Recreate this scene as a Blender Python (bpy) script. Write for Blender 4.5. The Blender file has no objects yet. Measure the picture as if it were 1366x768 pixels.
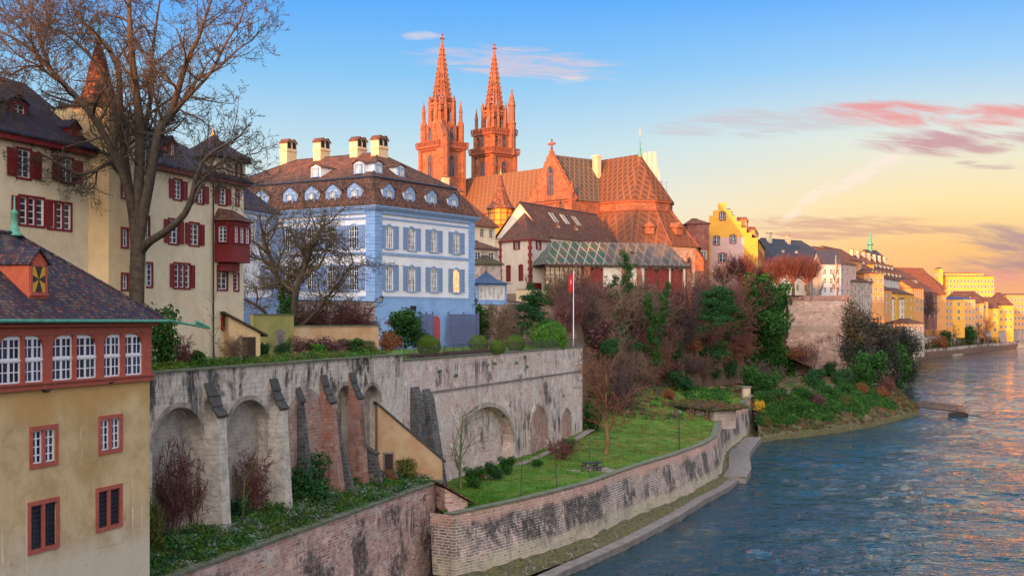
import bpy, math, random
import numpy as np
from mathutils import Vector, Matrix
R = math.radians
random.seed(7)
S = bpy.context.scene
COL = S.collection
# ---------------------------------------------------------------- camera, world, sun, exposure
F, HX, HY, CH = 1640.0, 683.0, 425.0, 20.0          # focal length in picture units, vanishing level, eye height above the river
cam = bpy.data.cameras.new('camera'); camo = bpy.data.objects.new('camera', cam); COL.objects.link(camo)
camo.location = (0, 0, CH); camo.rotation_euler = (R(90), 0, 0)
cam.sensor_width = 36; cam.lens = 36 * F / 1366; cam.shift_y = (HY - 384) / 1366
cam.clip_start = .5; cam.clip_end = 6000
S.camera = camo
S.view_settings.view_transform = 'Standard'; S.view_settings.look = 'None'
S.view_settings.exposure = 1.05; S.view_settings.gamma = 1; S.view_settings.use_curve_mapping = False
SUN_AZ, SUN_EL = R(27), R(4.6)                       # light travels toward (+x sin, +y cos), from behind left
sd = bpy.data.lights.new('sun', 'SUN'); so = bpy.data.objects.new('sun', sd); COL.objects.link(so)
sd.energy = 5.0; sd.angle = R(.6); sd.color = (1.0, .36, .075)
tr = Vector((math.sin(SUN_AZ) * math.cos(SUN_EL), math.cos(SUN_AZ) * math.cos(SUN_EL), -math.sin(SUN_EL)))
so.rotation_euler = tr.to_track_quat('-Z', 'Y').to_euler()
so.location = (-200, -300, 120)

class NT:
    def __init__(s, nt): s.nt = nt; s.n = nt.nodes; s.l = nt.links
    def new(s, t, **k):
        n = s.n.new(t)
        for a, b in k.items(): setattr(n, a, b)
        return n
    def put(s, sock, v):
        if v is None: return
        if isinstance(v, bpy.types.NodeSocket): s.l.new(v, sock)
        else:
            if isinstance(v, (tuple, list)) and len(v) == 3 and sock.type == 'RGBA': v = (*v, 1)
            sock.default_value = v
    def math(s, op, a, b=None, c=None, clamp=False):
        n = s.new('ShaderNodeMath', operation=op); n.use_clamp = clamp
        s.put(n.inputs[0], a); s.put(n.inputs[1], b); s.put(n.inputs[2], c); return n.outputs[0]
    def mix(s, f, a, b, bt='MIX'):
        n = s.new('ShaderNodeMix', data_type='RGBA', blend_type=bt); n.clamp_factor = True
        s.put(n.inputs[0], f); s.put(n.inputs[6], a); s.put(n.inputs[7], b); return n.outputs[2]
    def ramp(s, f, stops, interp='LINEAR'):
        n = s.new('ShaderNodeValToRGB'); cr = n.color_ramp; cr.interpolation = interp
        while len(cr.elements) < len(stops): cr.elements.new(.5)
        for e, (p, c) in zip(cr.elements, stops):
            e.position = p; e.color = (c, c, c, 1) if isinstance(c, (int, float)) else (*c, 1)
        s.put(n.inputs[0], f); return n.outputs[0]
    def noise(s, vec, scale, detail=4, rough=.55, dist=0, out=0):
        n = s.new('ShaderNodeTexNoise'); s.put(n.inputs['Vector'], vec)
        n.inputs['Scale'].default_value = scale; n.inputs['Detail'].default_value = detail
        n.inputs['Roughness'].default_value = rough; n.inputs['Distortion'].default_value = dist
        return n.outputs[out]
    def map(s, vec, scale=(1, 1, 1), loc=(0, 0, 0), rot=(0, 0, 0)):
        n = s.new('ShaderNodeMapping'); s.put(n.inputs[0], vec)
        n.inputs['Scale'].default_value = scale; n.inputs['Location'].default_value = loc; n.inputs['Rotation'].default_value = rot
        return n.outputs[0]
    def smooth(s, v, a, b):
        n = s.new('ShaderNodeMapRange', interpolation_type='SMOOTHSTEP'); s.put(n.inputs[0], v)
        n.inputs[1].default_value = a; n.inputs[2].default_value = b; return n.outputs[0]
    def sep(s, v): n = s.new('ShaderNodeSeparateXYZ'); s.put(n.inputs[0], v); return n.outputs
    def comb(s, x=0, y=0, z=0):
        n = s.new('ShaderNodeCombineXYZ'); s.put(n.inputs[0], x); s.put(n.inputs[1], y); s.put(n.inputs[2], z); return n.outputs[0]

# world: Nishita sky plus a dawn gradient and thin clouds, all by direction
W = bpy.data.worlds.new('World'); S.world = W; W.use_nodes = True
W.node_tree.nodes.clear(); w = NT(W.node_tree)
tc = w.new('ShaderNodeTexCoord').outputs['Generated']
x, y, z = w.sep(tc)
el = w.math('DIVIDE', z, w.math('POWER', w.math('ADD', w.math('MULTIPLY', x, x), w.math('MULTIPLY', y, y)), .5))
el = w.math('MAXIMUM', el, -.05)
e1 = w.math('MULTIPLY', el, 1.0, clamp=True)
blue = w.ramp(e1, [(0, (.95, .62, .40)), (.045, (.96, .70, .46)), (.09, (.80, .80, .74)), (.14, (.52, .72, .84)), (.20, (.22, .54, .90)), (.27, (.055, .36, .98)), (.36, (.045, .27, .72)), (.5, (.045, .20, .46)), (.70, (.06, .20, .42)), (1, (1.2, 1.3, 1.5))])
warm = w.ramp(e1, [(0, (.78, .34, .22)), (.025, (.92, .42, .20)), (.055, (1.0, .54, .20)), (.09, (1.0, .74, .38)), (.14, (.78, .80, .70)), (.20, (.32, .60, .92)), (.27, (.055, .36, .98)), (.36, (.045, .27, .72)), (.5, (.045, .20, .46)), (.70, (.06, .20, .42)), (1, (1.2, 1.3, 1.5))])
azr = w.math('ARCTAN2', x, y)                          # 0 straight ahead, + right
fw = w.smooth(azr, -.02, .36)
sky = w.mix(fw, blue, warm)
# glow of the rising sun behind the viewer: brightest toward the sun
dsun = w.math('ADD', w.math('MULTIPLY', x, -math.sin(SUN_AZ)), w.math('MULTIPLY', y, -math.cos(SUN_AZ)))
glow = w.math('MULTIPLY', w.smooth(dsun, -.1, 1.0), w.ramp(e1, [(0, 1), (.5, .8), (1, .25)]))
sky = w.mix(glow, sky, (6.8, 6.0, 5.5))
# clouds
ys = w.math('MAXIMUM', y, .05)
u = w.math('DIVIDE', x, ys); v = w.math('DIVIDE', z, ys)
uv = w.comb(u, w.math('MULTIPLY', v, 5.0), 0)
cn = w.noise(w.comb(u, w.math('ADD', w.math('MULTIPLY', v, 6.0), w.math('MULTIPLY', u, 1.0)), 0), 13.0, 10, .62, .5)
cn2 = w.noise(w.comb(u, w.math('ADD', w.math('MULTIPLY', v, 9.0), w.math('MULTIPLY', u, .6)), 3.3), 22.0, 10, .66, .6)
def blob(cx, cy, rx, ry, rot=0):
    a = w.math('SUBTRACT', u, (cx - HX) / F); b = w.math('SUBTRACT', v, (HY - cy) / F)
    c_, s_ = math.cos(rot), math.sin(rot)
    a2 = w.math('ADD', w.math('MULTIPLY', a, c_), w.math('MULTIPLY', b, s_)); b2 = w.math('SUBTRACT', w.math('MULTIPLY', b, c_), w.math('MULTIPLY', a, s_))
    d = w.math('ADD', w.math('POWER', w.math('ABSOLUTE', w.math('DIVIDE', a2, rx / F)), 2), w.math('POWER', w.math('ABSOLUTE', w.math('DIVIDE', b2, ry / F)), 2))
    return w.math('SUBTRACT', 1, d, clamp=False)
def cloud(sky, col, blobs, k=1.0, nz=None, thr=.3):
    nz = nz or cn
    m = None
    for b in blobs:
        bb = blob(*b); m = bb if m is None else w.math('MAXIMUM', m, bb)
    m = w.math('MAXIMUM', m, 0)
    f = w.math('MULTIPLY', w.smooth(w.math('ADD', w.math('MULTIPLY', w.math('SUBTRACT', nz, .5), 4.2), w.math('SUBTRACT', w.math('MULTIPLY', m, 1.1), thr)), -.1, 1.1), k)
    f = w.math('MULTIPLY', f, w.smooth(m, 0, .8))
    return w.mix(f, sky, col)
sky = cloud(sky, (.86, .56, .56), [(690, 84, 190, 30, -.08)], .55, cn2)
sky = cloud(sky, (.92, .72, .66), [(560, 48, 40, 8, 0), (760, 108, 40, 8, 0)], .5, cn2)
sky = cloud(sky, (.60, .50, .56), [(1020, 163, 170, 28, .03), (930, 172, 90, 14, 0)], .6, cn2)
sky = cloud(sky, (.84, .27, .27), [(1190, 152, 150, 26, 0), (1340, 156, 140, 24, 0)], .9, cn)
sky = cloud(sky, (.55, .22, .30), [(1270, 190, 190, 24, 0), (1400, 186, 140, 24, 0)], .85, cn)
sky = cloud(sky, (.50, .33, .38), [(1325, 222, 60, 6, 0), (1290, 217, 26, 4, 0)], .6, cn2)
sky = cloud(sky, (.62, .30, .25), [(1110, 298, 190, 14, 0), (1200, 306, 150, 10, 0), (1090, 314, 120, 10, 0)], .7, cn2)
sky = cloud(sky, (.33, .20, .30), [(1370, 322, 160, 36, 0), (1400, 350, 190, 32, 0)], .8, cn)
sky = cloud(sky, (.80, .30, .30), [(1340, 372, 150, 20, 0)], .6, cn2)
sky = cloud(sky, (1.0, .80, .72), [(1160, 228, 90, 14, .5), (1075, 270, 60, 10, .7)], .6, cn2, .1)
nish = w.new('ShaderNodeTexSky'); nish.sky_type = 'NISHITA'; nish.sun_disc = False
nish.sun_elevation = SUN_EL; nish.sun_rotation = math.atan2(-tr.x, -tr.y)
nb = w.new('ShaderNodeBackground'); nb.inputs[1].default_value = .012; w.put(nb.inputs[0], nish.outputs[0])
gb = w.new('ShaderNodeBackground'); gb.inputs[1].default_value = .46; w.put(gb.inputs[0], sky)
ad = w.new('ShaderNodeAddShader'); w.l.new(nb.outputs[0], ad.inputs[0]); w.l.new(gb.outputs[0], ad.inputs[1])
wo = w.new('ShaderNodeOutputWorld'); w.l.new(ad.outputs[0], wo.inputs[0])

# ---------------------------------------------------------------- helpers
def P(px, py, Y): return Vector(((px - HX) / F * Y, Y, CH + (HY - py) / F * Y))
def XZ(px, py, Y): v = P(px, py, Y); return v.x, v.z
def PZ(px, py, z): return P(px, py, F * (CH - z) / (py - HY))

class MB:
    def __init__(s): s.v = []; s.f = []; s.mi = []; s.m = 0
    def face(s, pts):
        i = len(s.v); s.v += [tuple(p) for p in pts]; s.f.append(tuple(range(i, i + len(pts)))); s.mi.append(s.m); return s
    def box(s, x0, x1, y0, y1, z0, z1):
        i = len(s.v)
        s.v += [(x0, y0, z0), (x1, y0, z0), (x1, y1, z0), (x0, y1, z0), (x0, y0, z1), (x1, y0, z1), (x1, y1, z1), (x0, y1, z1)]
        for q in ((0, 3, 2, 1), (4, 5, 6, 7), (0, 1, 5, 4), (1, 2, 6, 5), (2, 3, 7, 6), (3, 0, 4, 7)):
            s.f.append(tuple(i + k for k in q)); s.mi.append(s.m)
        return s
    def prism(s, pts, ext, cap=True):                 # pts: 3d polygon, ext: extrusion vector
        i = len(s.v); n = len(pts); e = Vector(ext)
        s.v += [tuple(p) for p in pts] + [tuple(Vector(p) + e) for p in pts]
        for k in range(n):
            k2 = (k + 1) % n; s.f.append((i + k, i + k2, i + n + k2, i + n + k)); s.mi.append(s.m)
        if cap:
            s.f.append(tuple(i + k for k in reversed(range(n)))); s.f.append(tuple(i + n + k for k in range(n))); s.mi += [s.m, s.m]
        return s
    def bar(s, p, q, r, r2=None, n=6, cap=True):
        p = Vector(p); q = Vector(q); d = (q - p)
        if d.length < 1e-6: return s
        d.normalize(); a = d.orthogonal().normalized(); b = d.cross(a); r2 = r if r2 is None else r2
        i = len(s.v)
        for c, rr in ((p, r), (q, r2)):
            for k in range(n):
                t = 2 * math.pi * k / n; s.v.append(tuple(c + (a * math.cos(t) + b * math.sin(t)) * rr))
        for k in range(n):
            k2 = (k + 1) % n; s.f.append((i + k, i + k2, i + n + k2, i + n + k)); s.mi.append(s.m)
        if cap:
            s.f.append(tuple(i + k for k in reversed(range(n)))); s.f.append(tuple(i + n + k for k in range(n))); s.mi += [s.m, s.m]
        return s
    def lathe(s, prof, n=8, c=(0, 0), a0=0):          # prof: [(r,z)...] around vertical axis
        i = len(s.v)
        for r, z in prof:
            for k in range(n):
                t = a0 + 2 * math.pi * k / n; s.v.append((c[0] + r * math.cos(t), c[1] + r * math.sin(t), z))
        for j in range(len(prof) - 1):
            for k in range(n):
                k2 = (k + 1) % n; s.f.append((i + j * n + k, i + j * n + k2, i + (j + 1) * n + k2, i + (j + 1) * n + k)); s.mi.append(s.m)
        s.f.append(tuple(i + k for k in reversed(range(n)))); s.f.append(tuple(i + (len(prof) - 1) * n + k for k in range(n))); s.mi += [s.m, s.m]
        return s
    def mesh(s, name, mats):
        me = bpy.data.meshes.new(name); me.from_pydata(s.v, [], s.f)
        for m in (mats if isinstance(mats, (list, tuple)) else [mats]): me.materials.append(m)
        if any(s.mi): me.polygons.foreach_set('material_index', s.mi)
        me.update(); return me
    def build(s, name, mats, parent=None, M=None, smooth=False):
        me = s.mesh(name, mats)
        if smooth: me.polygons.foreach_set('use_smooth', [True] * len(me.polygons))
        return link(name, me, parent, M)
def link(name, me, parent=None, M=None):
    o = bpy.data.objects.new(name, me); COL.objects.link(o)
    if parent is not None: o.parent = parent
    if M is not None: o.matrix_basis = M
    return o
def tag(o, label=None, cat=None, group=None, kind=None):
    if label: o['label'] = label
    if cat: o['category'] = cat
    if group: o['group'] = group
    if kind or cat: o['kind'] = kind or 'thing'
    return o
def empty(name, loc, rz, label, cat, group=None):
    o = bpy.data.objects.new(name, None); COL.objects.link(o); o.empty_display_size = .3
    o.location = loc; o.rotation_euler = (0, 0, rz); return tag(o, label, cat, group)
def T(x, y, z, rz=0): return Matrix.Translation((x, y, z)) @ Matrix.Rotation(rz, 4, 'Z')
def np_mesh(name, V, Q, mats, mi=None, smooth=False):
    V = np.asarray(V, dtype=np.float32); Q = np.asarray(Q, dtype=np.int32); k = Q.shape[1]
    me = bpy.data.meshes.new(name); me.vertices.add(len(V)); me.vertices.foreach_set('co', V.ravel())
    me.loops.add(Q.size); me.loops.foreach_set('vertex_index', Q.ravel())
    me.polygons.add(len(Q)); me.polygons.foreach_set('loop_start', np.arange(0, Q.size, k, dtype=np.int32))
    me.polygons.foreach_set('loop_total', np.full(len(Q), k, dtype=np.int32))
    for m in (mats if isinstance(mats, (list, tuple)) else [mats]): me.materials.append(m)
    if mi is not None: me.polygons.foreach_set('material_index', np.asarray(mi, dtype=np.int32))
    if smooth: me.polygons.foreach_set('use_smooth', np.ones(len(Q), dtype=bool))
    me.update(calc_edges=True); me.validate(); return me
# ---------------------------------------------------------------- materials (procedural, in each object's own coordinates)
MATS = {}
def newmat(name):
    m = bpy.data.materials.new(name); m.use_nodes = True; m.node_tree.nodes.clear()
    t = NT(m.node_tree); b = t.new('ShaderNodeBsdfPrincipled'); o = t.new('ShaderNodeOutputMaterial'); t.l.new(b.outputs[0], o.inputs[0])
    t.b = b; t.o = o; MATS[name] = m; return m, t
def fin(t, col, rough=.9, bump=None, bs=.3, bd=.05, spec=.3):
    t.put(t.b.inputs['Base Color'], col); t.put(t.b.inputs['Roughness'], rough); t.b.inputs['Specular IOR Level'].default_value = spec
    if bump is not None:
        n = t.new('ShaderNodeBump'); n.inputs['Strength'].default_value = bs; n.inputs['Distance'].default_value = bd
        t.put(n.inputs['Height'], bump); t.l.new(n.outputs[0], t.b.inputs['Normal'])
def coords(t):
    c = t.new('ShaderNodeTexCoord'); return c.outputs['Object'], c.outputs['Normal']
def wuv(t):                                            # (along the face, height) whichever way the face looks
    o, n = coords(t); x, y, z = t.sep(o); nx, ny, nz = t.sep(n)
    f = t.math('GREATER_THAN', t.math('ABSOLUTE', nx), t.math('ABSOLUTE', ny))
    u = t.math('ADD', t.math('MULTIPLY', x, t.math('SUBTRACT', 1, f)), t.math('MULTIPLY', y, f))
    return u, z, o
def plain(name, c, c2=None, rough=.7, scale=3, amt=1.0, spec=.3):
    m, t = newmat(name); o, _ = coords(t)
    if c2 is None: c2 = tuple(k * .75 for k in c)
    n = t.noise(o, scale, 5, .6); fin(t, t.mix(t.ramp(n, [(.35, 0), (.7, amt)]), c, c2), rough, n, .15, .02, spec); return m
def stucco(name, c, c2, stain=(.1, .09, .08), drip=None, st=.35, streak=.5, base=None, base_h=0, top=None, top_z=0, rough=.95):
    m, t = newmat(name); u, v, o = wuv(t)
    big = t.noise(o, .35, 6, .6, .3); fine = t.noise(o, 6, 4, .6)
    col = t.mix(t.smooth(big, .35, .68), c, c2)
    col = t.mix(t.math('MULTIPLY', t.smooth(t.noise(t.map(o, loc=(5, 1, 3)), .9, 9, .75, .4), .48, .62), .3), col, tuple(k * .72 for k in c2))
    col = t.mix(t.math('MULTIPLY', t.smooth(t.noise(o, 1.7, 6, .65), .5, .75), .35), col, tuple(min(1, k * 1.25) for k in c))
    if base is not None:
        hb = t.math('SUBTRACT', base_h, t.math('ADD', v, t.math('MULTIPLY', t.math('SUBTRACT', big, .5), 5)))
        col = t.mix(t.math('MULTIPLY', t.smooth(hb, 0, 2.2), .8), col, base)
    if top is not None:
        ht = t.math('SUBTRACT', t.math('ADD', v, t.math('MULTIPLY', t.math('SUBTRACT', big, .5), 3)), top_z)
        col = t.mix(t.math('MULTIPLY', t.smooth(ht, 0, 1.2), .8), col, top)
    stv = t.noise(t.comb(t.math('MULTIPLY', u, 2.2), t.math('MULTIPLY', v, .12), 0), 1.0, 5, .65, .2)
    sm = t.math('MULTIPLY', t.smooth(stv, .56, .74), t.smooth(t.noise(o, .3, 3), .4, .65))
    if drip:
        dn = t.noise(t.comb(t.math('MULTIPLY', u, 3.2), t.math('MULTIPLY', v, .14), 6), 1.0, 3, .5, .1)
        col = t.mix(t.math('MULTIPLY', t.math('MULTIPLY', t.smooth(dn, .64, .68), t.smooth(t.noise(o, .5, 2), .48, .56)), .7), col, drip)
    col = t.mix(t.math('MULTIPLY', sm, streak), col, stain)
    col = t.mix(t.math('MULTIPLY', t.smooth(t.noise(o, .8, 7, .7, .6), .58, .8), st), col, stain)
    crk = t.new('ShaderNodeTexVoronoi', feature='DISTANCE_TO_EDGE'); t.put(crk.inputs['Vector'], t.mix(.12, o, t.noise(o, 1.5, 4, .6, 0, 1))); crk.inputs['Scale'].default_value = .45
    col = t.mix(t.math('MULTIPLY', t.math('MULTIPLY', t.math('SUBTRACT', 1, t.smooth(crk.outputs[0], 0, .012)), t.smooth(big, .5, .6)), .35), col, stain)
    col = t.mix(t.math('MULTIPLY', fine, .25), col, tuple(k * .75 for k in c))
    fin(t, col, rough, t.math('ADD', fine, big), .35, .03); return m
def masonry(name, cols, mortar, bw=.55, bh=.26, ms=.03, blotch=(.5, .42, .38), bl=.4, black=.5, blk_z=None, bumpd=.04, plaster=None, pl=0., soot=(.035, .033, .034), pth=.55, scale=1.0, bands=None):
    m, t = newmat(name); u, v, o = wuv(t)
    wob = t.math('MULTIPLY', t.math('SUBTRACT', t.noise(o, 1.4, 3), .5), .10)
    vec = t.comb(t.math('ADD', u, wob), t.math('ADD', v, wob), 0)
    b = t.new('ShaderNodeTexBrick'); t.put(b.inputs['Vector'], vec); b.inputs['Scale'].default_value = scale
    b.inputs['Color1'].default_value = (0, 0, 0, 1); b.inputs['Color2'].default_value = (1, 1, 1, 1); b.inputs['Mortar'].default_value = (.5, .5, .5, 1)
    b.inputs['Mortar Size'].default_value = ms; b.inputs['Mortar Smooth'].default_value = .4; b.inputs['Bias'].default_value = 0
    b.inputs['Brick Width'].default_value = bw; b.inputs['Row Height'].default_value = bh; b.offset = .5; b.squash = 1.3; b.squash_frequency = 3
    rnd = b.outputs[0]
    k = len(cols); stops = [((i + .5) / k, c) for i, c in enumerate(cols)]
    col = t.ramp(t.math('ADD', t.math('MULTIPLY', rnd, .8), t.math('MULTIPLY', t.noise(o, .45, 4), .25), clamp=True), stops)
    fine = t.noise(o, 7, 5, .65)
    col = t.mix(t.math('MULTIPLY', fine, .45), col, tuple(x * .6 for x in blotch))
    col = t.mix(t.math('MULTIPLY', b.outputs[1], .85), col, mortar)
    big = t.noise(o, .28, 6, .62, .4)
    col = t.mix(t.math('MULTIPLY', t.smooth(big, .42, .56), bl), col, blotch)
    big2 = t.noise(t.map(o, loc=(9, 2, 4)), .5, 8, .7, .4); col = t.mix(t.math('MULTIPLY', t.smooth(big2, .54, .66), .55), col, tuple(x * .5 for x in cols[0]))
    pale = t.smooth(t.noise(t.map(o, loc=(4, 8, 1)), .7, 8, .72, .5), .54, .64); col = t.mix(t.math('MULTIPLY', pale, .7), col, tuple(min(1, x * 1.5 + .03) for x in blotch))
    if plaster is not None:
        pm = t.smooth(t.noise(t.map(o, loc=(7, 3, 5)), .3, 8, .68, .5), .5 - pl * .3, .56 - pl * .3)
        col = t.mix(t.math('MULTIPLY', pm, .85), col, t.mix(t.smooth(t.noise(o, 1.5, 6, .7), .35, .7), plaster, tuple(x * .62 for x in plaster)))
    # soot and algae running down in streaks
    stv = t.noise(t.comb(t.math('MULTIPLY', u, .62), t.math('MULTIPLY', v, .07), 2), 1.0, 10, .78, .08)
    area = t.smooth(t.noise(t.map(o, loc=(1, 9, 2), scale=(.09, .09, .2)), 1.0, 5, .65, .4), .44, .58)
    sm = t.math('MULTIPLY', t.smooth(stv, .50, .60), area)
    patch = t.noise(t.comb(t.math('MULTIPLY', u, .22), t.math('MULTIPLY', v, .15), 5), 1.0, 9, .74, .15)
    sm = t.math('MAXIMUM', sm, t.math('MULTIPLY', t.smooth(patch, pth, pth + .07), t.ramp(t.noise(o, 2.2, 7, .75), [(.36, .45), (.58, 1)])))
    if blk_z is not None:
        z0, z1 = blk_z
        if z0 > 13: sm = t.math('MAXIMUM', sm, t.smooth(t.noise(t.comb(t.math('MULTIPLY', u, .25), t.math('MULTIPLY', v, .10), 8), 1.0, 10, .76, .1), .48, .56))
        sm = t.math('MULTIPLY', sm, t.smooth(v, z0 - 1.2, z0 + 1.0)); sm = t.math('MULTIPLY', sm, t.math('SUBTRACT', 1, t.smooth(v, z1 - .4, z1 + .4)))
    col = t.mix(t.math('MULTIPLY', t.smooth(t.noise(t.map(o, loc=(3, 3, 9)), 1.1, 9, .75, .6), .50, .62), .35), col, tuple(x * .45 for x in blotch))
    col = t.mix(t.math('MULTIPLY', sm, black), col, soot)
    if bands is not None:                              # (z0, z1, colour, amount)
        for z0, z1, c, a in bands:
            vv = t.math('ADD', v, t.math('MULTIPLY', t.math('SUBTRACT', big, .5), 1.6))
            f = t.math('MULTIPLY', t.smooth(vv, z0, z0 + .5), t.math('SUBTRACT', 1, t.smooth(vv, z1, z1 + .5)))
            f = t.math('MULTIPLY', f, t.smooth(t.noise(o, 1.3, 6, .7), .3, .6))
            col = t.mix(t.math('MULTIPLY', f, a), col, c)
    h = t.math('ADD', t.math('MULTIPLY', t.math('SUBTRACT', 1, b.outputs[1]), 1.0), t.math('MULTIPLY', fine, .8))
    fin(t, col, .95, h, .8, bumpd); return m
def tiles(name, cols, bw=.18, bh=.17, ms=.012, moss=None, mossamt=.3, patch=.25, bumpd=.03, dark=(.01, .01, .012)):
    m, t = newmat(name); u, v, o = wuv(t)
    wob = t.math('MULTIPLY', t.math('SUBTRACT', t.noise(o, .8, 3), .5), .16)
    b = t.new('ShaderNodeTexBrick'); t.put(b.inputs['Vector'], t.comb(u, t.math('ADD', v, wob), 0)); b.inputs['Scale'].default_value = 1
    b.inputs['Color1'].default_value = (0, 0, 0, 1); b.inputs['Color2'].default_value = (1, 1, 1, 1); b.inputs['Mortar'].default_value = (.5, .5, .5, 1)
    b.inputs['Mortar Size'].default_value = ms; b.inputs['Mortar Smooth'].default_value = .3; b.inputs['Bias'].default_value = 0
    b.inputs['Brick Width'].default_value = bw; b.inputs['Row Height'].default_value = bh
    big = t.noise(o, .35, 5, .6, .5)
    r = t.math('ADD', t.math('MULTIPLY', t.math('SUBTRACT', b.outputs[0], .5), .95), t.math('ADD', .5, t.math('MULTIPLY', t.math('SUBTRACT', big, .5), patch * 4)), clamp=True)
    k = len(cols); col = t.ramp(r, [((i + .5) / k, c) for i, c in enumerate(cols)])
    if moss is not None:
        mm = t.math('MULTIPLY', t.smooth(t.noise(o, 1.1, 7, .75, .4), .52, .66), mossamt); col = t.mix(mm, col, moss)
    col = t.mix(t.math('MULTIPLY', b.outputs[1], .8), col, dark)
    saw = t.math('FRACT', t.math('DIVIDE', t.math('ADD', v, wob), bh))
    h = t.math('ADD', t.math('SUBTRACT', 1, saw), t.math('ADD', t.math('MULTIPLY', t.math('SUBTRACT', 1, b.outputs[1]), .5), t.math('MULTIPLY', b.outputs[0], .5)))
    fin(t, col, .85, h, .9, bumpd); return m
def diamonds(name, base, line, core, line2, pw=1.9, ph=2.3, mud=None, mudamt=.0):
    m, t = newmat(name); u, v, o = wuv(t)
    a = t.math('DIVIDE', u, pw); c = t.math('DIVIDE', v, ph)
    p = t.math('ABSOLUTE', t.math('SUBTRACT', t.math('FRACT', t.math('ADD', a, c)), .5)); q = t.math('ABSOLUTE', t.math('SUBTRACT', t.math('FRACT', t.math('SUBTRACT', a, c)), .5))
    d = t.math('MAXIMUM', p, q)                        # .5 on the lattice, 0 in the middle of a lozenge
    tile = t.noise(o, 9, 2); base_c = t.mix(t.smooth(tile, .35, .65), base, tuple(x * .6 for x in base))
    col = t.ramp(d, [(0, core), (.14, core), (.16, base), (.24, base), (.26, line2), (.31, line2), (.33, base), (.41, base), (.43, line), (.5, line)], 'LINEAR')
    col = t.mix(t.math('MULTIPLY', t.smooth(tile, .45, .7), .45), col, tuple(x * .5 for x in base))
    col = t.mix(t.math('MULTIPLY', t.noise(o, .5, 6, .7), .4), col, tuple(x * .5 for x in base))
    if mud is not None: col = t.mix(t.math('MULTIPLY', t.smooth(t.noise(o, .22, 5, .65), .4, .62), mudamt), col, mud)
    saw = t.math('FRACT', t.math('DIVIDE', v, .25))
    fin(t, col, .8, t.math('ADD', saw, tile), .5, .03); return m
def leafy(name, cols, sc=.7):
    m, t = newmat(name); o, _ = coords(t)
    g = t.new('ShaderNodeNewGeometry')
    r = t.math('ADD', t.math('MULTIPLY', g.outputs['Random Per Island'], .55), t.math('MULTIPLY', t.noise(o, sc, 4), .5), clamp=True)
    k = len(cols); col = t.ramp(r, [((i + .5) / k, c) for i, c in enumerate(cols)])
    fin(t, col, .7, None, spec=.25)
    tl = t.new('ShaderNodeBsdfTranslucent'); t.put(tl.inputs[0], col)
    mx = t.new('ShaderNodeMixShader'); mx.inputs[0].default_value = .25; t.l.new(t.b.outputs[0], mx.inputs[1]); t.l.new(tl.outputs[0], mx.inputs[2]); t.l.new(mx.outputs[0], t.o.inputs[0])
    return m
def ground(name, cols, sc=.6, sc2=9, bd=.12):
    m, t = newmat(name); o, _ = coords(t)
    r = t.math('ADD', t.math('MULTIPLY', t.noise(o, sc, 6, .6, .3), .6), t.math('MULTIPLY', t.noise(o, sc2, 5, .7), .4))
    k = len(cols); col = t.ramp(r, [(.3 + .4 * (i + .5) / k, c) for i, c in enumerate(cols)])
    fin(t, col, .95, t.noise(o, sc2, 6, .75), .9, bd); return m

M = {}
SAND = (.42, .30, .17)
M['ochre'] = stucco('ochre_plaster', (.64, .46, .24), (.44, .28, .12), stain=(.24, .16, .09), drip=(.80, .72, .58), st=.7, streak=.5, base=(.64, .56, .45), base_h=12.0, top=(.52, .29, .09), top_z=15.6)
M['cream'] = stucco('cream_plaster', (.76, .63, .43), (.66, .52, .34), stain=(.30, .23, .17), st=.18, streak=.3)
M['cream_tower'] = stucco('ochre_cream_plaster', (.72, .53, .29), (.62, .43, .22), stain=(.25, .18, .12), st=.2, streak=.3)
M['white'] = stucco('white_plaster', (.74, .74, .76), (.66, .66, .70), stain=(.36, .36, .38), st=.25, streak=.35)
M['blue'] = stucco('blue_paint', (.25, .41, .68), (.20, .34, .60), stain=(.13, .19, .32), st=.3, streak=.4)
M['blue_trim'] = plain('grey_blue_trim', (.25, .35, .54), (.20, .29, .47))
M['shutter_blue'] = plain('grey_blue_shutter', (.21, .29, .46), (.17, .24, .40))
M['red'] = plain('ox_blood_red_paint', (.22, .018, .022), (.14, .012, .016), .5)
M['red2'] = plain('faded_red_timber', (.42, .10, .065), (.32, .07, .045), .6)
M['sandred'] = masonry('red_sandstone', [(.25, .075, .035), (.36, .125, .05), (.30, .095, .04), (.19, .062, .035), (.38, .15, .07)], (.20, .085, .05), .9, .42, .025, blotch=(.26, .10, .06), bl=.45, black=.6)
M['sandtrim'] = plain('red_sandstone_trim', (.26, .08, .045), (.15, .05, .03), .9)
M['redframe'] = plain('red_stone_frame', (.44, .11, .08), (.32, .075, .055), .8)
M['whitepaint'] = plain('white_paint', (.78, .78, .80), (.7, .7, .72), .4)
M['creamtrim'] = plain('cream_trim', (.58, .46, .29), (.48, .37, .23), .8)
M['dark'] = plain('dark_interior', (.012, .012, .014), (.02, .018, .016), .8)
M['iron'] = plain('dark_iron', (.02, .022, .025), (.04, .03, .03), .5)
M['copper'] = plain('green_copper', (.10, .32, .22), (.06, .20, .15), .6)
M['gold'] = plain('gilded_copper', (.6, .38, .08), (.45, .28, .06), .35)
M['wood'] = plain('brown_wood', (.13, .06, .03), (.07, .035, .02), .7)
M['wooddk'] = plain('dark_wood', (.035, .02, .014), (.06, .03, .02), .7)
M['stone'] = masonry('pale_stone', [(.38, .31, .25), (.46, .37, .29), (.33, .26, .22), (.42, .28, .22)], (.26, .22, .19), .8, .35, .03)
M['concrete'] = plain('weathered_concrete', (.24, .21, .19), (.14, .12, .11), .9, 1.2)
M['coping'] = plain('mossy_coping_stone', (.17, .17, .13), (.07, .09, .04), .95, 1.5)
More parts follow.
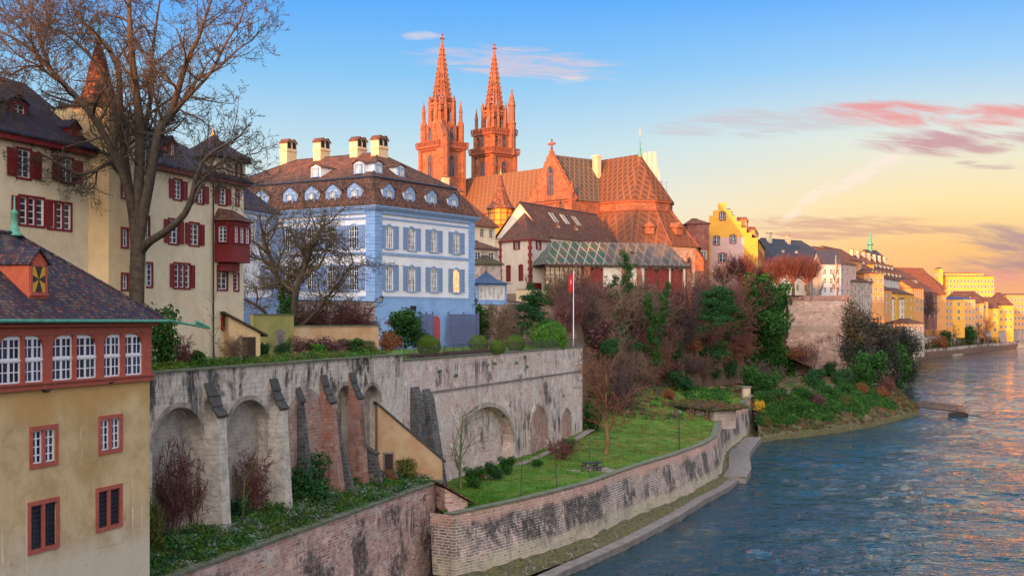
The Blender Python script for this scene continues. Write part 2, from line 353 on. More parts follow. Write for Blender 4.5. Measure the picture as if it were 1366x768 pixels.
M['coping_dk'] = plain('slate_coping', (.045, .043, .045), (.085, .075, .06), .7, 2)
def glassmat(name, a, b, sc=1.2, rough=.06, lit=0):
    m, t = newmat(name); o, _ = coords(t); c = t.new('ShaderNodeObjectInfo')
    n = t.noise(t.comb(t.math('ADD', t.sep(o)[0], t.math('MULTIPLY', c.outputs['Random'], 31)), t.math('MULTIPLY', t.sep(o)[2], .4), 0), sc, 3)
    col = t.mix(t.smooth(n, .4, .6), a, b); fin(t, col, rough, None, spec=.18); return m
M['glass'] = glassmat('window_glass', (.02, .028, .045), (.06, .07, .09))
M['glass_curtain'] = glassmat('curtained_window_glass', (.10, .11, .11), (.46, .44, .38), 1.6, .12)
M['glass_blue'] = glassmat('river_window_glass', (.012, .02, .05), (.03, .05, .11), .8)
M['glass_white'] = glassmat('white_curtain_glass', (.40, .38, .34), (.62, .60, .55), 2.4, .15)
m, t = newmat('lit_window_glass'); o_, _ = coords(t); fin(t, (.5, .3, .1), .2); t.b.inputs['Emission Color'].default_value = (1, .42, .10, 1)
t.put(t.b.inputs['Emission Strength'], t.ramp(t.noise(o_, 3, 3), [(.4, .25), (.65, 1.3)])); M['glass_lit'] = m
DARKT = [(.012, .014, .045), (.030, .018, .030), (.10, .020, .022), (.020, .022, .06), (.16, .07, .05), (.035, .045, .03), (.014, .016, .05)]
M['roof_dark'] = tiles('mottled_dark_tiles', DARKT, .16, .125, .014, (.20, .15, .08), .45, .25, .04)
M['roof_navy'] = tiles('slate_blue_tiles', [(.02, .022, .055), (.035, .03, .055), (.05, .025, .035), (.03, .035, .075)], .22, .2, .014, (.08, .07, .035), .25)
M['roof_brown'] = tiles('brown_tiles', [(.045, .024, .022), (.11, .045, .03), (.16, .06, .035), (.07, .032, .028), (.20, .085, .045)], .24, .22, .014, (.08, .07, .05), .25, .3)
M['roof_red'] = tiles('red_tiles', [(.13, .04, .025), (.22, .07, .035), (.28, .10, .05), (.10, .035, .025)], .26, .24, .014, (.06, .05, .04), .3, .3)
M['roof_slate'] = tiles('slate_roof', [(.035, .04, .06), (.06, .065, .09), (.045, .04, .055)], .3, .25, .012, None)
M['roof_blue'] = plain('blue_sheet_roof', (.025, .05, .12), (.04, .07, .15), .5)
M['roof_mossy'] = tiles('mossy_tiles', [(.05, .03, .02), (.08, .05, .03), (.05, .06, .02)], .22, .2, .014, (.10, .14, .03), .8)
M['dia_nave'] = diamonds('nave_lozenge_tiles', (.20, .07, .03), (.24, .12, .05), (.12, .045, .025), (.09, .085, .04), 1.6, 2.1)
M['dia_choir'] = diamonds('choir_lozenge_tiles', (.13, .04, .022), (.22, .09, .035), (.05, .022, .018), (.06, .06, .03), 1.55, 2.3)
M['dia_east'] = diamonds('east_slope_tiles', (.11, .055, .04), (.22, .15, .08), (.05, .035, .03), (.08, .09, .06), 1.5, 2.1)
M['dia_low'] = diamonds('ambulatory_lozenge_tiles', (.15, .045, .022), (.24, .09, .035), (.09, .035, .02), (.09, .06, .03), 1.8, 2.6, (.12, .04, .02), .5)
M['dia_green'] = diamonds('green_lozenge_tiles', (.012, .07, .055), (.25, .24, .20), (.02, .10, .075), (.22, .03, .025), 1.9, 2.8)
M['dia_grey'] = diamonds('grey_lozenge_tiles', (.06, .06, .06), (.17, .16, .145), (.045, .05, .05), (.12, .05, .04), 1.9, 2.8, (.12, .09, .08), .6)
# retaining walls
RB = [(.50, .13, .08), (.28, .14, .12), (.60, .27, .19), (.42, .31, .26), (.70, .52, .43), (.26, .09, .075)]
M['wall_river_a'] = masonry('river_wall_brick', RB, (.60, .50, .44), .52, .20, .03, (.52, .34, .28), .45, .96, (-.5, 6.4), .05, plaster=(.66, .58, .50), pl=-.30, pth=.50)
M['wall_river_b'] = masonry('river_wall_stone', [(.10, .085, .085), (.16, .125, .115), (.26, .17, .15), (.36, .27, .23), (.07, .065, .07), (.12, .10, .10)], (.64, .57, .50), .50, .22, .045, (.50, .36, .30), .3, .93, (1.6, 4.9), .06, plaster=(.56, .42, .35), pl=-.3, pth=.48, bands=[(-1, 1.9, (.50, .44, .30), .75), (4.4, 6, (.58, .33, .25), .8)])
M['wall_up_a'] = masonry('terrace_wall_plaster', [(.30, .22, .18), (.36, .27, .22), (.28, .16, .12)], (.50, .44, .38), .7, .3, .03, (.50, .43, .36), .5, .97, (14.4, 17.6), .06, plaster=(.70, .62, .53), pl=.45)
M['wall_up_b'] = masonry('terrace_wall_brick', [(.56, .24, .18), (.60, .38, .31), (.48, .36, .32), (.68, .54, .47), (.46, .18, .14)], (.80, .72, .65), .5, .2, .035, (.62, .48, .43), .5, .94, (6.0, 16), .06, plaster=(.74, .66, .60), pl=.0)
M['brick_red'] = masonry('red_brick_buttress', [(.46, .10, .06), (.40, .16, .11), (.32, .12, .10), (.50, .28, .21)], (.34, .25, .20), .5, .24, .03, (.30, .22, .18), .35, .7, None, .05)
M['buttress_dk'] = masonry('blackened_stone', [(.06, .06, .065), (.12, .11, .105), (.04, .045, .05), (.20, .17, .15)], (.20, .18, .16), .5, .28, .03, (.10, .10, .10), .4, .5, None, .05)
M['arch_fill'] = masonry('arch_infill_rubble', [(.34, .28, .22), (.44, .37, .30), (.38, .21, .16), (.48, .43, .37)], (.40, .36, .31), .4, .24, .03, (.46, .40, .33), .5, .6, None, .06, plaster=(.42, .38, .33), pl=.35)
M['arch_brick'] = masonry('arch_infill_brick', [(.42, .10, .06), (.44, .20, .14), (.40, .28, .22), (.30, .09, .07)], (.40, .33, .28), .5, .24, .03, (.40, .30, .25), .4, .55, None, .05)
M['lean_plaster'] = stucco('orange_plaster', (.50, .36, .22), (.42, .22, .10), stain=(.20, .14, .10), st=.3, streak=.2)
M['mossplaster'] = stucco('mossy_yellow_plaster', (.36, .32, .12), (.22, .24, .06), stain=(.10, .11, .05), st=.5, streak=.4)
M['ring'] = masonry('arch_ring_stone', [(.30, .25, .21), (.40, .33, .27), (.24, .20, .18)], (.30, .26, .22), .5, .3, .03, (.36, .31, .26), .5, .8)
M['bastion'] = masonry('bastion_stone', [(.50, .27, .20), (.60, .41, .32), (.40, .20, .15), (.54, .40, .33)], (.46, .36, .30), .9, .42, .04, (.50, .34, .27), .5, .85, (5, 16), .08, bands=[(16.5, 18, (.32, .24, .2), .6)])
# ground
M['lawn'] = ground('lawn', [(.04, .12, .010), (.07, .18, .014), (.09, .19, .02), (.16, .18, .03), (.13, .11, .04)], .25, 11)
M['lawn_dry'] = ground('dry_lawn', [(.07, .16, .015), (.12, .20, .02), (.19, .20, .03), (.16, .13, .04)], .2, 9)
M['bed'] = ground('garden_bed', [(.045, .035, .02), (.04, .09, .018), (.06, .14, .025), (.10, .06, .03)], .8, 8)
M['slope'] = ground('leaf_litter', [(.06, .04, .03), (.11, .07, .05), (.17, .09, .06), (.08, .10, .03)], .4, 6)
M['plateau'] = ground('town_ground', [(.12, .11, .10), (.18, .16, .14), (.10, .09, .08)], .2, 4)
M['path'] = ground('gravel_path', [(.22, .19, .16), (.28, .24, .20), (.17, .14, .12)], .8, 12, .03)
M['rubble'] = ground('mossy_rubble', [(.03, .04, .012), (.08, .10, .02), (.20, .18, .08), (.05, .05, .025), (.34, .28, .18), (.12, .11, .03)], 1.1, 5, .3)
# water
m, t = newmat('river_water')
g_ = t.new('ShaderNodeNewGeometry').outputs['Position']; px_, py_, pz_ = t.sep(g_)
wv = t.map(g_, scale=(.5, 1.0, 1), rot=(0, 0, R(-10)))
wv2 = t.map(g_, scale=(.8, .55, 1), rot=(0, 0, R(14)))
wvi = t.map(g_, scale=(.75, 1.0, 1), rot=(0, 0, R(-20)))
n1 = t.noise(wvi, .62, 3, .6, .9); n2 = t.noise(t.map(g_, scale=(.8, 1.0, 1), rot=(0, 0, R(25))), 1.7, 3, .6, .6); n3 = t.noise(wv, .16, 3, .55, .6)
calm = t.smooth(t.noise(wv2, .035, 4, .6, .6), .35, .62)
hgt = t.math('MULTIPLY', t.math('ADD', t.math('MULTIPLY', n1, .75), t.math('ADD', t.math('MULTIPLY', n2, .30), t.math('MULTIPLY', n3, .9))), t.math('ADD', .45, t.math('MULTIPLY', calm, .8)))
tint = t.mix(t.smooth(t.noise(wv, .05, 5, .6, .5), .35, .65), (.001, .022, .034), (.001, .032, .034))
fin(t, tint, .02, hgt, 1.0, .55, .5); t.b.inputs['IOR'].default_value = 1.33
M['water'] = m
def bark(name, a, b): return plain(name, a, b, .95, 4)
M['bark_big'] = bark('plane_bark', (.095, .07, .05), (.04, .032, .026))
M['bark_tan'] = bark('tan_bark', (.28, .16, .08), (.16, .09, .05))
M['bark_grey'] = bark('grey_bark', (.12, .10, .085), (.06, .05, .04))
M['bark_green'] = bark('mossy_green_bark', (.15, .17, .05), (.08, .09, .04))
M['twig_red'] = bark('red_brown_twig', (.19, .07, .06), (.12, .05, .05))
M['twig_orange'] = bark('rust_twig', (.22, .095, .055), (.15, .065, .045))
M['twig_dark'] = bark('dark_twig', (.085, .055, .055), (.13, .08, .07))
M['twig_brown'] = bark('brown_twig', (.24, .15, .10), (.15, .095, .07))
M['twig_dk2'] = bark('umber_twig', (.13, .085, .05), (.07, .06, .035))
M['ivy'] = leafy('ivy_leaves', [(.009, .035, .008), (.018, .07, .012), (.035, .12, .018), (.08, .18, .03)])
M['evergreen'] = leafy('evergreen_leaves', [(.010, .04, .016), (.02, .08, .022), (.04, .13, .03)])
M['brightgreen'] = leafy('bright_leaves', [(.02, .08, .010), (.045, .15, .014), (.08, .22, .02), (.13, .27, .03)])
M['darkgrove'] = leafy('dark_grove_leaves', [(.035, .035, .03), (.06, .05, .045), (.03, .055, .03), (.08, .06, .05)])
M['olive'] = leafy('olive_leaves', [(.05, .07, .015), (.11, .13, .03), (.18, .17, .03)])
M['russet'] = leafy('russet_leaves', [(.14, .045, .025), (.24, .08, .04), (.32, .13, .055), (.17, .07, .04)])
M['maroon'] = leafy('maroon_leaves', [(.09, .04, .045), (.14, .06, .06), (.18, .09, .075)])
M['grass'] = leafy('grass_blades', [(.035, .11, .008), (.06, .18, .012), (.10, .23, .02)], .25)
M['grass_dry'] = leafy('dry_grass_blades', [(.09, .15, .015), (.17, .20, .03), (.20, .15, .05)], .25)
M['boxleaf'] = leafy('clipped_box_leaves', [(.03, .08, .01), (.06, .15, .015), (.12, .20, .02), (.18, .20, .03)], 1.2)
M['yellow'] = leafy('yellow_leaves', [(.55, .34, .02), (.75, .50, .04), (.5, .25, .02)])
M['silver'] = leafy('silver_leaves', [(.16, .22, .17), (.26, .32, .27), (.10, .16, .10)])
# ---------------------------------------------------------------- the setting: river, terraces, slopes, town ground
def resample(pts, n):
    pts = [Vector(p) for p in pts]; d = [0]
    for a, b in zip(pts, pts[1:]): d.append(d[-1] + (b - a).length)
    out = []
    for i in range(n):
        s = d[-1] * i / (n - 1); k = 0
        while k < len(d) - 2 and d[k + 1] < s: k += 1
        f = (s - d[k]) / max(1e-6, d[k + 1] - d[k]); out.append(pts[k].lerp(pts[k + 1], f))
    return out
def sub_lin(pts, m):                                   # subdivide each span into m (keeps stations in step between rows)
    pts = [Vector(p) for p in pts]; out = []
    for a, b in zip(pts, pts[1:]):
        for i in range(m): out.append(a.lerp(b, i / m))
    return out + [pts[-1]]
def hash_noise(x, y, s):
    from mathutils import noise as nz
    return nz.fractal(Vector((x * s, y * s, 1.7)), 1.0, 2.0, 4)
def loft(name, rows, mat, m=4, cross=6, bump=0., bs=.2, kind='structure', label=None, smooth=True, lock=True):
    rs = [sub_lin(r, m) for r in rows]; V = []; Q = []
    grid = [rs[0]]
    for a, b in zip(rs, rs[1:]):
        for k in range(1, cross + 1): grid.append([p.lerp(q, k / cross) for p, q in zip(a, b)])
    nr, nc = len(grid), len(grid[0])
    for i, r in enumerate(grid):
        for j, p in enumerate(r):
            e = 0 if (lock and i in (0, nr - 1)) else 1
            V.append((p.x, p.y, p.z + e * bump * hash_noise(p.x, p.y, bs)))
    for i in range(nr - 1):
        for j in range(nc - 1):
            a = i * nc + j; Q.append((a, a + 1, a + nc + 1, a + nc))
    me = np_mesh(name, V, Q, mat, smooth=smooth)
    o = link(name, me); tag(o, label, None, None, kind); return o
# polylines along the bank
def LAx(Y): return -36.4 + .311 * Y
def UAx(Y): return -40.6 + .311 * Y
def UApt(px): Y = 40.6 / (.311 - (px - HX) / F); return UAx(Y), Y
TB = [(90.8, -4.45), (93.7, -2.4), (98.3, .8), (101.8, 3.0), (108.8, 7.0), (118.9, 11.4), (130.7, 17.2), (141, 21.8), (150.5, 25.0), (157, 26.3), (164.5, 27.7), (172, 29.2), (180, 31.2), (197, 36.4), (214, 41.8)]
TB = [(x, y) for y, x in TB]
WB = [(86, -.6), (90, 1.6), (95.6, 4.3), (101.5, 7.3), (107.9, 10.5), (121.9, 16.6), (133, 20.9), (142, 24.9), (149, 27.4), (158, 29.4), (166, 30.7), (174, 32.3), (182, 34.6), (191, 37.4), (199, 40.2)]
WB = [(x, y) for y, x in WB]
W2 = [(40.2, 199), (47, 205.5), (54, 212), (63, 223), (71, 234), (79, 246), (85, 256), (88, 268), (90, 290)]
B2 = [(42, 212), (46, 216), (52, 222), (59, 232), (66, 243), (73, 254.5), (79, 261), (83, 271), (84, 290)]
I2 = [(36, 234), (42, 242), (48, 256), (56, 270), (62, 285), (68, 299), (76, 301), (80, 305), (80, 312)]
FS = [(90, 290), (97, 330), (120, 420), (152, 500), (193, 590), (268, 718), (352, 850), (430, 970)]
def shoreY(px):
    k = (px - 683) / 1640
    for (x0, y0), (x1, y1) in zip(FS[3:], FS[4:]):
        t = (k * y0 - x0) / ((x1 - x0) - k * (y1 - y0))
        if t <= 1 or y1 > 900: return y0 + t * (y1 - y0)
    return 900

rb = MB(); rb.face([(-900, -700, -3), (1500, -700, -3), (2600, 4200, -3), (-2200, 4200, -3)])
tag(rb.build('riverbed', M['plateau']), kind='structure')
wm = MB(); wm.face([(-60, -60, -.45), (900, -60, -.45), (1700, 1500, -.45), (330, 1500, -.45), (60, 600, -.45), (30, 300, -.45), (10, 190, -.45), (-30, 90, -.45)])
tag(wm.build('river', M['water']), kind='structure')
def river_waves():
    """real ripples: a sheet of crossing wave trains, finer near the viewer"""
    r_ = np.random.default_rng(77); nr, nc = 620, 440
    Y = 62 * (1150 / 62) ** (np.arange(nr) / (nr - 1)); K = -.14 + .74 * (np.arange(nc) / (nc - 1)); YY = Y[:, None] + 0 * K[None, :]; XX = YY * K[None, :]
    Z = np.zeros_like(XX); rowsp = YY * math.log(1150 / 62) / (nr - 1)
    def low(sc, ph): return np.sin(XX * sc + 1.7 * np.sin(YY * sc * .6 + ph)) * np.sin(YY * sc * .8 + 2.1 * np.sin(XX * sc * .5 + ph * 2) + ph)
    mod = .75 + .28 * low(.05, 1) + .22 * low(.11, 3) + .15 * low(.23, 5)
    wx = XX + 1.2 * np.sin(YY * .11 + .5 * np.sin(XX * .07)); wy = YY + 1.5 * np.sin(XX * .13 + .7)
    for i in range(90):
        L = .8 * (8 / .8) ** (r_.random() ** 1.4); th = r_.normal(0, .75) + math.pi / 2 + .25; k = 2 * math.pi / L; amp = .0030 * L ** .92 * r_.uniform(.6, 1.3)
        ph = r_.uniform(0, 6.28); fade = np.clip((L / rowsp - 2) / 2, 0, 1); g = k * (wx * math.cos(th) + wy * math.sin(th)) + ph
        Z += amp * fade * (np.sin(g) + .35 * np.sin(2 * g + .8))
    Z *= mod
    V = np.stack([XX, YY, Z], axis=2).reshape(-1, 3); i = np.arange(nr - 1)[:, None] * nc + np.arange(nc - 1)[None, :]; Q = np.stack([i, i + 1, i + nc + 1, i + nc], axis=2).reshape(-1, 4)
    tag(link('river_surface', np_mesh('river_surface', V, Q, M['water'], smooth=True)), kind='structure')
river_waves()
IN = [(-5.3, 98.9, 5.2), (-5.6, 99.6, 5.2), (-7.4, 100.8, 5.2), (-9.4, 101.8, 5.2), (-7.5, 107.5, 5.2), (-4.2, 117, 5.2), (-.7, 127, 5.3), (3.5, 139, 5.5), (8.7, 153, 6.2), (9.8, 160, 6.8), (11.5, 168, 7.6), (13.5, 176, 8.2), (17, 186, 8.6), (25, 209, 8.5), (36, 234, 7)]
loft('lawn', [[(x - .25, y, 5.2 + .9 * max(0, (i - 10)) / 4) for i, (x, y) in enumerate(TB)], IN], M['lawn'], 4, 14, .35, .12)
HT = [(8.7, 153, 16.4), (8.8, 160, 16.6), (9, 170, 17), (9, 177, 21.5), (12, 198, 22.0), (14, 203, 24.2), (36, 242, 24.3), (54, 272, 25), (66, 300, 25.7)]
loft('hillside', [[(8.7, 153, 5.8), (9.8, 160, 6.6), (11.5, 168, 7.4), (13.5, 176, 8.0), (17, 186, 8.4), (25, 209, 8.3), (36, 234, 6.8), (52, 264, 6.6), (67, 298.5, 6.4)], HT], M['slope'], 6, 14, 1.2, .16)
loft('riverbank', [[(x, y, -1) for x, y in W2], [(x - .2, y + .2, .9) for x, y in W2], [(x, y, 6.1) for x, y in B2], [(x, y, 6.4) for x, y in I2]], M['rubble'], 6, 7, .45, .35)
loft('bank_path', [[(x - .9, y + 1.0, 6.42) for x, y in B2[:6]], [(x - 2.6, y + 3.4, 6.5) for x, y in B2[:6]]], M['path'], 4, 2)
gm = loft('garden_bed_ground', [[(LAx(Y) - .3, Y, 6.9) for Y in (40, 60, 80, 99)], [(UAx(Y) + .1, Y, 7.9) for Y in (38, 58.5, 79, 98)]], M['bed'], 14, 8, .22, .6)
loft('far_bank', [[(x, y, -1) for x, y in FS], [(x - .5, y, 3.0) for x, y in FS], [(x - 12, y, 5.5) for x, y in FS], [(x - 45, y + 6, 20) for x, y in FS]], M['slope'], 6, 5, 1.0, .1)
E = [(-38, 10, 16.85), (-24.1, 55, 16.85), (-9.6, 101.5, 16.85), (-9.1, 102.3, 16.3)] + [(8.4, 152, 16.3)] + HT[1:] + [(84, 303, 25.7), (66, 340, 22), (78, 426, 20), (108, 506, 20), (150, 596, 20), (223, 722, 20), (307, 856, 20), (385, 976, 20)]
E2 = [(x - 14, y + 3, z + (.3 if z < 17.5 else 0)) for x, y, z in E]
E3 = [(x - 60, y + 12, max(20, z)) for x, y, z in E]; E4 = [(-420, y * 1.1, 24) for x, y, z in E]
loft('upper_terrace', [E, E2, E3, E4], M['slope'], 4, 4)
loft('terrace_grass', [[(x - .6, y, 16.95) for x, y in ((-24.4, 55), (-16.5, 80), (-9.7, 101.8))], [(x - 4.3, y + 1.0, 17.12) for x, y in ((-24.4, 55), (-16.5, 80), (-9.7, 101.8))]], M['lawn_dry'], 12, 5, .12, .8)
loft('terrace_lawn', [[(-9.6, 103, 16.42), (-3, 121, 16.42), (3, 138, 16.42), (8.0, 151.2, 16.42)], [(-20, 110, 16.7), (-14.8, 128, 16.7), (-8, 141, 16.7), (4, 156, 16.7)]], M['lawn'], 6, 5)
# hills added unseen behind the viewer, heights shaped to block the low sun
HXs = [(-900, 84), (-420, 78), (-260, 74), (-186, 71), (-178, 72), (-175.5, 80), (-171, 80), (-166.5, 61), (-149, 60), (-145.5, 65), (-131, 65), (-127, 49), (-100, 49), (20, 48), (120, 46), (220, 20), (300, 8)]
hm = loft('sun_blocker_ridge', [[(x - 110, -420, 6) for x, h in HXs], [(x - 51, -220, h * .8) for x, h in HXs], [(x, -120, h) for x, h in HXs], [(x + 14, -92, h * .55) for x, h in HXs], [(x + 25, -70, 2) for x, h in HXs]], M['plateau'], 3, 3)

# ---------------------------------------------------------------- retaining walls (each a thing)
def arched_wall(mb, s0, s1, z0, z1, arches, depth, step=.35, back=1.0, zt=None):
    """front face at y=0 with arched recesses; arches: (centre, half width, spring z, apex z, floor z)"""
    ss = set([s0, s1])
    k = int((s1 - s0) / 1.5)
    for i in range(1, k): ss.add(s0 + (s1 - s0) * i / k)
    for c, hw, zs, za, zf in arches:
        for i in range(17): ss.add(c - hw * math.cos(math.pi * i / 16))
    ss = sorted(ss)
    def arch(s):
        for a in arches:
            c, hw, zs, za, zf = a
            if abs(s - c) < hw - 1e-4: return a, zs + (za - zs) * math.sqrt(max(0, 1 - ((s - c) / hw) ** 2))
        return None, None
    def edge(c, hw, zs, za, s): return zs + (za - zs) * math.sqrt(max(0, 1 - min(1, ((s - c) / hw) ** 2)))
    for a, b in zip(ss, ss[1:]):
        if b - a < 1e-5: continue
        A, _ = arch((a + b) / 2); za_, zb_ = (z1, z1) if zt is None else (zt(a), zt(b))
        mb.m = 0
        if A is None: mb.face([(a, 0, z0), (b, 0, z0), (b, 0, zb_), (a, 0, za_)])
        else:
            c, hw, zs, za, zf = A; ea = edge(c, hw, zs, za, a); eb = edge(c, hw, zs, za, b)
            mb.face([(a, 0, ea), (b, 0, eb), (b, 0, zb_), (a, 0, za_)])
            if zf > z0: mb.face([(a, 0, z0), (b, 0, z0), (b, 0, zf), (a, 0, zf)]); mb.face([(a, 0, zf), (b, 0, zf), (b, depth, zf), (a, depth, zf)])
            mb.face([(a, 0, ea), (a, depth, ea), (b, depth, eb), (b, 0, eb)])
            mb.m = 1; mb.face([(a, depth, zf), (b, depth, zf), (b, depth, eb), (a, depth, ea)]); mb.m = 0
    for c, hw, zs, za, zf in arches:
        mb.face([(c - hw, 0, zf), (c - hw, depth, zf), (c - hw, depth, zs), (c - hw, 0, zs)]); mb.face([(c + hw, 0, zf), (c + hw, 0, zs), (c + hw, depth, zs), (c + hw, depth, zf)])
    t0, t1 = (z1, z1) if zt is None else (zt(s0), zt(s1))
    mb.face([(s0, 0, t0), (s1, 0, t1), (s1, back, t1), (s0, back, t0)])
    mb.face([(s1, 0, z0), (s1, back + 2, z0), (s1, back + 2, t1), (s1, 0, t1)]); mb.face([(s0, 0, z0), (s0, 0, t0), (s0, back + 2, t0), (s0, back + 2, z0)])
    mb.face([(s0, back, z0), (s0, back, t0), (s1, back, t1), (s1, back, z0)])
ANG = math.atan2(1, .311)                              # direction of the near bank
UA = empty('retaining_wall', (UAx(55), 55, 0), ANG, 'tall grey plastered terrace wall with blind arches and leaning buttresses under the cream mansion', 'retaining wall')
def uas(px): return (UApt(px)[1] - 55) * 1.0472
def uaz(px, py): return CH + (HY - py) / F * UApt(px)[1]
mb = MB(); A_ = []
for l, r, ap, fill in ((203, 272, 543, 0), (299, 361, 533, 0), (383, 431, 524, 1), (449, 470, 514, 0), (484, 507, 514, 0)):
    s0, s1 = uas(l), uas(r); za = uaz((l + r) / 2, ap); A_.append(((s0 + s1) / 2, (s1 - s0) / 2, za - (s1 - s0) * .42, za, 7.3))
L_UA = (101.5 - 55) * 1.0472
arched_wall(mb, 0, L_UA, 6, 17.0, [A_[0], A_[1], A_[3], A_[4]], .9)
mb.build('wall', [M['wall_up_a'], M['arch_fill']], UA)
# the brick filled arch: a shallow surround and a brick panel
a = A_[2]; pm = MB()
pts = [(a[0] - a[1], -.02, 7.3)] + [(a[0] - a[1] * math.cos(math.pi * i / 14), -.02, a[2] + (a[3] - a[2]) * math.sin(math.pi * i / 14)) for i in range(15)] + [(a[0] + a[1], -.02, 7.3)]
pm.prism(pts, (0, -.08, 0)); pm.build('brick_panel', M['arch_brick'], UA)
for k, A in enumerate(A_):
    rm = MB(); c, hw, zs, za, zf = A; n = 20
    for i in range(n):
        t0, t1 = math.pi * i / n, math.pi * (i + 1) / n
        q = [(c - (hw + o) * math.cos(t), -.12, zs + ((za - zs) + o) * math.sin(t)) for t, o in ((t0, 0), (t1, 0), (t1, .3), (t0, .3))]
        rm.prism([(x_, -.05, z_) for x_, _, z_ in q], (0, .045, 0))
    rm.build('arch_ring', M['ring'], UA)
cp = MB(); cp.box(0, L_UA + .1, -.12, .75, 17.0, 17.12); cp.build('coping', M['coping'], UA)
def buttress(parent, s, w, zb, zt, out_b, out_t, mat, cap=True, capmat='coping_dk', M0=None, name='buttress', curve=False):
    m_ = MB(); zc = zt - (1.9 if curve else .9)
    prof = [(0.02, zb), (-out_b, zb), (-out_t, zc), (-.05, zt), (.02, zt)]
    if curve: prof = [(0.02, zb), (-out_b, zb), (-out_t, zc), (-out_t * .62, zc + .55), (-out_t * .3, zc + 1.15), (-.08, zt), (.02, zt)]
    m_.prism([(s - w / 2, y, z) for y, z in prof], (w, 0, 0)); b = m_.build(name, mat, parent, M0)
    if cap:
        c = MB(); pr = prof[2:-1] if not curve else prof[2:-1]
        for (y0, z0), (y1, z1) in zip(pr, pr[1:]):
            c.prism([(s - w / 2 - .08, y0 - .06, z0 + .03), (s - w / 2 - .08, y1 - .02, z1 + .03), (s - w / 2 - .08, y1 - .02, z1 + .17), (s - w / 2 - .08, y0 - .12, z0 + .17)], (w + .16, 0, 0))
        c.build('buttress_cap', M[capmat], b)
    return b
for px, w, top, ob, ot, mt in ((277, .95, 514, 1.35, .95, 'wall_up_a'), (363, .95, 508, 1.3, .85, 'wall_up_a'), (397, .6, 520, 1.3, .35, 'buttress_dk'), (430, .85, 503, 1.7, .8, 'brick_red'), (437, .42, 522, 2.3, .5, 'buttress_dk'), (468, .8, 499, 1.4, .8, 'brick_red'), (475, .45, 590, 2.3, 1.7, 'buttress_dk')):
    buttress(UA, uas(px), w, 6.9, uaz(px, top), ob, ot, M[mt], capmat='coping_dk', curve=w > .7)
# the wall north of it, with the big arch
d2 = Vector((17.74, 50.4)); UBL = d2.length; UBang = math.atan2(d2.y, d2.x)
UB = empty('retaining_wall', (-9.04, 101.6, 0), UBang, 'pink and white brick terrace wall with one big dark arch below the blue mansion', 'retaining wall')
def ubs(px):
    k = (px - HX) / F; t = (k * 101.6 + 9.04) / (17.74 - k * 50.4); return t * UBL, 101.6 + t * 50.4
mb = MB(); Bz = []
for l, r, ap in ((603, 684, 543), (707, 729, 541), (748, 761, 545)):
    s0, y0 = ubs(l); s1, y1 = ubs(r); sm_, ym = ubs((l + r) / 2); za = CH + (HY - ap) / F * ym
    Bz.append(((s0 + s1) / 2, (s1 - s0) / 2, za - min(4.2, (s1 - s0) * .5), za, 5.0))
arched_wall(mb, 0, UBL, 4, 16.5, [Bz[0]], 2.6)
mb2 = mb
mb.build('wall', [M['wall_up_b'], M['arch_fill']], UB)
for k, A in enumerate(Bz):
    rm = MB(); c, hw, zs, za, zf = A; n = 22; o_ = .45 if k < 2 else .2
    for i in range(n):
        t0, t1 = math.pi * i / n, math.pi * (i + 1) / n
        q = [(c - (hw + o) * math.cos(t), -.14, zs + ((za - zs) + o) * math.sin(t)) for t, o in ((t0, 0), (t1, 0), (t1, o_), (t0, o_))]
        rm.prism(q, (0, .135, 0))
    if k: rm.box(c - hw - o_, c - hw, -.14, 0, zf, zs); rm.box(c + hw, c + hw + o_, -.14, 0, zf, zs)
    rm.build('arch_ring', M['stone'], UB)
    if k:
        q = MB(); q.prism([(c - hw, -.03, zf)] + [(c - hw * math.cos(math.pi * i / 12), -.03, zs + (za - zs) * math.sin(math.pi * i / 12)) for i in range(13)] + [(c + hw, -.03, zf)], (0, .028, 0)); q.build('blind_arch', M['arch_brick'], UB)
b_ = MB(); b_.box(3.2, UBL, -.1, -.004, 13.5, 13.68); b_.build('string_course', M['concrete'], UB)
cp = MB(); cp.box(0, UBL + .1, -.12, .7, 16.5, 16.62); cp.build('coping', M['coping'], UB)
buttress(UB, ubs(548)[0] + .7, 1.7, 4.6, CH + (HY - 516) / F * 103.5, 1.3, .5, M['buttress_dk'], cap=False)
buttress(UB, ubs(566)[0] + .3, 1.5, 4.6, CH + (HY - 519) / F * 105.5, 1.9, .5, M['buttress_dk'], cap=False)
# lower wall towards the river, left stretch
RA = empty('river_wall', (LAx(35), 35, 0), ANG, 'pink brick river wall with black streaks below the left garden, ending at the gabled lean-to', 'retaining wall')
LRA = (99 - 35) * 1.0472
mb = MB(); n = 40
for i in range(n):
    a, b = LRA * i / n, LRA * (i + 1) / n
    for z0, z1, y0, y1 in ((-1, 3, -.35, -.12), (3, 6.95, -.12, 0)): mb.face([(a, y0, z0), (b, y0, z0), (b, y1, z1), (a, y1, z1)])
mb.face([(LRA, -.35, -1), (LRA, 1, -1), (LRA, 1, 6.95), (LRA, 0, 6.95), (LRA, -.12, 3)]); mb.face([(0, .6, 5), (LRA, .6, 5), (LRA, .6, 6.95), (0, .6, 6.95)])
mb.build('wall', M['wall_river_a'], RA)
cp = MB()
for i in range(30): a, b = LRA * i / 30, LRA * (i + 1) / 30; cp.box(a + .01, b - .01, -.14, .62, 6.95, 7.08 + .02 * random.random())
cp.build('coping', M['coping'], RA)
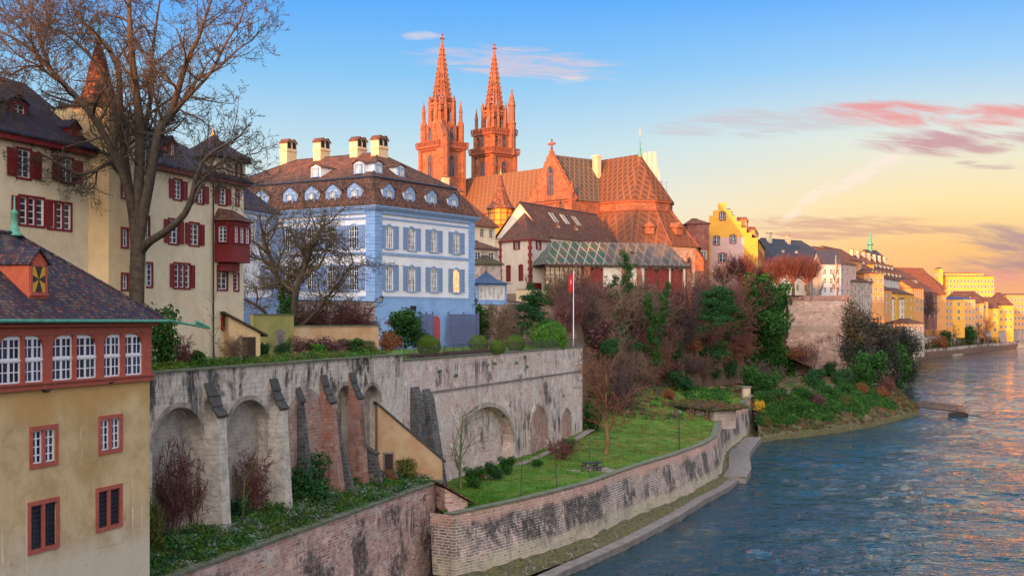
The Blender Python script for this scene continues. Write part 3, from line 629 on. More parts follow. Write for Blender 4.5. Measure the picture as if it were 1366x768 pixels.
# right stretch, curved
def strip_wall(name, top, foot, zt, zf, mat, label, cat, thick=.7, zdeep=-1, rows=4, m=4, parent=None):
    rt = empty(name, (top[0][0], top[0][1], 0), 0, label, cat) if parent is None else parent
    o0 = Vector((top[0][0], top[0][1], 0)) if parent is None else Vector((0, 0, 0))
    tp = sub_lin([(x, y, z) for (x, y), z in zip(top, zt)], m); ft = sub_lin([(x, y, zf) for x, y in foot], m); mb = MB()
    for j in range(len(tp) - 1):
        for r_ in range(rows):
            f0, f1 = r_ / rows, (r_ + 1) / rows
            mb.face([ft[j].lerp(tp[j], f0) - o0, ft[j + 1].lerp(tp[j + 1], f0) - o0, ft[j + 1].lerp(tp[j + 1], f1) - o0, ft[j].lerp(tp[j], f1) - o0])
    def inl(j):
        a = tp[max(0, j - 1)]; b = tp[min(len(tp) - 1, j + 1)]; d = (b - a); d.z = 0; d.normalize(); return Vector((-d.y, d.x, 0)) * thick
    for j in range(len(tp) - 1):
        p, q = tp[j] - o0, tp[j + 1] - o0; pi, qi = p + inl(j), q + inl(j + 1); dn = Vector((0, 0, 2))
        mb.face([p, q, qi, pi]); mb.face([pi, qi, qi - dn, pi - dn])
    p = tp[0] - o0; f = ft[0] - o0; mb.face([f, p, p + inl(0) * 3, f + inl(0) * 3]); p = tp[-1] - o0; f = ft[-1] - o0; mb.face([f, p, p + inl(len(tp) - 1) * 3, f + inl(len(tp) - 1) * 3])
    w_ = mb.build('wall', mat, rt)
    cp = MB()
    for j in range(len(tp) - 1):
        p, q = tp[j] - o0, tp[j + 1] - o0; pi, qi = inl(j), inl(j + 1); up = Vector((0, 0, .12))
        cp.prism([p - pi * .12, q - qi * .12, q + qi * 1.1, p + pi * 1.1], up)
    cp.build('coping', M['coping'], rt); return rt
def offs(P_, d_):
    out = []
    for i in range(len(P_)):
        a, b = Vector(P_[max(0, i - 1)]), Vector(P_[min(len(P_) - 1, i + 1)]); t_ = (b - a).normalized(); out.append((P_[i][0] + t_.y * d_, P_[i][1] - t_.x * d_))
    return out
FB = [(a[0] + (b[0] - a[0]) * .0, a[1] + (b[1] - a[1]) * .0) for a, b in zip(offs(TB, .6), TB)]
FB[0] = (TB[0][0] + .25, TB[0][1] - .1)
RBW = strip_wall('river_wall', TB, FB, [5.5] * 11 + [5.6, 5.8, 6.1, 6.3], .9, M['wall_river_b'], 'curving river wall of blackened stone with pink top, rounding the lawn', 'retaining wall', rows=6)
pier = MB(); pier.box(-.1, 1.6, -.5, 1.4, -1, 6.1); pier.build('pier', M['wall_river_a'], RA, T(LRA, .3, 0, R(-12)))
m_ = MB(); m_.prism([(-1.2, 8.3, -1), (0, 0, -1), (.25, -.1, -1), (1.4, 1.2, -1), (0, 8.4, -1)], (0, 0, 6.4)); m_.build('return_wall', M['wall_river_b'], RBW)
bt = MB()
for k, j in ((0, 3), (1, 6), (2, 8), (3, 10)):
    pass
loft('wall_foot_rubble', [[(x - .2, y, 1.05) for x, y in FB], [(w_[0] - (w_[0] - f[0]) * .45, w_[1] - (w_[1] - f[1]) * .45, .45) for f, w_ in zip(FB, WB)]], M['rubble'], 8, 5, .5, .8)
# the quay ledge along the water, in two steps
def ledge(pts, wid, z, label):
    rt = empty('quay_ledge', (pts[0][0], pts[0][1], 0), 0, label, 'quay'); o0 = Vector((pts[0][0], pts[0][1], 0))
    p = sub_lin([(x, y, 0) for x, y in pts], 4); mb = MB(); mb2 = MB()
    def inl(j):
        a = p[max(0, j - 1)]; b = p[min(len(p) - 1, j + 1)]; d = b - a; d.normalize(); return Vector((-d.y, d.x, 0)) * wid
    for j in range(len(p) - 1):
        a, b = p[j] - o0, p[j + 1] - o0; ai, bi = a + inl(j), b + inl(j + 1)
        mb.face([a + Vector((0, 0, z)), b + Vector((0, 0, z)), bi + Vector((0, 0, z)), ai + Vector((0, 0, z))])
        mb.face([a + Vector((.06, -.03, -1)), b + Vector((.06, -.03, -1)), b + Vector((0, 0, z - .18)), a + Vector((0, 0, z - .18))]); mb.face([bi + Vector((0, 0, -1)), ai + Vector((0, 0, -1)), ai + Vector((0, 0, z)), bi + Vector((0, 0, z))])
        if j % 2 == 0 or True: mb2.prism([a + (a - ai).normalized() * .06 + Vector((0, 0, z - .18)), b + (b - bi).normalized() * .06 + Vector((0, 0, z - .18)), b.lerp(bi, .4) + Vector((0, 0, z - .18)), a.lerp(ai, .4) + Vector((0, 0, z - .18))], (0, 0, .2))
    a = p[0] - o0; b = a + inl(0); mb.face([a + Vector((0, 0, -1)), a + Vector((0, 0, z)), b + Vector((0, 0, z)), b + Vector((0, 0, -1))])
    mb.build('walkway', M['concrete'], rt); mb2.build('kerb', M['concrete'], rt); return rt
ledge(WB[:9], 1.15, .55, 'low narrow stone ledge at the foot of the river wall, nearest stretch')
ledge([(x + dx, y) for (x, y), dx in zip(WB[8:], (1.0, 1.3, 1.4, 1.2, 1.0, .6, .2))], 2.8, .85, 'wider raised quay walkway bending round the wall before the ivy bank')
# ---------------------------------------------------------------- building helpers
WM = {}
def win_meshes(w, h, arch, fr, fcol, sash, glass, cols, rows, sill, mull, fw, proud=.05, deep=.16):
    key = (round(w, 2), round(h, 2), arch, fr, fcol, sash, glass, cols, rows, sill, mull, fw)
    if key in WM: return WM[key]
    f = MB()
    if fr:
        ah = arch * h
        f.box(-w / 2 - fw, -w / 2, -proud, deep, 0, h); f.box(w / 2, w / 2 + fw, -proud, deep, 0, h)
        if arch: 
            n = 8; ptsi = [(-w / 2 + w * i / n, h - ah * (2 * i / n - 1) ** 2) for i in range(n + 1)]
            for (x0, z0), (x1, z1) in zip(ptsi, ptsi[1:]): f.prism([(x0, -proud, z0), (x1, -proud, z1), (x1, -proud, z1 + fw * 1.2), (x0, -proud, z0 + fw * 1.2)], (0, proud + deep, 0))
            f.prism([(-w / 2 - fw, -proud, h - ah), (-w / 2, -proud, h - ah), (-w / 2, -proud, h - ah + fw * 1.2), (-w / 2 - fw, -proud, h - ah + fw)], (0, proud + deep, 0))
            f.prism([(w / 2, -proud, h - ah), (w / 2 + fw, -proud, h - ah), (w / 2 + fw, -proud, h - ah + fw), (w / 2, -proud, h - ah + fw * 1.2)], (0, proud + deep, 0))
        else: f.box(-w / 2 - fw, w / 2 + fw, -proud, deep, h, h + fw)
        if sill: f.box(-w / 2 - fw - .04, w / 2 + fw + .04, -proud - .10, deep, -fw * .8, 0)
        else: f.box(-w / 2 - fw, w / 2 + fw, -proud, deep, -fw, 0)
        for k in range(1, mull):
            xx = -w / 2 + w * k / mull; f.box(xx - fw * .4, xx + fw * .4, -proud + .01, deep, 0, h - (ah * .6 if arch else 0))
    fm = f.mesh('window', M[fcol]) if fr else None
    s = MB(); sw = w / mull; t = .035 if w < 1.3 else .045
    top = lambda x: h - (arch * h * (2 * x / w) ** 2 if arch else 0)
    for k in range(mull):
        x0 = -w / 2 + sw * k + (fw * .4 if k else 0); x1 = -w / 2 + sw * (k + 1) - (fw * .4 if k < mull - 1 else 0)
        o = .055
        s.box(x0, x0 + o, .06, .11, 0, top(x0)); s.box(x1 - o, x1, .06, .11, 0, top(x1)); s.box(x0, x1, .06, .11, 0, o)
        n = 4 if arch else 1
        for i in range(n):
            a, b = x0 + (x1 - x0) * i / n, x0 + (x1 - x0) * (i + 1) / n
            s.prism([(a, .06, top(a) - o), (b, .06, top(b) - o), (b, .06, top(b)), (a, .06, top(a))], (0, .05, 0))
        for i in range(1, cols):
            xx = x0 + (x1 - x0) * i / cols; tt = t if (cols % 2 or i != cols // 2) else t * 1.8; s.box(xx - tt / 2, xx + tt / 2, .07, .105, 0, top(xx))
        for i in range(1, rows):
            zz = h * i / rows; s.box(x0, x1, .068, .103, zz - t / 2, zz + t / 2)
    sm = s.mesh('sash', M[sash])
    g = MB(); n = 8
    g.face([(-w / 2, .10, 0), (w / 2, .10, 0)] + [(w / 2 - w * i / n, .10, top(w / 2 - w * i / n)) for i in range(n + 1)])
    gm_ = g.mesh('pane', M[glass]); WM[key] = (fm, sm, gm_); return WM[key]
def window(parent, FM, x, z, w, h, arch=0, fr=True, fcol='creamtrim', sash='whitepaint', glass='glass', cols=2, rows=3, sill=True, mull=1, fw=.14, shut=None, sw=None, sfull=True, name='window', y=0):
    if parent.name.startswith('dormer'): y -= .125        # set proud of a solid face
    fm, sm, g = win_meshes(w, h, arch, fr, fcol, sash, glass, cols, rows, sill, mull, fw)
    Mx = FM @ T(x, y, z)
    if fm: o = link(name, fm, parent, Mx); link('sash', sm, o); link('pane', g, o)
    else: o = link(name, sm, parent, Mx); link('pane', g, o)
    if shut:
        sw = sw or w * .52
        key = ('sh', round(sw, 2), round(h, 2), shut)
        if key not in WM:
            m_ = MB(); fr_ = .06
            m_.box(0, sw, 0, .02, 0, h); m_.box(0, fr_, -.025, 0, 0, h); m_.box(sw - fr_, sw, -.025, 0, 0, h); m_.box(fr_, sw - fr_, -.025, 0, 0, fr_); m_.box(fr_, sw - fr_, -.025, 0, h - fr_, h); m_.box(fr_, sw - fr_, -.025, 0, h * .48, h * .48 + fr_)
            k = int(h / .11)
            for i in range(1, k): m_.box(fr_, sw - fr_, -.014, 0, h * i / k, h * i / k + .05)
            WM[key] = m_.mesh('shutter', M[shut])
        for sx in ((-w / 2 - fw - sw - .01), (w / 2 + fw + .01)): link('shutter', WM[key], parent, FM @ T(x + sx, y - .075, z))
    return o
def wall_holes(mb, L, z0, z1, holes, depth=.17, x0=0):
    """front plane y=0 with rectangular openings (x centre, z, w, h) and their reveals"""
    xs = sorted(set([x0, L] + [h[0] - h[2] / 2 for h in holes] + [h[0] + h[2] / 2 for h in holes])); zs = sorted(set([z0, z1] + [h[1] for h in holes] + [h[1] + h[3] for h in holes]))
    xs = [v for v in xs if x0 <= v <= L]; zs = [v for v in zs if z0 <= v <= z1]
    for a, b in zip(xs, xs[1:]):
        for c, d in zip(zs, zs[1:]):
            mx, mz = (a + b) / 2, (c + d) / 2
            if b - a < 1e-4 or d - c < 1e-4 or any(abs(mx - h[0]) < h[2] / 2 and h[1] < mz < h[1] + h[3] for h in holes): continue
            mb.face([(a, 0, c), (b, 0, c), (b, 0, d), (a, 0, d)])
    for hx, hz, hw, hh in holes:
        a, b, c, d = hx - hw / 2, hx + hw / 2, hz, hz + hh
        mb.face([(a, 0, c), (a, 0, d), (a, depth, d), (a, depth, c)]); mb.face([(b, 0, c), (b, depth, c), (b, depth, d), (b, 0, d)])
        mb.face([(a, 0, d), (b, 0, d), (b, depth, d), (a, depth, d)]); mb.face([(a, 0, c), (a, depth, c), (b, depth, c), (b, 0, c)])
def hole_of(x, z, w, h): return (x, z, w, h)
def hip_roof(mb, L, D, ze, zr, ov=.4, hl=None, hr=None, x0=0, y0=0, th=.14, flare=0):
    """hl/hr: inset of ridge end (None = gable)"""
    a = (x0 - ov, y0 - ov, ze); b = (x0 + L + ov, y0 - ov, ze); c = (x0 + L + ov, y0 + D + ov, ze); d = (x0 - ov, y0 + D + ov, ze)
    r0 = (x0 + (hl if hl is not None else -ov), y0 + D / 2, zr); r1 = (x0 + L - (hr if hr is not None else -ov), y0 + D / 2, zr)
    fs = [[a, b, r1, r0], [c, d, r0, r1], [b, c, r1], [d, a, r0]]
    isg = [False, False, hr is None, hl is None]
    for f_, g_ in zip(fs, isg):
        if g_: continue
        if flare:
            # bell-cast foot: split the slope
            pass
        mb.face(f_)
    dn = lambda p: (p[0], p[1], p[2] - th)
    for p, q in ((a, b), (b, c), (c, d), (d, a)):
        mb.face([dn(p), dn(q), q, p])
    if hl is None: mb.face([a, dn(a), dn(r0), r0]); mb.face([dn(r0), dn(d), d, r0])
    if hr is None: mb.face([b, r1, dn(r1), dn(b)]); mb.face([c, dn(c), dn(r1), r1])
    if hl is None or hr is None:
        mb.face([dn(a), dn(r0), dn(r1), dn(b)]); mb.face([dn(c), dn(r1), dn(r0), dn(d)])
    else: mb.face([dn(d), dn(c), dn(b), dn(a)])
    return mb
def ridge_caps(mb, p, q, r=.11):
    p, q = Vector(p), Vector(q); n = max(1, int((q - p).length / .45))
    for i in range(n): mb.bar(p.lerp(q, i / n), p.lerp(q, (i + 1.08) / n), r * 1.12, r * .92, 6)
def chimney(parent, x, y, z0, z1, w, d, mat, top='flat', name='chimney', rz=0):
    m_ = MB(); m_.box(-w / 2, w / 2, -d / 2, d / 2, z0, z1); m_.box(-w / 2 - .08, w / 2 + .08, -d / 2 - .08, d / 2 + .08, z1 - .25, z1 - .1)
    c = m_.build(name, M[mat], parent, T(x, y, 0, rz))
    k = MB()
    if top == 'flat': k.box(-w / 2 - .12, w / 2 + .12, -d / 2 - .12, d / 2 + .12, z1 + .02, z1 + .12)
    else: k.prism([(-w / 2 - .1, -d / 2 - .1, z1), (w / 2 + .1, -d / 2 - .1, z1), (0, -d / 2 - .1, z1 + w * .45)], (0, d + .2, 0))
    k.build('chimney_cap', M['roof_red'], c); return c
def dormer(parent, FM, x, y, z, w, h, dp, wall, roof, wfn=None, pitch=.55, name='dormer', shed=False, ov=.12):
    """face at local y, growing back dp; roof gabled"""
    m_ = MB(); mat = [M[wall]]
    m_.prism([(-w / 2, 0, -.6), (w / 2, 0, -.6), (w / 2, 0, h)] + ([] if shed else [(0, 0, h + w / 2 * pitch)]) + [(-w / 2, 0, h)], (0, dp, 0))
    dd = m_.build(name, mat, parent, FM @ T(x, y, z))
    r = MB(); rp = h + w / 2 * pitch
    if shed: r.prism([(-w / 2 - ov, -ov, h), (w / 2 + ov, -ov, h), (w / 2 + ov, -ov, h + .1), (-w / 2 - ov, -ov, h + .1)], (0, dp + ov, .0))
    else:
        for sg in (-1, 1):
            q = [(0, -ov, rp + .02), (sg * (w / 2 + ov), -ov, h - ov * pitch + .02), (sg * (w / 2 + ov), -ov, h - ov * pitch + .10), (0, -ov, rp + .11)]
            r.prism(q, (0, dp + ov, 0))
    r.build('dormer_roof', M[roof], dd)
    if wfn: wfn(dd)
    return dd
def facade(parent, O, ang, L, z0, z1, wins, wall, defaults={}, name='wall', extra=None, depth=.17):
    """O=(x,y) in the parent's frame. wins: dicts x,z,w,h,..."""
    FM = Matrix.Translation((O[0], O[1], 0)) @ Matrix.Rotation(ang, 4, 'Z')
    ws = [{**defaults, **q} for q in wins]
    mb = MB(); wall_holes(mb, L, z0, z1, [(q['x'], q['z'], q['w'], q['h']) for q in ws], depth)
    if extra: extra(mb)
    mb.build(name, M[wall], parent, FM)
    for q in ws: window(parent, FM, **q)
    return FM
# ---------------------------------------------------------------- house at the left edge with the glazed gallery
# facade line parallel to the bank; local x runs away from the viewer
RHx = lambda Y: -16.8 + .311 * (Y - 57)
RH = empty('riverside_house', (RHx(38), 38, 0), ANG, 'ochre house at the left edge with white arched gallery windows under a mottled dark roof', 'house')
LRH = (57 - 38) * 1.0472
def rs(px):
    k = (px - HX) / F; Y = (-16.8 - .311 * 57) / (k - .311); return (Y - 38) * 1.0472, Y
def rz(px, py): return CH + (HY - py) / F * rs(px)[1]
ws = []
for l, r, t, b in ((39, 77, 567, 622), (131, 163, 553, 604)):
    s = (rs(l)[0] + rs(r)[0]) / 2; w_ = rs(r)[0] - rs(l)[0]; ws.append(dict(x=s, z=rz((l + r) / 2, b) + .16, w=w_ - .36, h=rz((l + r) / 2, t) - rz((l + r) / 2, b) - .34, cols=2, rows=4))
for l, r, t, b in ((36, 79, 665, 735), (127, 163, 647, 706)):
    s = (rs(l)[0] + rs(r)[0]) / 2; w_ = rs(r)[0] - rs(l)[0]; ws.append(dict(x=s, z=rz((l + r) / 2, b) + .18, w=w_ - .40, h=rz((l + r) / 2, t) - rz((l + r) / 2, b) - .38, cols=3, rows=8, sash='iron'))
# one more pair further left, outside the frame
zg = rz(100, 515); ze = 19.95
def ex(mb):
    mb.box(LRH - .02, LRH, .0, 7.5, -1, zg); mb.face([(0, 7.5, -1), (0, 7.5, zg), (LRH, 7.5, zg), (LRH, 7.5, -1)]); mb.face([(0, 0, -1), (0, 0, zg), (0, 7.5, zg), (0, 7.5, -1)])
facade(RH, (0, 0), 0, LRH - .02, -1, zg, ws, 'ochre', dict(fcol='redframe', fw=.18, mull=2, glass='glass_blue', sill=False), extra=ex)
# gallery: red timber frame with six lights in view
G = MB(); G.box(0, LRH + .03, -.16, 7.4, zg, zg + .22); G.box(0, LRH + .10, -.24, 0, zg + .22, zg + .30)
G.box(0, LRH + .05, -.10, 7.4, ze - .62, ze - .28); G.box(0, LRH + .22, -.34, .3, ze - .28, ze - .02)
G.build('gallery_beam', M['red2'], RH)
gz0, gz1 = zg + .30, ze - .62; gh = gz1 - gz0
edges = [(-3.5, 27), (31, 57), (68, 96), (100, 128), (137, 160), (165, 189)]
edges_s = [(rs(a)[0], rs(b)[0]) for a, b in edges]
pitch_ = edges_s[2][0] - edges_s[0][0]
allp = []
for i in range(-4, 6, 2):
    if i >= 0: allp.append((edges_s[i], edges_s[i + 1]))
    else:
        sh = pitch_ * i / 2; allp.append(((edges_s[0][0] + sh, edges_s[0][1] + sh), (edges_s[1][0] + sh, edges_s[1][1] + sh)))
prev = 0.0
post = MB()
for (a0, a1), (b0, b1) in allp:
    if a0 < 0: continue
    post.box(prev, a0, -.08, .14, gz0, gz1); post.box(a1, b0, -.10, .14, gz0, gz1)
    # arched heads: fill the outer upper corners
    for x0, x1, side in ((a0, a1, -1), (b0, b1, 1)):
        n = 7; w_ = x1 - x0
        for k in range(n):
            t0, t1 = k / n * .55, (k + 1) / n * .55
            hh = lambda t: (1 - math.sqrt(max(0, 1 - (1 - t / .55) ** 2))) * .52
            if side < 0: q = [(x0 + w_ * t0, gz1 - hh(t0)), (x0 + w_ * t1, gz1 - hh(t1))]
            else: q = [(x1 - w_ * t1, gz1 - hh(t1)), (x1 - w_ * t0, gz1 - hh(t0))]
            post.prism([(q[0][0], -.06, q[0][1]), (q[1][0], -.06, q[1][1]), (q[1][0], -.06, gz1), (q[0][0], -.06, gz1)], (0, .12, 0))
    prev = b1
post.box(prev, LRH + .03, -.08, .14, gz0, gz1); post.box(LRH - .14, LRH + .02, .14, 7.4, gz0, gz1)
post.build('gallery_post', M['red2'], RH)
for (a0, a1), (b0, b1) in allp:
    if a0 < 0: continue
    for x0, x1 in ((a0, a1), (b0, b1)):
        cx, w_ = (x0 + x1) / 2, x1 - x0
        s = MB(); zm = gz0 + gh * .48
        for zz0, zz1, rws in ((gz0, zm - .03, 2), (zm + .03, gz1, 2)):
            s.box(-w_ / 2, -w_ / 2 + .07, .02, .08, zz0, zz1); s.box(w_ / 2 - .07, w_ / 2, .02, .08, zz0, zz1); s.box(-w_ / 2, w_ / 2, .02, .08, zz0, zz0 + .06); s.box(-w_ / 2, w_ / 2, .02, .08, zz1 - (.16 if zz1 == gz1 else .06), zz1)
            s.box(-.05, .05, .015, .085, zz0, zz1)
            for xx in (-w_ / 4, w_ / 4): s.box(xx - .02, xx + .02, .03, .07, zz0, zz1)
            for r_ in range(1, rws): zc = zz0 + (zz1 - zz0) * r_ / rws; s.box(-w_ / 2, w_ / 2, .03, .07, zc - .02, zc + .02)
        s.box(-w_ / 2 - .03, w_ / 2 + .03, -.02, .10, zm - .045, zm + .045)
        wn = s.build('gallery_window', M['whitepaint'], RH, T(cx, 0, 0))
        g = MB(); g.box(-w_ / 2, w_ / 2, .055, .065, gz0, gz1); g.build('pane', M['glass_blue'], wn)
# roof: hipped at the far end
rf = MB(); D = 8.3; zr = 23.75; hip_roof(rf, LRH, D, ze, zr, .55, hl=None, hr=4.1)
rf.build('roof', M['roof_dark'], RH)
rc = MB(); ridge_caps(rc, (0, D / 2, zr), (LRH - 4.1, D / 2, zr)); ridge_caps(rc, (LRH + .55, -.55, ze), (LRH - 4.1, D / 2, zr), .10); ridge_caps(rc, (LRH + .55, D + .55, ze), (LRH - 4.1, D / 2, zr), .10)
rc.build('ridge_tiles', M['roof_dark'], RH)
gt = MB(); gt.bar((0, -.62, ze - .02), (LRH + .6, -.62, ze - .06), .075, n=8); gt.build('gutter', M['copper'], RH)
fn = MB(); fn.lathe([(.42, 0), (.30, .12), (.20, .22), (.22, .34), (.14, .42), (.16, .62), (.12, .95), (.19, 1.02), (.10, 1.12), (.05, 1.2), (.03, 1.75), (.0, 1.8)], 10)
fn.build('roof_finial', M['copper'], RH, T(LRH - 4.1, D / 2, zr - .1), True)
# dormer with black and yellow painted shutter
ds, dY = rs(58); slope = (zr - ze) / (D / 2)
dx = (rs(62)[0]); dyy = 1.15; dz = ze + (dyy + .3) * slope * .92
def sunb(dd):
    sh = MB(); wq, hq = .78, 1.05; sh.box(-wq / 2, wq / 2, -.03, 0, .18, .18 + hq); s_ = sh.build('painted_shutter', M['yellowboard'], dd)
    bk = MB(); cz = .18 + hq / 2
    for pts in (((-.22, .18), (.22, .18), (0, cz)), ((-.22, .18 + hq), (.22, .18 + hq), (0, cz))): bk.prism([(p[0] * 1.0, -.034, p[1]) for p in pts], (0, -.012, 0))
    for sg in (-1, 1): bk.prism([(sg * wq / 2, -.034, cz - .17), (sg * wq / 2, -.034, cz + .17), (0, -.034, cz)], (0, -.012, 0))
    bk.build('painted_rays', M['iron'], s_)
    fr = MB(); fr.box(-wq / 2 - .13, -wq / 2, -.05, .02, .05, 1.35); fr.box(wq / 2, wq / 2 + .13, -.05, .02, .05, 1.35); fr.box(-wq / 2 - .13, wq / 2 + .13, -.05, .02, 1.23, 1.36); fr.box(-wq / 2 - .16, wq / 2 + .16, -.08, .02, .03, .17); fr.build('frame', M['red2'], dd)
M['yellowboard'] = plain('yellow_painted_board', (.62, .34, .04), (.5, .26, .03))
M['dormer_red'] = plain('orange_red_board', (.50, .11, .05), (.40, .08, .04))
dormer(RH, Matrix.Identity(4), rs(66)[0], .55, ze + 1.05 * slope, 1.12, 1.38, 2.2, 'dormer_red', 'roof_dark', sunb, .9)
# projecting gutter spout with chain
sp = MB(); sp.bar((LRH + .5, -.62, ze - .02), (LRH + 3.4, -1.1, ze - .42), .06, .05, 8); sp.bar((LRH + 2.4, -.93, ze - .1), (LRH + 3.35, -1.1, ze - .36), .10, .04, 6)
sp.build('gutter_spout', M['copper'], RH)
for px, py in ((57, 521), (142, 510)):
    o = MB(); o.bar((0, .02, 0), (0, -.3, -.02), .045, n=6); o.bar((0, -.05, 0), (.16, -.3, .03), .02, n=5); o.build('drain_spout', M['iron'], RH, T(rs(px)[0], 0, rz(px, py)))

# ---------------------------------------------------------------- cream mansion with the stair tower
FBx = lambda Y: -46.15 + .311 * Y
MS = empty('mansion', (FBx(50), 50, 0), ANG, 'long cream mansion with dark red shutters, a red oriel and a pointed stair tower', 'mansion')
def ms(px):
    k = (px - HX) / F; Y = 46.15 / (.311 - k); return (Y - 50) * 1.0472, Y
def mz(px, py): return CH + (HY - py) / F * ms(px)[1]
LM = ms(325)[0]; st0, st1 = ms(120)[0], ms(180)[0]
ez = 29.7
DW = dict(fcol='red', fw=.12, cols=2, rows=4, sill=False)
def rect(l, r, t, b, **k):
    s0, s1 = ms(l)[0], ms(r)[0]; pm = (l + r) / 2; fw = .12
    return dict(x=(s0 + s1) / 2, z=mz(pm, b) + fw, w=s1 - s0 - 2 * fw, h=mz(pm, t) - mz(pm, b) - 2 * fw, **k)
SH = dict(shut='red')
left = [rect(21, 42, 197, 240, **SH), rect(80, 98, 209, 246, **SH), rect(24, 60, 261, 303, mull=3, cols=1, shut='red', sw=.55), rect(62, 96, 268, 308, mull=3, cols=1)]
left[3]['shut'] = None
right = [rect(191, 204, 349, 384), rect(231, 254, 350, 386, mull=3, cols=1, rows=4, shut='red', sw=.42), rect(289, 304, 354, 388), rect(311, 319, 363, 389, cols=1),
         rect(224, 238, 291, 327, **SH), rect(252, 266, 296, 329, **SH), rect(190, 200, 287, 320),
         rect(190, 200, 231, 268), rect(231, 243, 238, 268, **SH), rect(262, 272, 245, 273, **SH), rect(291, 302, 248, 275, **SH), rect(314, 319, 252, 276, cols=1)]
for q in right:
    if q.get('shut') and 'sw' not in q: q['sw'] = .5
for q in left[:2]: q['sw'] = .72
def exm(mb):
    mb.face([(0, 10, 15), (0, 10, ez), (LM, 10, ez), (LM, 10, 15)]); mb.face([(LM, 0, 15), (LM, 10, 15), (LM, 10, ez), (LM, 0, ez)]); mb.face([(0, 0, 15), (0, 0, ez), (0, 10, ez), (0, 10, 15)])
facade(MS, (0, 0), 0, LM, 15, ez, left + right, 'cream', DW, extra=exm)
# tower: half octagon
tw = st1 - st0; tcx = (st0 + st1) / 2; TZ = 32.1
tpl = [(st0 - .15, 0), (st0 + .35, -1.0), (st1 - .35, -1.0), (st1 + .15, 0)]
def seg(i, wins, **k):
    a, b = Vector(tpl[i]), Vector(tpl[i + 1]); d = b - a
    return facade(MS, a, math.atan2(d.y, d.x), d.length, 15, TZ, wins, 'cream_tower', {**DW, 'cols': 2, 'rows': 2}, name='tower_wall')
tl = (Vector(tpl[2]) - Vector(tpl[1])).length
def trect(t, b): 
    Y = ms(140)[1]; z1 = CH + (HY - t) / F * (Y - .3); z0 = CH + (HY - b) / F * (Y - .3); return dict(x=tl * .42, z=z0 + .12, w=.55, h=z1 - z0 - .24)
seg(0, []); seg(1, [trect(165, 191), trect(237, 265), trect(302, 331), trect(363, 388)]); seg(2, [])
tb = MB(); tb.prism([(st0 - .15, 0, 29), (st1 + .15, 0, 29), (st1 + .15, 3.6, 29), (st0 - .15, 3.6, 29)], (0, 0, TZ - 29)); tb.build('tower_wall', M['cream_tower'], MS)
tr_ = MB(); tr_.lathe([(2.15, TZ - .05), (2.1, TZ + .02), (1.5, TZ + .45), (1.05, TZ + 1.1), (.8, TZ + 1.8), (.45, TZ + 3.3), (.05, TZ + 4.5)], 8, (tcx, 1.0), R(22.5))
tr_.build('tower_roof', M['roof_spire'] if 'roof_spire' in M else M['roof_red'], MS)
tf = MB(); tf.lathe([(.22, 0), (.10, .25), (.06, .5), (.13, .62), (.06, .8), (.03, 1.0), (.11, 1.25), (.11, 1.35), (.02, 1.5), (.0, 1.9)], 8); tf.build('tower_finial', M['copper'], MS, T(tcx, 1.0, TZ + 4.2), True)
# roofs
def slope_roof(name, x0, x1, ze_, zr_, d, hr=None, hl=None, mat='roof_navy', ov=.6, y0=0):
    m_ = MB(); hip_roof(m_, x1 - x0, d, ze_, zr_, ov, hl=hl, hr=hr, x0=x0, y0=y0); return m_.build(name, M[mat], MS)
slope_roof('roof', 0, st0 + .1, ez, 33.9, 10, hl=0.0, hr=None)
slope_roof('roof', st1 - .1, LM - .2, ez - .05, 33.2, 9.6, hr=4.5, hl=None)
ev = MB(); ev.box(0, st0, -.5, .0, ez - .42, ez - .16); ev.box(st1, LM, -.5, 0, ez - .42, ez - .18); ev.build('eaves_board', M['red'], MS)
chimney(MS, ms(38)[0] - 3, 3.6, 32, 35.2, .8, .7, 'creamtrim', 'gable')
cc = chimney(MS, ms(195)[0] + 4, 6.6, 32, 34.6, .8, .7, 'creamtrim', 'gable')
def dw(dd, w=.5, h=.7, glass='glass'): window(dd, Matrix.Identity(4), 0, .2, w, h, cols=2, rows=2, fcol='red', fw=.1, sill=False, glass=glass)
dormer(MS, Matrix.Identity(4), ms(52)[0], 1.4, ez + 1.2, 1.6, .8, 2.6, 'wooddk', 'roof_navy', lambda d: dw(d, .9, .5), .5)
dormer(MS, Matrix.Identity(4), ms(2)[0], 1.4, ez + 1.2, 1.4, .8, 2.6, 'wooddk', 'roof_navy', lambda d: dw(d, .9, .5), .5)
dormer(MS, Matrix.Identity(4), ms(108)[0] - .3, .2, ez + .3, .9, .8, 2.2, 'red', 'roof_navy', None, .8)
dormer(MS, Matrix.Identity(4), ms(246)[0], 1.0, ez + .75, .9, .95, 2.2, 'red', 'roof_navy', lambda d: dw(d), 1.0)
# corner turret at the far end
s0, s1 = ms(287)[0], LM; tcz = 31.1
t2 = MB(); t2.prism([(s0, -.12, 29.2), (s1 + .05, -.12, 29.2), (s1 + .05, 2.9, 29.2), (s0, 2.9, 29.2)], (0, 0, tcz - 29.2)); t2.build('turret_wall', M['cream'], MS)
window(MS, T(0, -.12, 0), ms(315)[0], tcz - 1.3, .5, .95, fcol='red', cols=2, rows=2, fw=.1, sill=False, y=-.125)
t3 = MB(); t3.lathe([(3.0, tcz - .1), (2.9, tcz), (1.9, tcz + .5), (.9, tcz + 1.1), (.1, tcz + 1.65)], 6, ((s0 + s1) / 2, 1.3), R(30)); t3.build('turret_roof', M['roof_navy'], MS)
t4 = MB(); t4.lathe([(.12, 0), (.16, .25), (.05, .4), (.02, .9)], 6); t4.build('turret_finial', M['gold'], MS, T((s0 + s1) / 2, 1.3, tcz + 1.5))
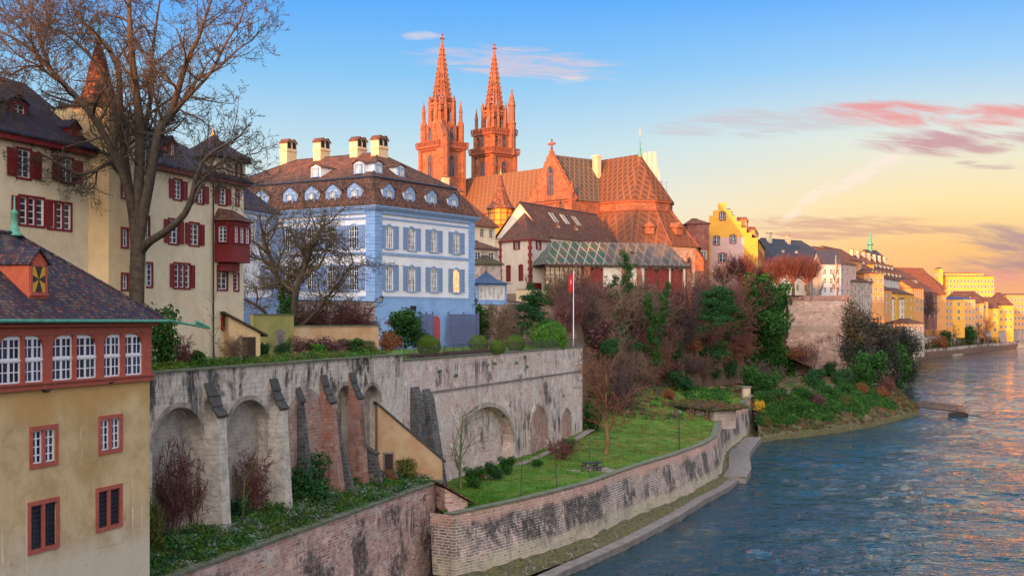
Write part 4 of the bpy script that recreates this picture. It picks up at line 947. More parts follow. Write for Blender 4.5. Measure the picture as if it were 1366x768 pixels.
# oriel
o0, o1 = ms(286)[0], ms(316)[0]; oz0, oz1 = mz(300, 362), mz(300, 296); ow = o1 - o0; od = 1.5
ob = MB(); ob.prism([(o0, 0, oz0 + .6), (o0 + .3, -od * .8, oz0 + .6), (o1 - .3, -od * .8, oz0 + .6), (o1 + .15, 0, oz0 + .6)], (0, 0, 1.25 - .0))
ob.prism([(o0 + .5, 0, oz0), (o0 + .8, -od * .45, oz0), (o1 - .8, -od * .45, oz0), (o1 - .4, 0, oz0)], (0, 0, .6))
ob.prism([(o0, 0, oz1 - .25), (o0 + .3, -od * .8, oz1 - .25), (o1 - .3, -od * .8, oz1 - .25), (o1 + .15, 0, oz1 - .25)], (0, 0, .25))
ob.prism([(o0 + .06, 0, oz0 + 1.8), (o0 + .36, -od * .74, oz0 + 1.8), (o1 - .36, -od * .74, oz0 + 1.8), (o1 + .09, 0, oz0 + 1.8)], (0, 0, oz1 - oz0 - 2.0))
orl = ob.build('oriel', M['red'], MS)
zz = oz0 + 1.95; hh = oz1 - .4 - zz
for k in range(3):
    wq = (ow - .72) / 3; window(MS, T(o0 + .36 + wq * (k + .5), -od * .74 - .02, 0), 0, zz, wq - .22, hh, fcol='red', fw=.09, cols=2, rows=4, sill=False, name='oriel_window', y=-.125)
a = Vector((o0, 0)); b = Vector((o0 + .3, -od * .78)); d_ = b - a
window(MS, Matrix.Translation((a.x, a.y, 0)) @ Matrix.Rotation(math.atan2(d_.y, d_.x), 4, 'Z'), d_.length / 2, zz, .55, hh, fcol='red', fw=.09, cols=2, rows=4, sill=False, name='oriel_window', y=-.125)
orf = MB(); zc = oz1 + .95; c0, c1 = (o0 + .5, 0.1, zc), (o1 - .5, .1, zc); e = [(o0 - .25, .0, oz1), (o0 + .1, -od, oz1), (o1 - .1, -od, oz1), (o1 + .4, .0, oz1)]
orf.face([e[0], e[1], c0]); orf.face([e[1], e[2], c1, c0]); orf.face([e[2], e[3], c1]); orf.face([e[3], e[2], e[1], e[0]]); orf.build('oriel_roof', M['roof_brown'], orl)
dp = MB(); x = ms(282)[0]; dp.bar((x, -.16, 17), (x, -.16, ez - .3), .055, n=8); dp.build('drainpipe', M['iron'], MS)
wl = MB(); window(MS, Matrix.Identity(4), ms(298)[0], mz(298, 438), .5, .7, fcol='red', cols=1, rows=1, glass='dark', fw=.1, sill=False, y=-.125)

# ---------------------------------------------------------------- lean-to shed against the mansion
SHd = empty('garden_shed', P(305, 470, 84), ANG, 'small cream garden shed with mossy roof and dark red door beside the mansion', 'shed')
SHd.location.z = 16.9
sb = MB(); sb.prism([(0, 0, 0), (2.3, 0, 0), (2.3, 0, 2.1), (0, 0, 3.3)], (0, 2.6, 0)); sb.build('wall', M['cream_tower'], SHd, T(0, 0, 0, R(-38)))
sr = MB(); sr.prism([(-.4, -.3, 3.45), (2.75, -.3, 1.85), (2.75, -.3, 2.0), (-.4, -.3, 3.6)], (0, 3.2, 0)); sr.build('roof', M['roof_mossy'], SHd, T(0, 0, 0, R(-38)))
dr = MB(); dr.box(1.0, 1.95, -.05, .0, .02, 1.85); d_ = dr.build('door', M['wooddk'], SHd, T(0, 0, 0, R(-38)))
dh = MB(); dh.bar((1.15, -.06, .95), (1.15, -.12, .95), .03); dh.build('handle', M['iron'], d_)
# ---------------------------------------------------------------- blue and white mansion
BC = (-14.73, 132.0); BANG = math.atan2(.843, .537)
BM = empty('blue_mansion', (BC[0], BC[1], 0), BANG, 'blue and white baroque mansion with mansard roof, dormers and four twin chimneys', 'mansion')
def bs(px): k = (px - HX) / F; t = (132 * k - BC[0]) / (.537 - .843 * k); return t, 132 + .843 * t
def bl_(px): k = (px - HX) / F; t = (BC[0] - 132 * k) / (.843 + .537 * k); return t, 132 + .537 * t
LR = bs(632)[0]; LL = 27.0; zB, z1, z2, zC = 17.0, 22.2, 27.0, 31.7
rows = [(23.1, 2.75), (27.65, 2.5)]
def bwin(x, row, glass='glass_curtain'): z_, h_ = rows[row]; return dict(x=x, z=z_, w=1.35, h=h_, glass=glass)
DFB = dict(arch=.14, fcol='blue_trim', fw=.16, cols=4, rows=4, shut='shutter_blue', sw=.78)
cols_r = [bs(p)[0] for p in (519, 549, 578.5, 608.5)]; Rw = [bwin(x, r, 'glass_lit' if (r == 0 and i == 3) else 'glass_curtain') for r in (0, 1) for i, x in enumerate(cols_r)]
cols_l = [LL - bl_(p)[0] for p in (472, 443, 415, 386)] ; cols_l.append(cols_l[-1] - 4.4)
Lw = [bwin(x, r, 'glass') for r in (0, 1) for x in cols_l]
FR = facade(BM, (0, 0), 0, LR, z1, zC, Rw, 'white', DFB)
FL = facade(BM, (0, LL), R(-90), LL, z1, zC, Lw, 'white', DFB)
b = MB(); b.box(-.12, LR + .12, -.12, LL + .1, zB - 2, z1 - .003); b.build('basement', M['blue'], BM)
b = MB(); b.face([(LR, 0, z1), (LR, LL, z1), (LR, LL, zC), (LR, 0, zC)]); b.face([(LR, LL, z1), (0, LL, z1), (0, LL, zC), (LR, LL, zC)]); b.build('rear_wall', M['white'], BM)
nq = 26
for kq in range(3):
    qn = MB()
    for i in range(nq):
        za, zb = z1 + (zC - z1) * i / nq, z1 + (zC - z1) * (i + 1) / nq - .05; e = .02 if i % 2 else .05
        if kq < 2: x0, x1 = ((-.06 - e, 1.15), (LR - 1.15, LR + .06 + e))[kq]; qn.box(x0, x1, -.06 - e, 1.15 if x0 < 5 else .4, za, zb)
        else: qn.box(-.06 - e, .4, LL - 1.2, LL, za, zb)
    qn.build('quoin', M['blue'], BM)
bd = MB()
for zz, hh, o in ((z1 - .02, .28, .14), (z2 - .10, .32, .09), (zC - .95, .22, .07), (zC - .35, .35, .22)):
    bd.box(1.16, LR - 1.16, -o, -.003, zz, zz + hh); bd.box(-o, -.003, 1.16, LL - 1.2, zz, zz + hh)
bd.build('string_course', M['blue_trim'], BM)
cn_ = MB()
for o, za, zb in ((.30, zC - .02, zC + .16), (.50, zC + .16, zC + .34), (.62, zC + .34, zC + .46)): cn_.box(-o, LR + o, -o, LL + o, za, zb)
cn_.build('cornice', M['blue_trim'], BM)
zc0 = zC + .46; zbk = 35.5; ins = 1.75; zrg = 39.4; rin = 7.2
def ring(o, z): return [(-o, -o, z), (LR + o, -o, z), (LR + o, LL + o, z), (-o, LL + o, z)]
rf = MB(); prof = [(.55, zc0), (.1, zc0 + .7), (-.5, zc0 + 1.9), (-1.3, zbk - .25), (-ins + .1, zbk)]
for (o0_, za), (o1_, zb) in zip(prof, prof[1:]):
    A, B = ring(o0_, za), ring(o1_, zb)
    for i in range(4): j = (i + 1) % 4; rf.face([A[i], A[j], B[j], B[i]])
rf.build('mansard_roof', M['roof_brown'], BM)
rf = MB(); A = ring(-ins + .28, zbk - .02); ra, rb_ = (LR / 2, rin, zrg), (LR / 2, LL - rin, zrg)
rf.face([A[0], A[1], ra]); rf.face([A[1], A[2], rb_, ra]); rf.face([A[2], A[3], rb_]); rf.face([A[3], A[0], ra, rb_]); A2 = ring(-ins + .28, zbk - .16)
for i in range(4): j = (i + 1) % 4; rf.face([A2[i], A2[j], A[j], A[i]])
rf.build('upper_roof', M['roof_brown'], BM)
ln = MB()
for p, q in ((A[0], ra), (A[1], ra), (A[3], rb_), (ra, rb_)): ridge_caps(ln, p, q, .10)
ln.build('ridge_tiles', M['roof_slate'], BM)
ln = MB(); A = ring(-ins + .30, zbk + .02)
for i in range(4): ln.bar(A[i], A[(i + 1) % 4], .12, n=6)
ln.build('roof_moulding', M['roof_slate'], BM)
def bdorm(FM, x, upper=False):
    if not upper:
        def wf(dd):
            window(dd, Matrix.Identity(4), 0, .5, .8, 1.4, arch=.12, fcol='blue_trim', fw=.12, cols=2, rows=3, glass='glass_white')
            p_ = MB(); 
            for sg in (-1, 1): p_.box(sg * .82 - .18, sg * .82 + .18, -.06, .0, .2, 2.05)
            p_.prism([(-1.12, -.10, 2.12), (1.12, -.10, 2.12), (0, -.10, 2.75)], (0, .09, 0)); p_.build('dormer_front', M['blue_trim'], dd)
        dormer(BM, FM, x, .15, zc0 - .05, 2.0, 2.1, 2.6, 'white', 'roof_brown', wf, .6, ov=.22)
    else:
        dormer(BM, FM, x, ins + .9, zbk + .45, 1.45, 1.3, 2.4, 'white', 'roof_brown', lambda dd: window(dd, Matrix.Identity(4), 0, .2, .8, .9, fcol='blue_trim', fw=.12, cols=2, rows=2, glass='glass_white'), .4, ov=.22)
for p in (521, 549, 578, 607): bdorm(FR, bs(p)[0] - .2)
for p in (525.5, 555): bdorm(FR, bs(p)[0] + .6, True)
for x in cols_l: bdorm(FL, x)
bdorm(FL, LL - bl_(458)[0], True); bdorm(FL, LL - bl_(400)[0], True)
for y_, zt in ((6.9, 39.9), (10.1, 40.0), (15.8, 40.3), (21.2, 40.6)):
    c = MB(); c.box(-1.0, 1.0, -.65, .65, 37.6, zt); c.box(-1.1, 1.1, -.75, .75, zt - .1, zt + .05)
    ch = c.build('chimney', M['creamtrim'], BM, T(LR / 2, y_, 0)); ch.scale = (.88, .88, 1)
    hd = MB()
    for sg in (-1, 1):
        cx = sg * .5; pts = [(cx - .5, zt + .05), (cx + .5, zt + .05), (cx + .5, zt + .95), (cx, zt + 1.35), (cx - .5, zt + .95)]
        hd.prism([(p[0], -.65, p[1]) for p in pts], (0, 1.3, 0))
    h_ = hd.build('chimney_hood', M['creamtrim'], ch)
    op = MB()
    for sg in (-1, 1):
        cx = sg * .5; pts = [(cx - .34, zt + .25), (cx + .34, zt + .25), (cx + .34, zt + .8)] + [(cx + .34 * math.cos(t), zt + .8 + .34 * math.sin(t)) for t in (R(30), R(60), R(90), R(120), R(150))] + [(cx - .34, zt + .8)]
        op.prism([(p[0], -.66, p[1]) for p in pts], (0, .006, 0)); op.prism([(p[0], .656, p[1]) for p in pts], (0, .006, 0))
    op.build('flue_opening', M['dark'], h_)
    ct = MB()
    for sg in (-1, 1):
        cx = sg * .5
        for s2 in (-1, 1): ct.prism([(cx, -.8, zt + 1.35), (cx + s2 * .62, -.8, zt + .85), (cx + s2 * .62, -.8, zt + .95), (cx, -.8, zt + 1.47)], (0, 1.6, 0))
    ct.build('hood_tiles', M['roof_brown'], h_)
# pink plank door and small vent
M['pinkdoor'] = plain('pink_red_door', (.42, .09, .11), (.36, .07, .09))
dxx = bs(579.5)[0]; dm = MB(); pts = [(-.85, zB)] + [(.85, zB), (.85, zB + 2.5)] + [(.85 * math.cos(t), zB + 2.5 + .85 * math.sin(t)) for t in [math.pi * i / 8 for i in range(1, 8)]] + [(-.85, zB + 2.5)]
dm.prism([(p[0], -.19, p[1]) for p in pts], (0, .06, 0))
for i in range(14):
    z_ = zB + .1 + i * .24
    for sg in (-1, 1): dm.prism([(sg * .06, -.2, z_), (sg * .78, -.2, z_ + .35), (sg * .78, -.2, z_ + .40), (sg * .06, -.2, z_ + .05)], (0, -.02, 0))
door = dm.build('door', M['pinkdoor'], BM, FR @ T(dxx, 0, 0))
h = MB(); h.bar((.1, -.2, zB + 1.2), (.1, -.3, zB + 1.2), .05); h.build('handle', M['iron'], door)
fr = MB()
for t0, t1 in [(math.pi * i / 10, math.pi * (i + 1) / 10) for i in range(10)]:
    fr.prism([(r_ * math.cos(t), -.24, zB + 2.5 + r_ * math.sin(t)) for r_, t in ((.85, t0), (1.12, t0), (1.12, t1), (.85, t1))], (0, .13, 0))
fr.box(-1.12, -.85, -.24, -.11, zB, zB + 2.5); fr.box(.85, 1.12, -.24, -.11, zB, zB + 2.5); fr.build('door_surround', M['blue_trim'], door)
vt = MB(); vt.box(-.55, .55, -.14, -.10, 20.9, 21.45); vt.build('vent', M['dark'], BM, FR @ T(bs(550)[0], 0, 0))
def lantern(px, py, Y, off, lab):
    p = P(px, py, Y); e = empty('wall_lantern', p, BANG, lab, 'lantern')
    a = MB(); a.bar((0, 0, 0), (0, -.55, .1), .035); a.bar((0, -.02, -.35), (0, -.45, .05), .025); a.build('bracket', M['iron'], e)
    g = MB(); g.lathe([(.10, .12), (.22, .55)], 6, (0, -.6)); g.build('lamp_glass', M['glass_curtain'], e)
    c = MB(); c.lathe([(.27, .55), (.16, .72), (.05, .8), (.03, .92)], 6, (0, -.6)); c.lathe([(.06, .0), (.13, .12)], 6, (0, -.6))
    for k in range(6): t = k * math.pi / 3; c.bar((.10 * math.cos(t), -.6 + .10 * math.sin(t), .12), (.22 * math.cos(t), -.6 + .22 * math.sin(t), .55), .012, n=4)
    c.build('lamp_frame', M['iron'], e)
v = Vector((BC[0], BC[1])) 
lantern(503, 404, 131.7, 0, 'black wall lantern on the near corner of the blue mansion')
lantern(629.5, 407, 146.9, 0, 'black wall lantern on the right end of the blue mansion front')
# grey blue railing fence in front of the blue basement
M['fence_blue'] = plain('violet_grey_fence', (.13, .15, .27), (.09, .11, .2))
for n_, (p0, p1) in enumerate(((552, 569), (590, 630))):
    a, b_ = bs(p0)[0], bs(p1)[0]; e = empty('fence', (BC[0] + .537 * a + .75, BC[1] + .843 * a - .5, 17), BANG, ('short violet grey slatted fence left of the pink door', 'long violet grey slatted fence right of the pink door')[n_], 'fence')
    m_ = MB(); L = b_ - a; k = int(L / .16)
    for i in range(k): m_.box(L * i / k, L * i / k + .10, -.01, .02, .1, 3.55)
    m_.build('slat_panel', M['fence_blue'], e)
    m_ = MB(); m_.box(0, L, .02, .08, .5, .6); m_.box(0, L, .02, .08, 2.0, 2.1); m_.box(0, L, .02, .08, 3.3, 3.4); m_.build('rail', M['fence_blue'], e)
    kk = max(2, int(L / 3.2))
    for i in range(kk + 1): q = MB(); q.box(-.06, .06, -.08, .1, 0, 3.8); q.build('post', M['fence_blue'], e, T(L * i / kk, 0, 0))

# ---------------------------------------------------------------- generic house
HC = []
def house(name, O, ang, L, D, z0, ze, zr, label, cat='house', wall='white', roof='roof_brown', grid=None, gridL=None, gridR=None, hl=None, hr=None, ov=.45, win=None, dorms=(), chim=(), group=None, ridge=True, stepped=None, wallL=None):
    """front y=0; O is the front left corner seen from outside; hl/hr None = gable end"""
    e = empty(name, (O[0], O[1], 0), ang, label, cat, group)
    W_ = {**dict(fcol='creamtrim', fw=.14, cols=2, rows=3, sill=False), **(win or {})}
    def gl(g, L_):
        if not g: return []
        nx, zs, w_, h_ = g[:4]; m_ = g[4] if len(g) > 4 else .5
        return [dict(x=L_ * (i + m_) / (nx - 1 + 2 * m_) if nx > 1 else L_ / 2, z=z, w=w_, h=h_) for z in zs for i in range(nx)]
    def side(O_, a_, L_, g, gable, nm, wl):
        def ex(mb):
            if gable: mb.face([(0, 0, ze), (L_, 0, ze), (L_ / 2, 0, zr - .06)])
        facade(e, O_, a_, L_, z0, ze, gl(g, L_), wl, W_, nm, ex)
    side((0, 0), 0, L, grid, False, 'wall', wall)
    side((0, D), R(-90), D, gridL, hl is None, 'gable_wall', wallL or wall)
    side((L, 0), R(90), D, gridR, hr is None, 'gable_wall', wall)
    b_ = MB(); b_.face([(L, D, z0), (0, D, z0), (0, D, ze), (L, D, ze)]); b_.build('rear_wall', M[wall], e)
    r_ = MB(); hip_roof(r_, L, D, ze, zr, ov, hl=hl, hr=hr); rf_ = r_.build('roof', M[roof], e)
    if ridge:
        c = MB(); c.bar((hl if hl is not None else -ov, D / 2, zr + .02), (L - (hr if hr is not None else -ov), D / 2, zr + .02), .13, n=6); c.build('ridge_tiles', M['roof_slate'], rf_)
    sl = (zr - ze) / (D / 2)
    for dx, up, w_, h_ in dorms:
        y_ = up / sl
        dormer(e, Matrix.Identity(4), dx, y_, ze + up - .1, w_, h_, 2.2 / max(.6, sl), 'creamtrim', roof, lambda dd: window(dd, Matrix.Identity(4), 0, .12, w_ * .55, h_ * .7, fr=False, cols=2, rows=2), .7)
    for cx, cy, zt, w_ in chim: chimney(e, cx, cy, zr - 2.5, zt, w_, w_ * .8, 'creamtrim')
    return e
def at(px0, px1, Y0, Y1): 
    a = ((px0 - HX) / F * Y0, Y0); b = ((px1 - HX) / F * Y1, Y1); return a, math.atan2(b[1] - a[1], b[0] - a[0]), math.hypot(b[0] - a[0], b[1] - a[1])
def zz(py, Y): return CH + (HY - py) / F * Y
# white and blue annex beside the mansion
house('annex_house', (-29.3, 122.4), ANG, 12.2, 9, 16.5, 31.4, 36.2, 'narrow white and blue annex squeezed between the cream mansion and the bare ivy tree', 'house', 'white', 'roof_navy',
      grid=None, hl=None, hr=4.5)
AX = bpy.data.objects['annex_house']
def axs(px): k = (px - HX) / F; Y = (-29.3 - .311 * 122.4) / (k - .311); return (Y - 122.4) * 1.0472, Y
for px, rws in ((335, (1,)), (354, (0, 1))):
    for r_ in rws: window(AX, T(0, -.2, 0), axs(px)[0], (23.4, 28.2)[r_], 1.15, 2.3, arch=.12, fcol='blue_trim', fw=.14, cols=2, rows=4, shut='shutter_blue', sw=.55, glass='glass_curtain')
b = MB(); b.box(0, 12.35, -.15, 0, 16, 22.2); b.box(10.9, 12.35, -.1, 0, 22.2, 31.3); b.box(0, 12.4, -.2, 0, 26.4, 26.7); b.box(0, 12.5, -.35, 0, 31.0, 31.35); b.build('blue_trim_band', M['blue_trim'], AX)
# roofs behind the annex
(o_, a_, l_) = at(300, 352, 158, 166); house('rear_house', o_, a_, l_, 12, 18, 37.5, 42, 'house with sunlit orange roof showing behind the annex', 'house', 'cream', 'roof_red', hl=4, hr=5)

# ---------------------------------------------------------------- garden walls, terrace and small things around the mansions
def gwall(px0, px1, Y0, Y1, ztop, zbot, th, mat, label, cop='coping', name='garden_wall'):
    o, a, l = at(px0, px1, Y0, Y1); e = empty(name, (o[0], o[1], 0), a, label, 'wall'); m_ = MB(); m_.box(0, l, 0, th, zbot, ztop); m_.build('wall', M[mat], e)
    c = MB(); c.box(-.05, l + .05, -.08, th + .08, ztop, ztop + .1); c.build('coping', M[cop], e); return e, l
gw, _l = gwall(338, 392, 98, 100.5, 20.3, 16, .5, 'mossplaster', 'mossy yellow garden wall between the shed and the ivy tree')
gwall(391, 505, 101.5, 104, 19.35, 16, .5, 'lean_plaster', 'low ochre garden wall with creeper below the balustrade')
gwall(390, 500, 112, 120, 21.6, 16, .6, 'stone', 'terrace wall with small dark arch under the blue balustrade')
gwall(628, 669, 172, 174, 21.9, 16, .5, 'stone', 'old stone terrace wall carrying the blue roofed pavilion')
gwall(666, 700, 176, 198, 22.6, 16, .5, 'stone', 'stone wall climbing behind the dark yew trees')
gwall(690, 790, 200, 204, 24.7, 15, .6, 'creamtrim', 'long pale garden wall behind the flagpole below the cloister', name='garden_wall')
pq = empty('memorial_stone', P(374, 466, 97.2), ANG - R(70), 'pale carved memorial stone standing against the mossy wall', 'memorial stone'); pq.location.z = 17.1
m_ = MB(); m_.box(-.34, .34, -.12, .12, .25, 1.75); m_.build('slab', M['concrete'], pq); m_ = MB(); m_.box(-.45, .45, -.2, .2, 0, .25); m_.box(-.4, .4, -.16, .16, 1.75, 1.9); m_.prism([(-.36, -.1, 1.9), (.36, -.1, 1.9), (0, -.1, 2.15)], (0, .2, 0)); m_.build('plinth', M['concrete'], pq)
lt = MB()
for i in range(5): lt.box(-.2, .2 - .05 * (i % 2), -.13, -.12, 1.5 - i * .12, 1.54 - i * .12)
lt.build('inscription', M['iron'], pq)
# balustrade
o, a, l = at(388, 478, 114, 121); bz = empty('balustrade', (o[0], o[1], 21.7), a, 'white and blue stone balustrade on the terrace under the bare ivy tree', 'balustrade')
m_ = MB(); m_.box(0, l, -.1, .25, 0, .15); m_.build('plinth', M['blue_trim'], bz); m_ = MB(); m_.box(-.05, l + .05, -.14, .29, .95, 1.1); m_.build('top_rail', M['blue_trim'], bz)
m_ = MB(); n_ = int(l / .34)
for i in range(n_): m_.lathe([(.09, .15), (.06, .25), (.115, .42), (.05, .7), (.05, .82), (.09, .95)], 6, (l * (i + .5) / n_, .07))
m_.build('balusters', M['whitepaint'], bz)
# pavilion
o, a, l = at(637, 676, 173.5, 176); PV = empty('garden_pavilion', (o[0], o[1], 22.0), a, 'small garden pavilion with swept blue roof and white glazing', 'pavilion')
PW = l; PD = 3.6; m_ = MB(); m_.box(0, PW, .12, PD, 0, .7); 
for x in (0, PW - .25): m_.box(x, x + .25, 0, .25, 0, 3.1)
m_.box(0, PW, 0, PD, 2.75, 3.1); m_.box(PW - .1, PW, .12, PD, 0, 3); m_.build('wall', M['blue'], PV)
for i in range(3): window(PV, T(0, .1, 0), .3 + (PW - .6) * (i + .5) / 3, .75, (PW - .8) / 3 - .06, 1.95, fcol='whitepaint', fw=.05, cols=2, rows=1, glass='glass_white', sill=False)
window(PV, T(PW, 0, 0, R(90)), PD / 2, .75, 1.2, 1.9, fcol='whitepaint', fw=.08, cols=2, rows=2, glass='glass_white', sill=False, y=-.125)
r_ = MB(); A = [(-.7, -.7), (PW + .7, -.7), (PW + .7, PD + .7), (-.7, PD + .7)]
pr = [(0, 3.0), (.35, 3.25), (.65, 3.75), (.9, 4.5)]
def rg(f, z): cx, cy = PW / 2, PD / 2; return [(x + (cx - x) * f, y + (cy - y) * f, z) for x, y in A]
for (f0, z0_), (f1, z1_) in zip(pr, pr[1:]):
    a0, a1 = rg(f0, z0_), rg(f1, z1_)
    for i in range(4): j = (i + 1) % 4; r_.face([a0[i], a0[j], a1[j], a1[i]])
r_.face(rg(.9, 4.5)); r_.face(list(reversed(rg(0, 3.0)))); r_.build('roof', M['roof_blue'], PV)
k = MB(); k.lathe([(.16, 4.45), (.2, 4.7), (.06, 4.85), (.03, 5.4)], 6, (PW / 2, PD / 2)); k.build('roof_finial', M['roof_blue'], PV)
# flagpole and flag
fp = empty('flagpole', P(765, 463, 150.5), 0, 'tall white flagpole at the corner of the terrace lawn', 'flagpole'); fp.location.z = 16.3
m_ = MB(); m_.bar((0, 0, 0), (0, 0, 9.6), .07, .04, 8); m_.build('pole', M['whitepaint'], fp); m_ = MB(); m_.lathe([(.0, 9.58), (.1, 9.66), (.1, 9.72), (0, 9.8)], 8); m_.build('finial', M['gold'], fp)
M['flagred'] = plain('flag_red', (.62, .015, .03), (.5, .01, .02)); 
fl = empty('flag', P(765, 463, 150.5), 0, 'limp red flag with white cross hanging on the pole', 'flag'); fl.location.z = 16.3
m_ = MB(); n_ = 10
def fpt(u_, v_): return (-.05 - .55 * u_ * (1 - .35 * v_) + .12 * math.sin(9 * u_ + 3 * v_), .16 * math.sin(11 * u_ + 2.2 * v_), 9.3 - 2.2 * v_ - .35 * u_)
for i in range(n_):
    for j in range(8):
        u0, u1, v0, v1 = i / n_, (i + 1) / n_, j / 8, (j + 1) / 8; m_.m = 1 if (3 <= i <= 6 and j in (3, 4)) or (i in (4, 5) and 2 <= j <= 5) else 0
        m_.face([fpt(u0, v0), fpt(u1, v0), fpt(u1, v1), fpt(u0, v1)])
m_.build('cloth', [M['flagred'], M['whitepaint']], fl)
# railing along the edge of the terrace lawn
def railing(pts, z, h, label, gap=.22):
    e = empty('railing', (pts[0][0], pts[0][1], z), 0, label, 'railing'); m_ = MB(); r_ = MB(); o = Vector((*pts[0], 0))
    for a, b in zip(pts, pts[1:]):
        a = Vector((*a, 0)) - o; b = Vector((*b, 0)) - o; n_ = max(1, int((b - a).length / gap))
        for i in range(n_): p = a.lerp(b, i / n_); w_ = .03 if i % 10 == 0 else .012; m_.box(p.x - w_, p.x + w_, p.y - w_, p.y + w_, 0, h)
        for zz_ in (.12, h): r_.bar(a + Vector((0, 0, zz_)), b + Vector((0, 0, zz_)), .022, n=4)
    m_.build('bars', M['iron'], e); r_.build('rail', M['iron'], e); return e
railing([(-9.0, 102.3), (8.3, 151.6)], 16.6, .95, 'thin dark iron railing along the edge of the terrace lawn')
# lean-to cross wall with orange plaster and the stair hut beyond
LT = empty('gabled_wall', (-10.55, 96.6, 0), math.atan2(2.4, 4.95), 'orange plastered lean-to with sloping dark coping and a narrow dark door', 'lean-to'); LL_ = 5.5
m_ = MB(); m_.prism([(0, 0, 6), (LL_, 0, 6), (LL_, 0, 8.6), (0, 0, 13.2)], (0, 2.2, 0)); m_.build('wall', M['lean_plaster'], LT)
c = MB(); c.prism([(-.1, -.14, 13.3), (LL_ + .25, -.14, 8.42), (LL_ + .25, -.14, 8.6), (-.1, -.14, 13.5)], (0, 2.5, 0)); c.build('coping', M['coping_dk'], LT)
d_ = MB(); d_.box(.55, 1.25, -.03, .0, 7.3, 9.35); dd = d_.build('door', M['wooddk'], LT); d_ = MB(); d_.box(.45, .55, -.06, 0, 7.3, 9.35); d_.box(1.25, 1.35, -.06, 0, 7.3, 9.35); d_.box(.42, 1.38, -.07, 0, 9.35, 9.5); d_.build('door_frame', M['concrete'], dd)
HT_ = empty('stair_hut', (-5.2, 95.6, 0), R(24), 'small dark tiled hut roof over the stair at the wall corner', 'hut')
m_ = MB(); m_.prism([(0, 0, 5), (1.9, 0, 5), (1.9, 0, 5.7), (0, 0, 6.8)], (0, 2.4, 0)); m_.build('wall', M['wall_river_a'], HT_); m_ = MB(); m_.prism([(-.2, -.35, 7.05), (2.5, -.35, 5.45), (2.5, -.35, 5.58), (-.2, -.35, 7.2)], (0, 3.1, 0)); m_.build('roof', M['roof_brown'], HT_)
M['ambwall'] = masonry('ambulatory_wall_stone', [(.42, .26, .18), (.52, .38, .28), (.36, .14, .09), (.50, .34, .25)], (.40, .30, .24), .8, .4, .02, blotch=(.50, .36, .26), bl=.5, black=.4)
# ---------------------------------------------------------------- the red sandstone minster
CA = math.atan2(-.75, .66)
MC = empty('minster', (20.8, 291.5, 0), CA, 'large red sandstone minster with two slender spires and lozenge patterned roofs', 'church')
hw, zE, zR, zG = 7.9, 47.0, 57.5, 23
def lancet(parent, FM, x, z, w, h, mull=1, name='window', ring=True):
    """pointed window: dark glass, stone frame and mullions"""
    def pts(w_, h_, y, n=6):
        sp = h_ - w_ * .85; out = [(-w_ / 2, y, 0), (w_ / 2, y, 0), (w_ / 2, y, sp)]
        for i in range(1, n): t = i / n; out.append((w_ / 2 * (1 - t ** 1.6), y, sp + w_ * .85 * math.sin(t * math.pi / 2)))
        out.append((0, y, h_))
        for i in range(n - 1, 0, -1): t = i / n; out.append((-w_ / 2 * (1 - t ** 1.6), y, sp + w_ * .85 * math.sin(t * math.pi / 2)))
        out.append((-w_ / 2, y, sp)); return out
    f = MB(); a, b = pts(w, h, -.12), pts(w + .5, h + .4, -.12); a2 = pts(w, h, -.02)
    n = len(a)
    for i in range(n):
        j = (i + 1) % n; f.face([a[i], a[j], b[j], b[i]]); f.face([a[i], a2[i], a2[j], a[j]])
        b2i, b2j = (b[i][0], 0, b[i][2]), (b[j][0], 0, b[j][2]); f.face([b[i], b[j], b2j, b2i])
    for k in range(1, mull + 1):
        xx = -w / 2 + w * k / (mull + 1); f.box(xx - .07, xx + .07, -.11, -.03, 0, h * .78)
    if mull: f.box(-w * .4, w * .4, -.11, -.03, h * .70, h * .73)
    key = ('lan', round(w, 2), round(h, 2), mull)
    if key not in WM: WM[key] = (f.mesh(name, M['sandtrim']), MB().face(pts(w, h, -.03)).mesh('pane', M['glass']))
    o = link(name, WM[key][0], parent, FM @ T(x, 0, z)); link('pane', WM[key][1], o); return o
def mpart(name, mb, mat, par=None, Mx=None): return mb.build(name, M[mat] if isinstance(mat, str) else mat, par or MC, Mx)
# nave
m_ = MB(); m_.box(-49, -7.9, -hw, hw, zG, zE); m_.box(-49, -7.9, -hw - 6, hw + 6, zG, 36); mpart('nave_wall', m_, 'sandred')
m_ = MB()
m_.face([(-49, -hw - .5, zE - .5), (0, -hw - .5, zE - .5), (0, 0, zR), (-49, 0, zR)]); m_.face([(0, hw + .5, zE - .5), (-49, hw + .5, zE - .5), (-49, 0, zR), (0, 0, zR)]); m_.face([(-49, hw, zE), (-49, -hw, zE), (-49, 0, zR)])
mpart('nave_roof', m_, 'dia_nave')
m_ = MB(); m_.face([(-49, -hw - 6.4, 35.6), (-7.9, -hw - 6.4, 35.6), (-7.9, -hw, 40), (-49, -hw, 40)]); m_.face([(-7.9, hw + 6.4, 35.6), (-49, hw + 6.4, 35.6), (-49, hw, 40), (-7.9, hw, 40)]); mpart('aisle_roof', m_, 'roof_red')
for i in range(6): lancet(MC, T(0, -hw, 0), -45 + i * 6.4, 41, 1.8, 4.6)
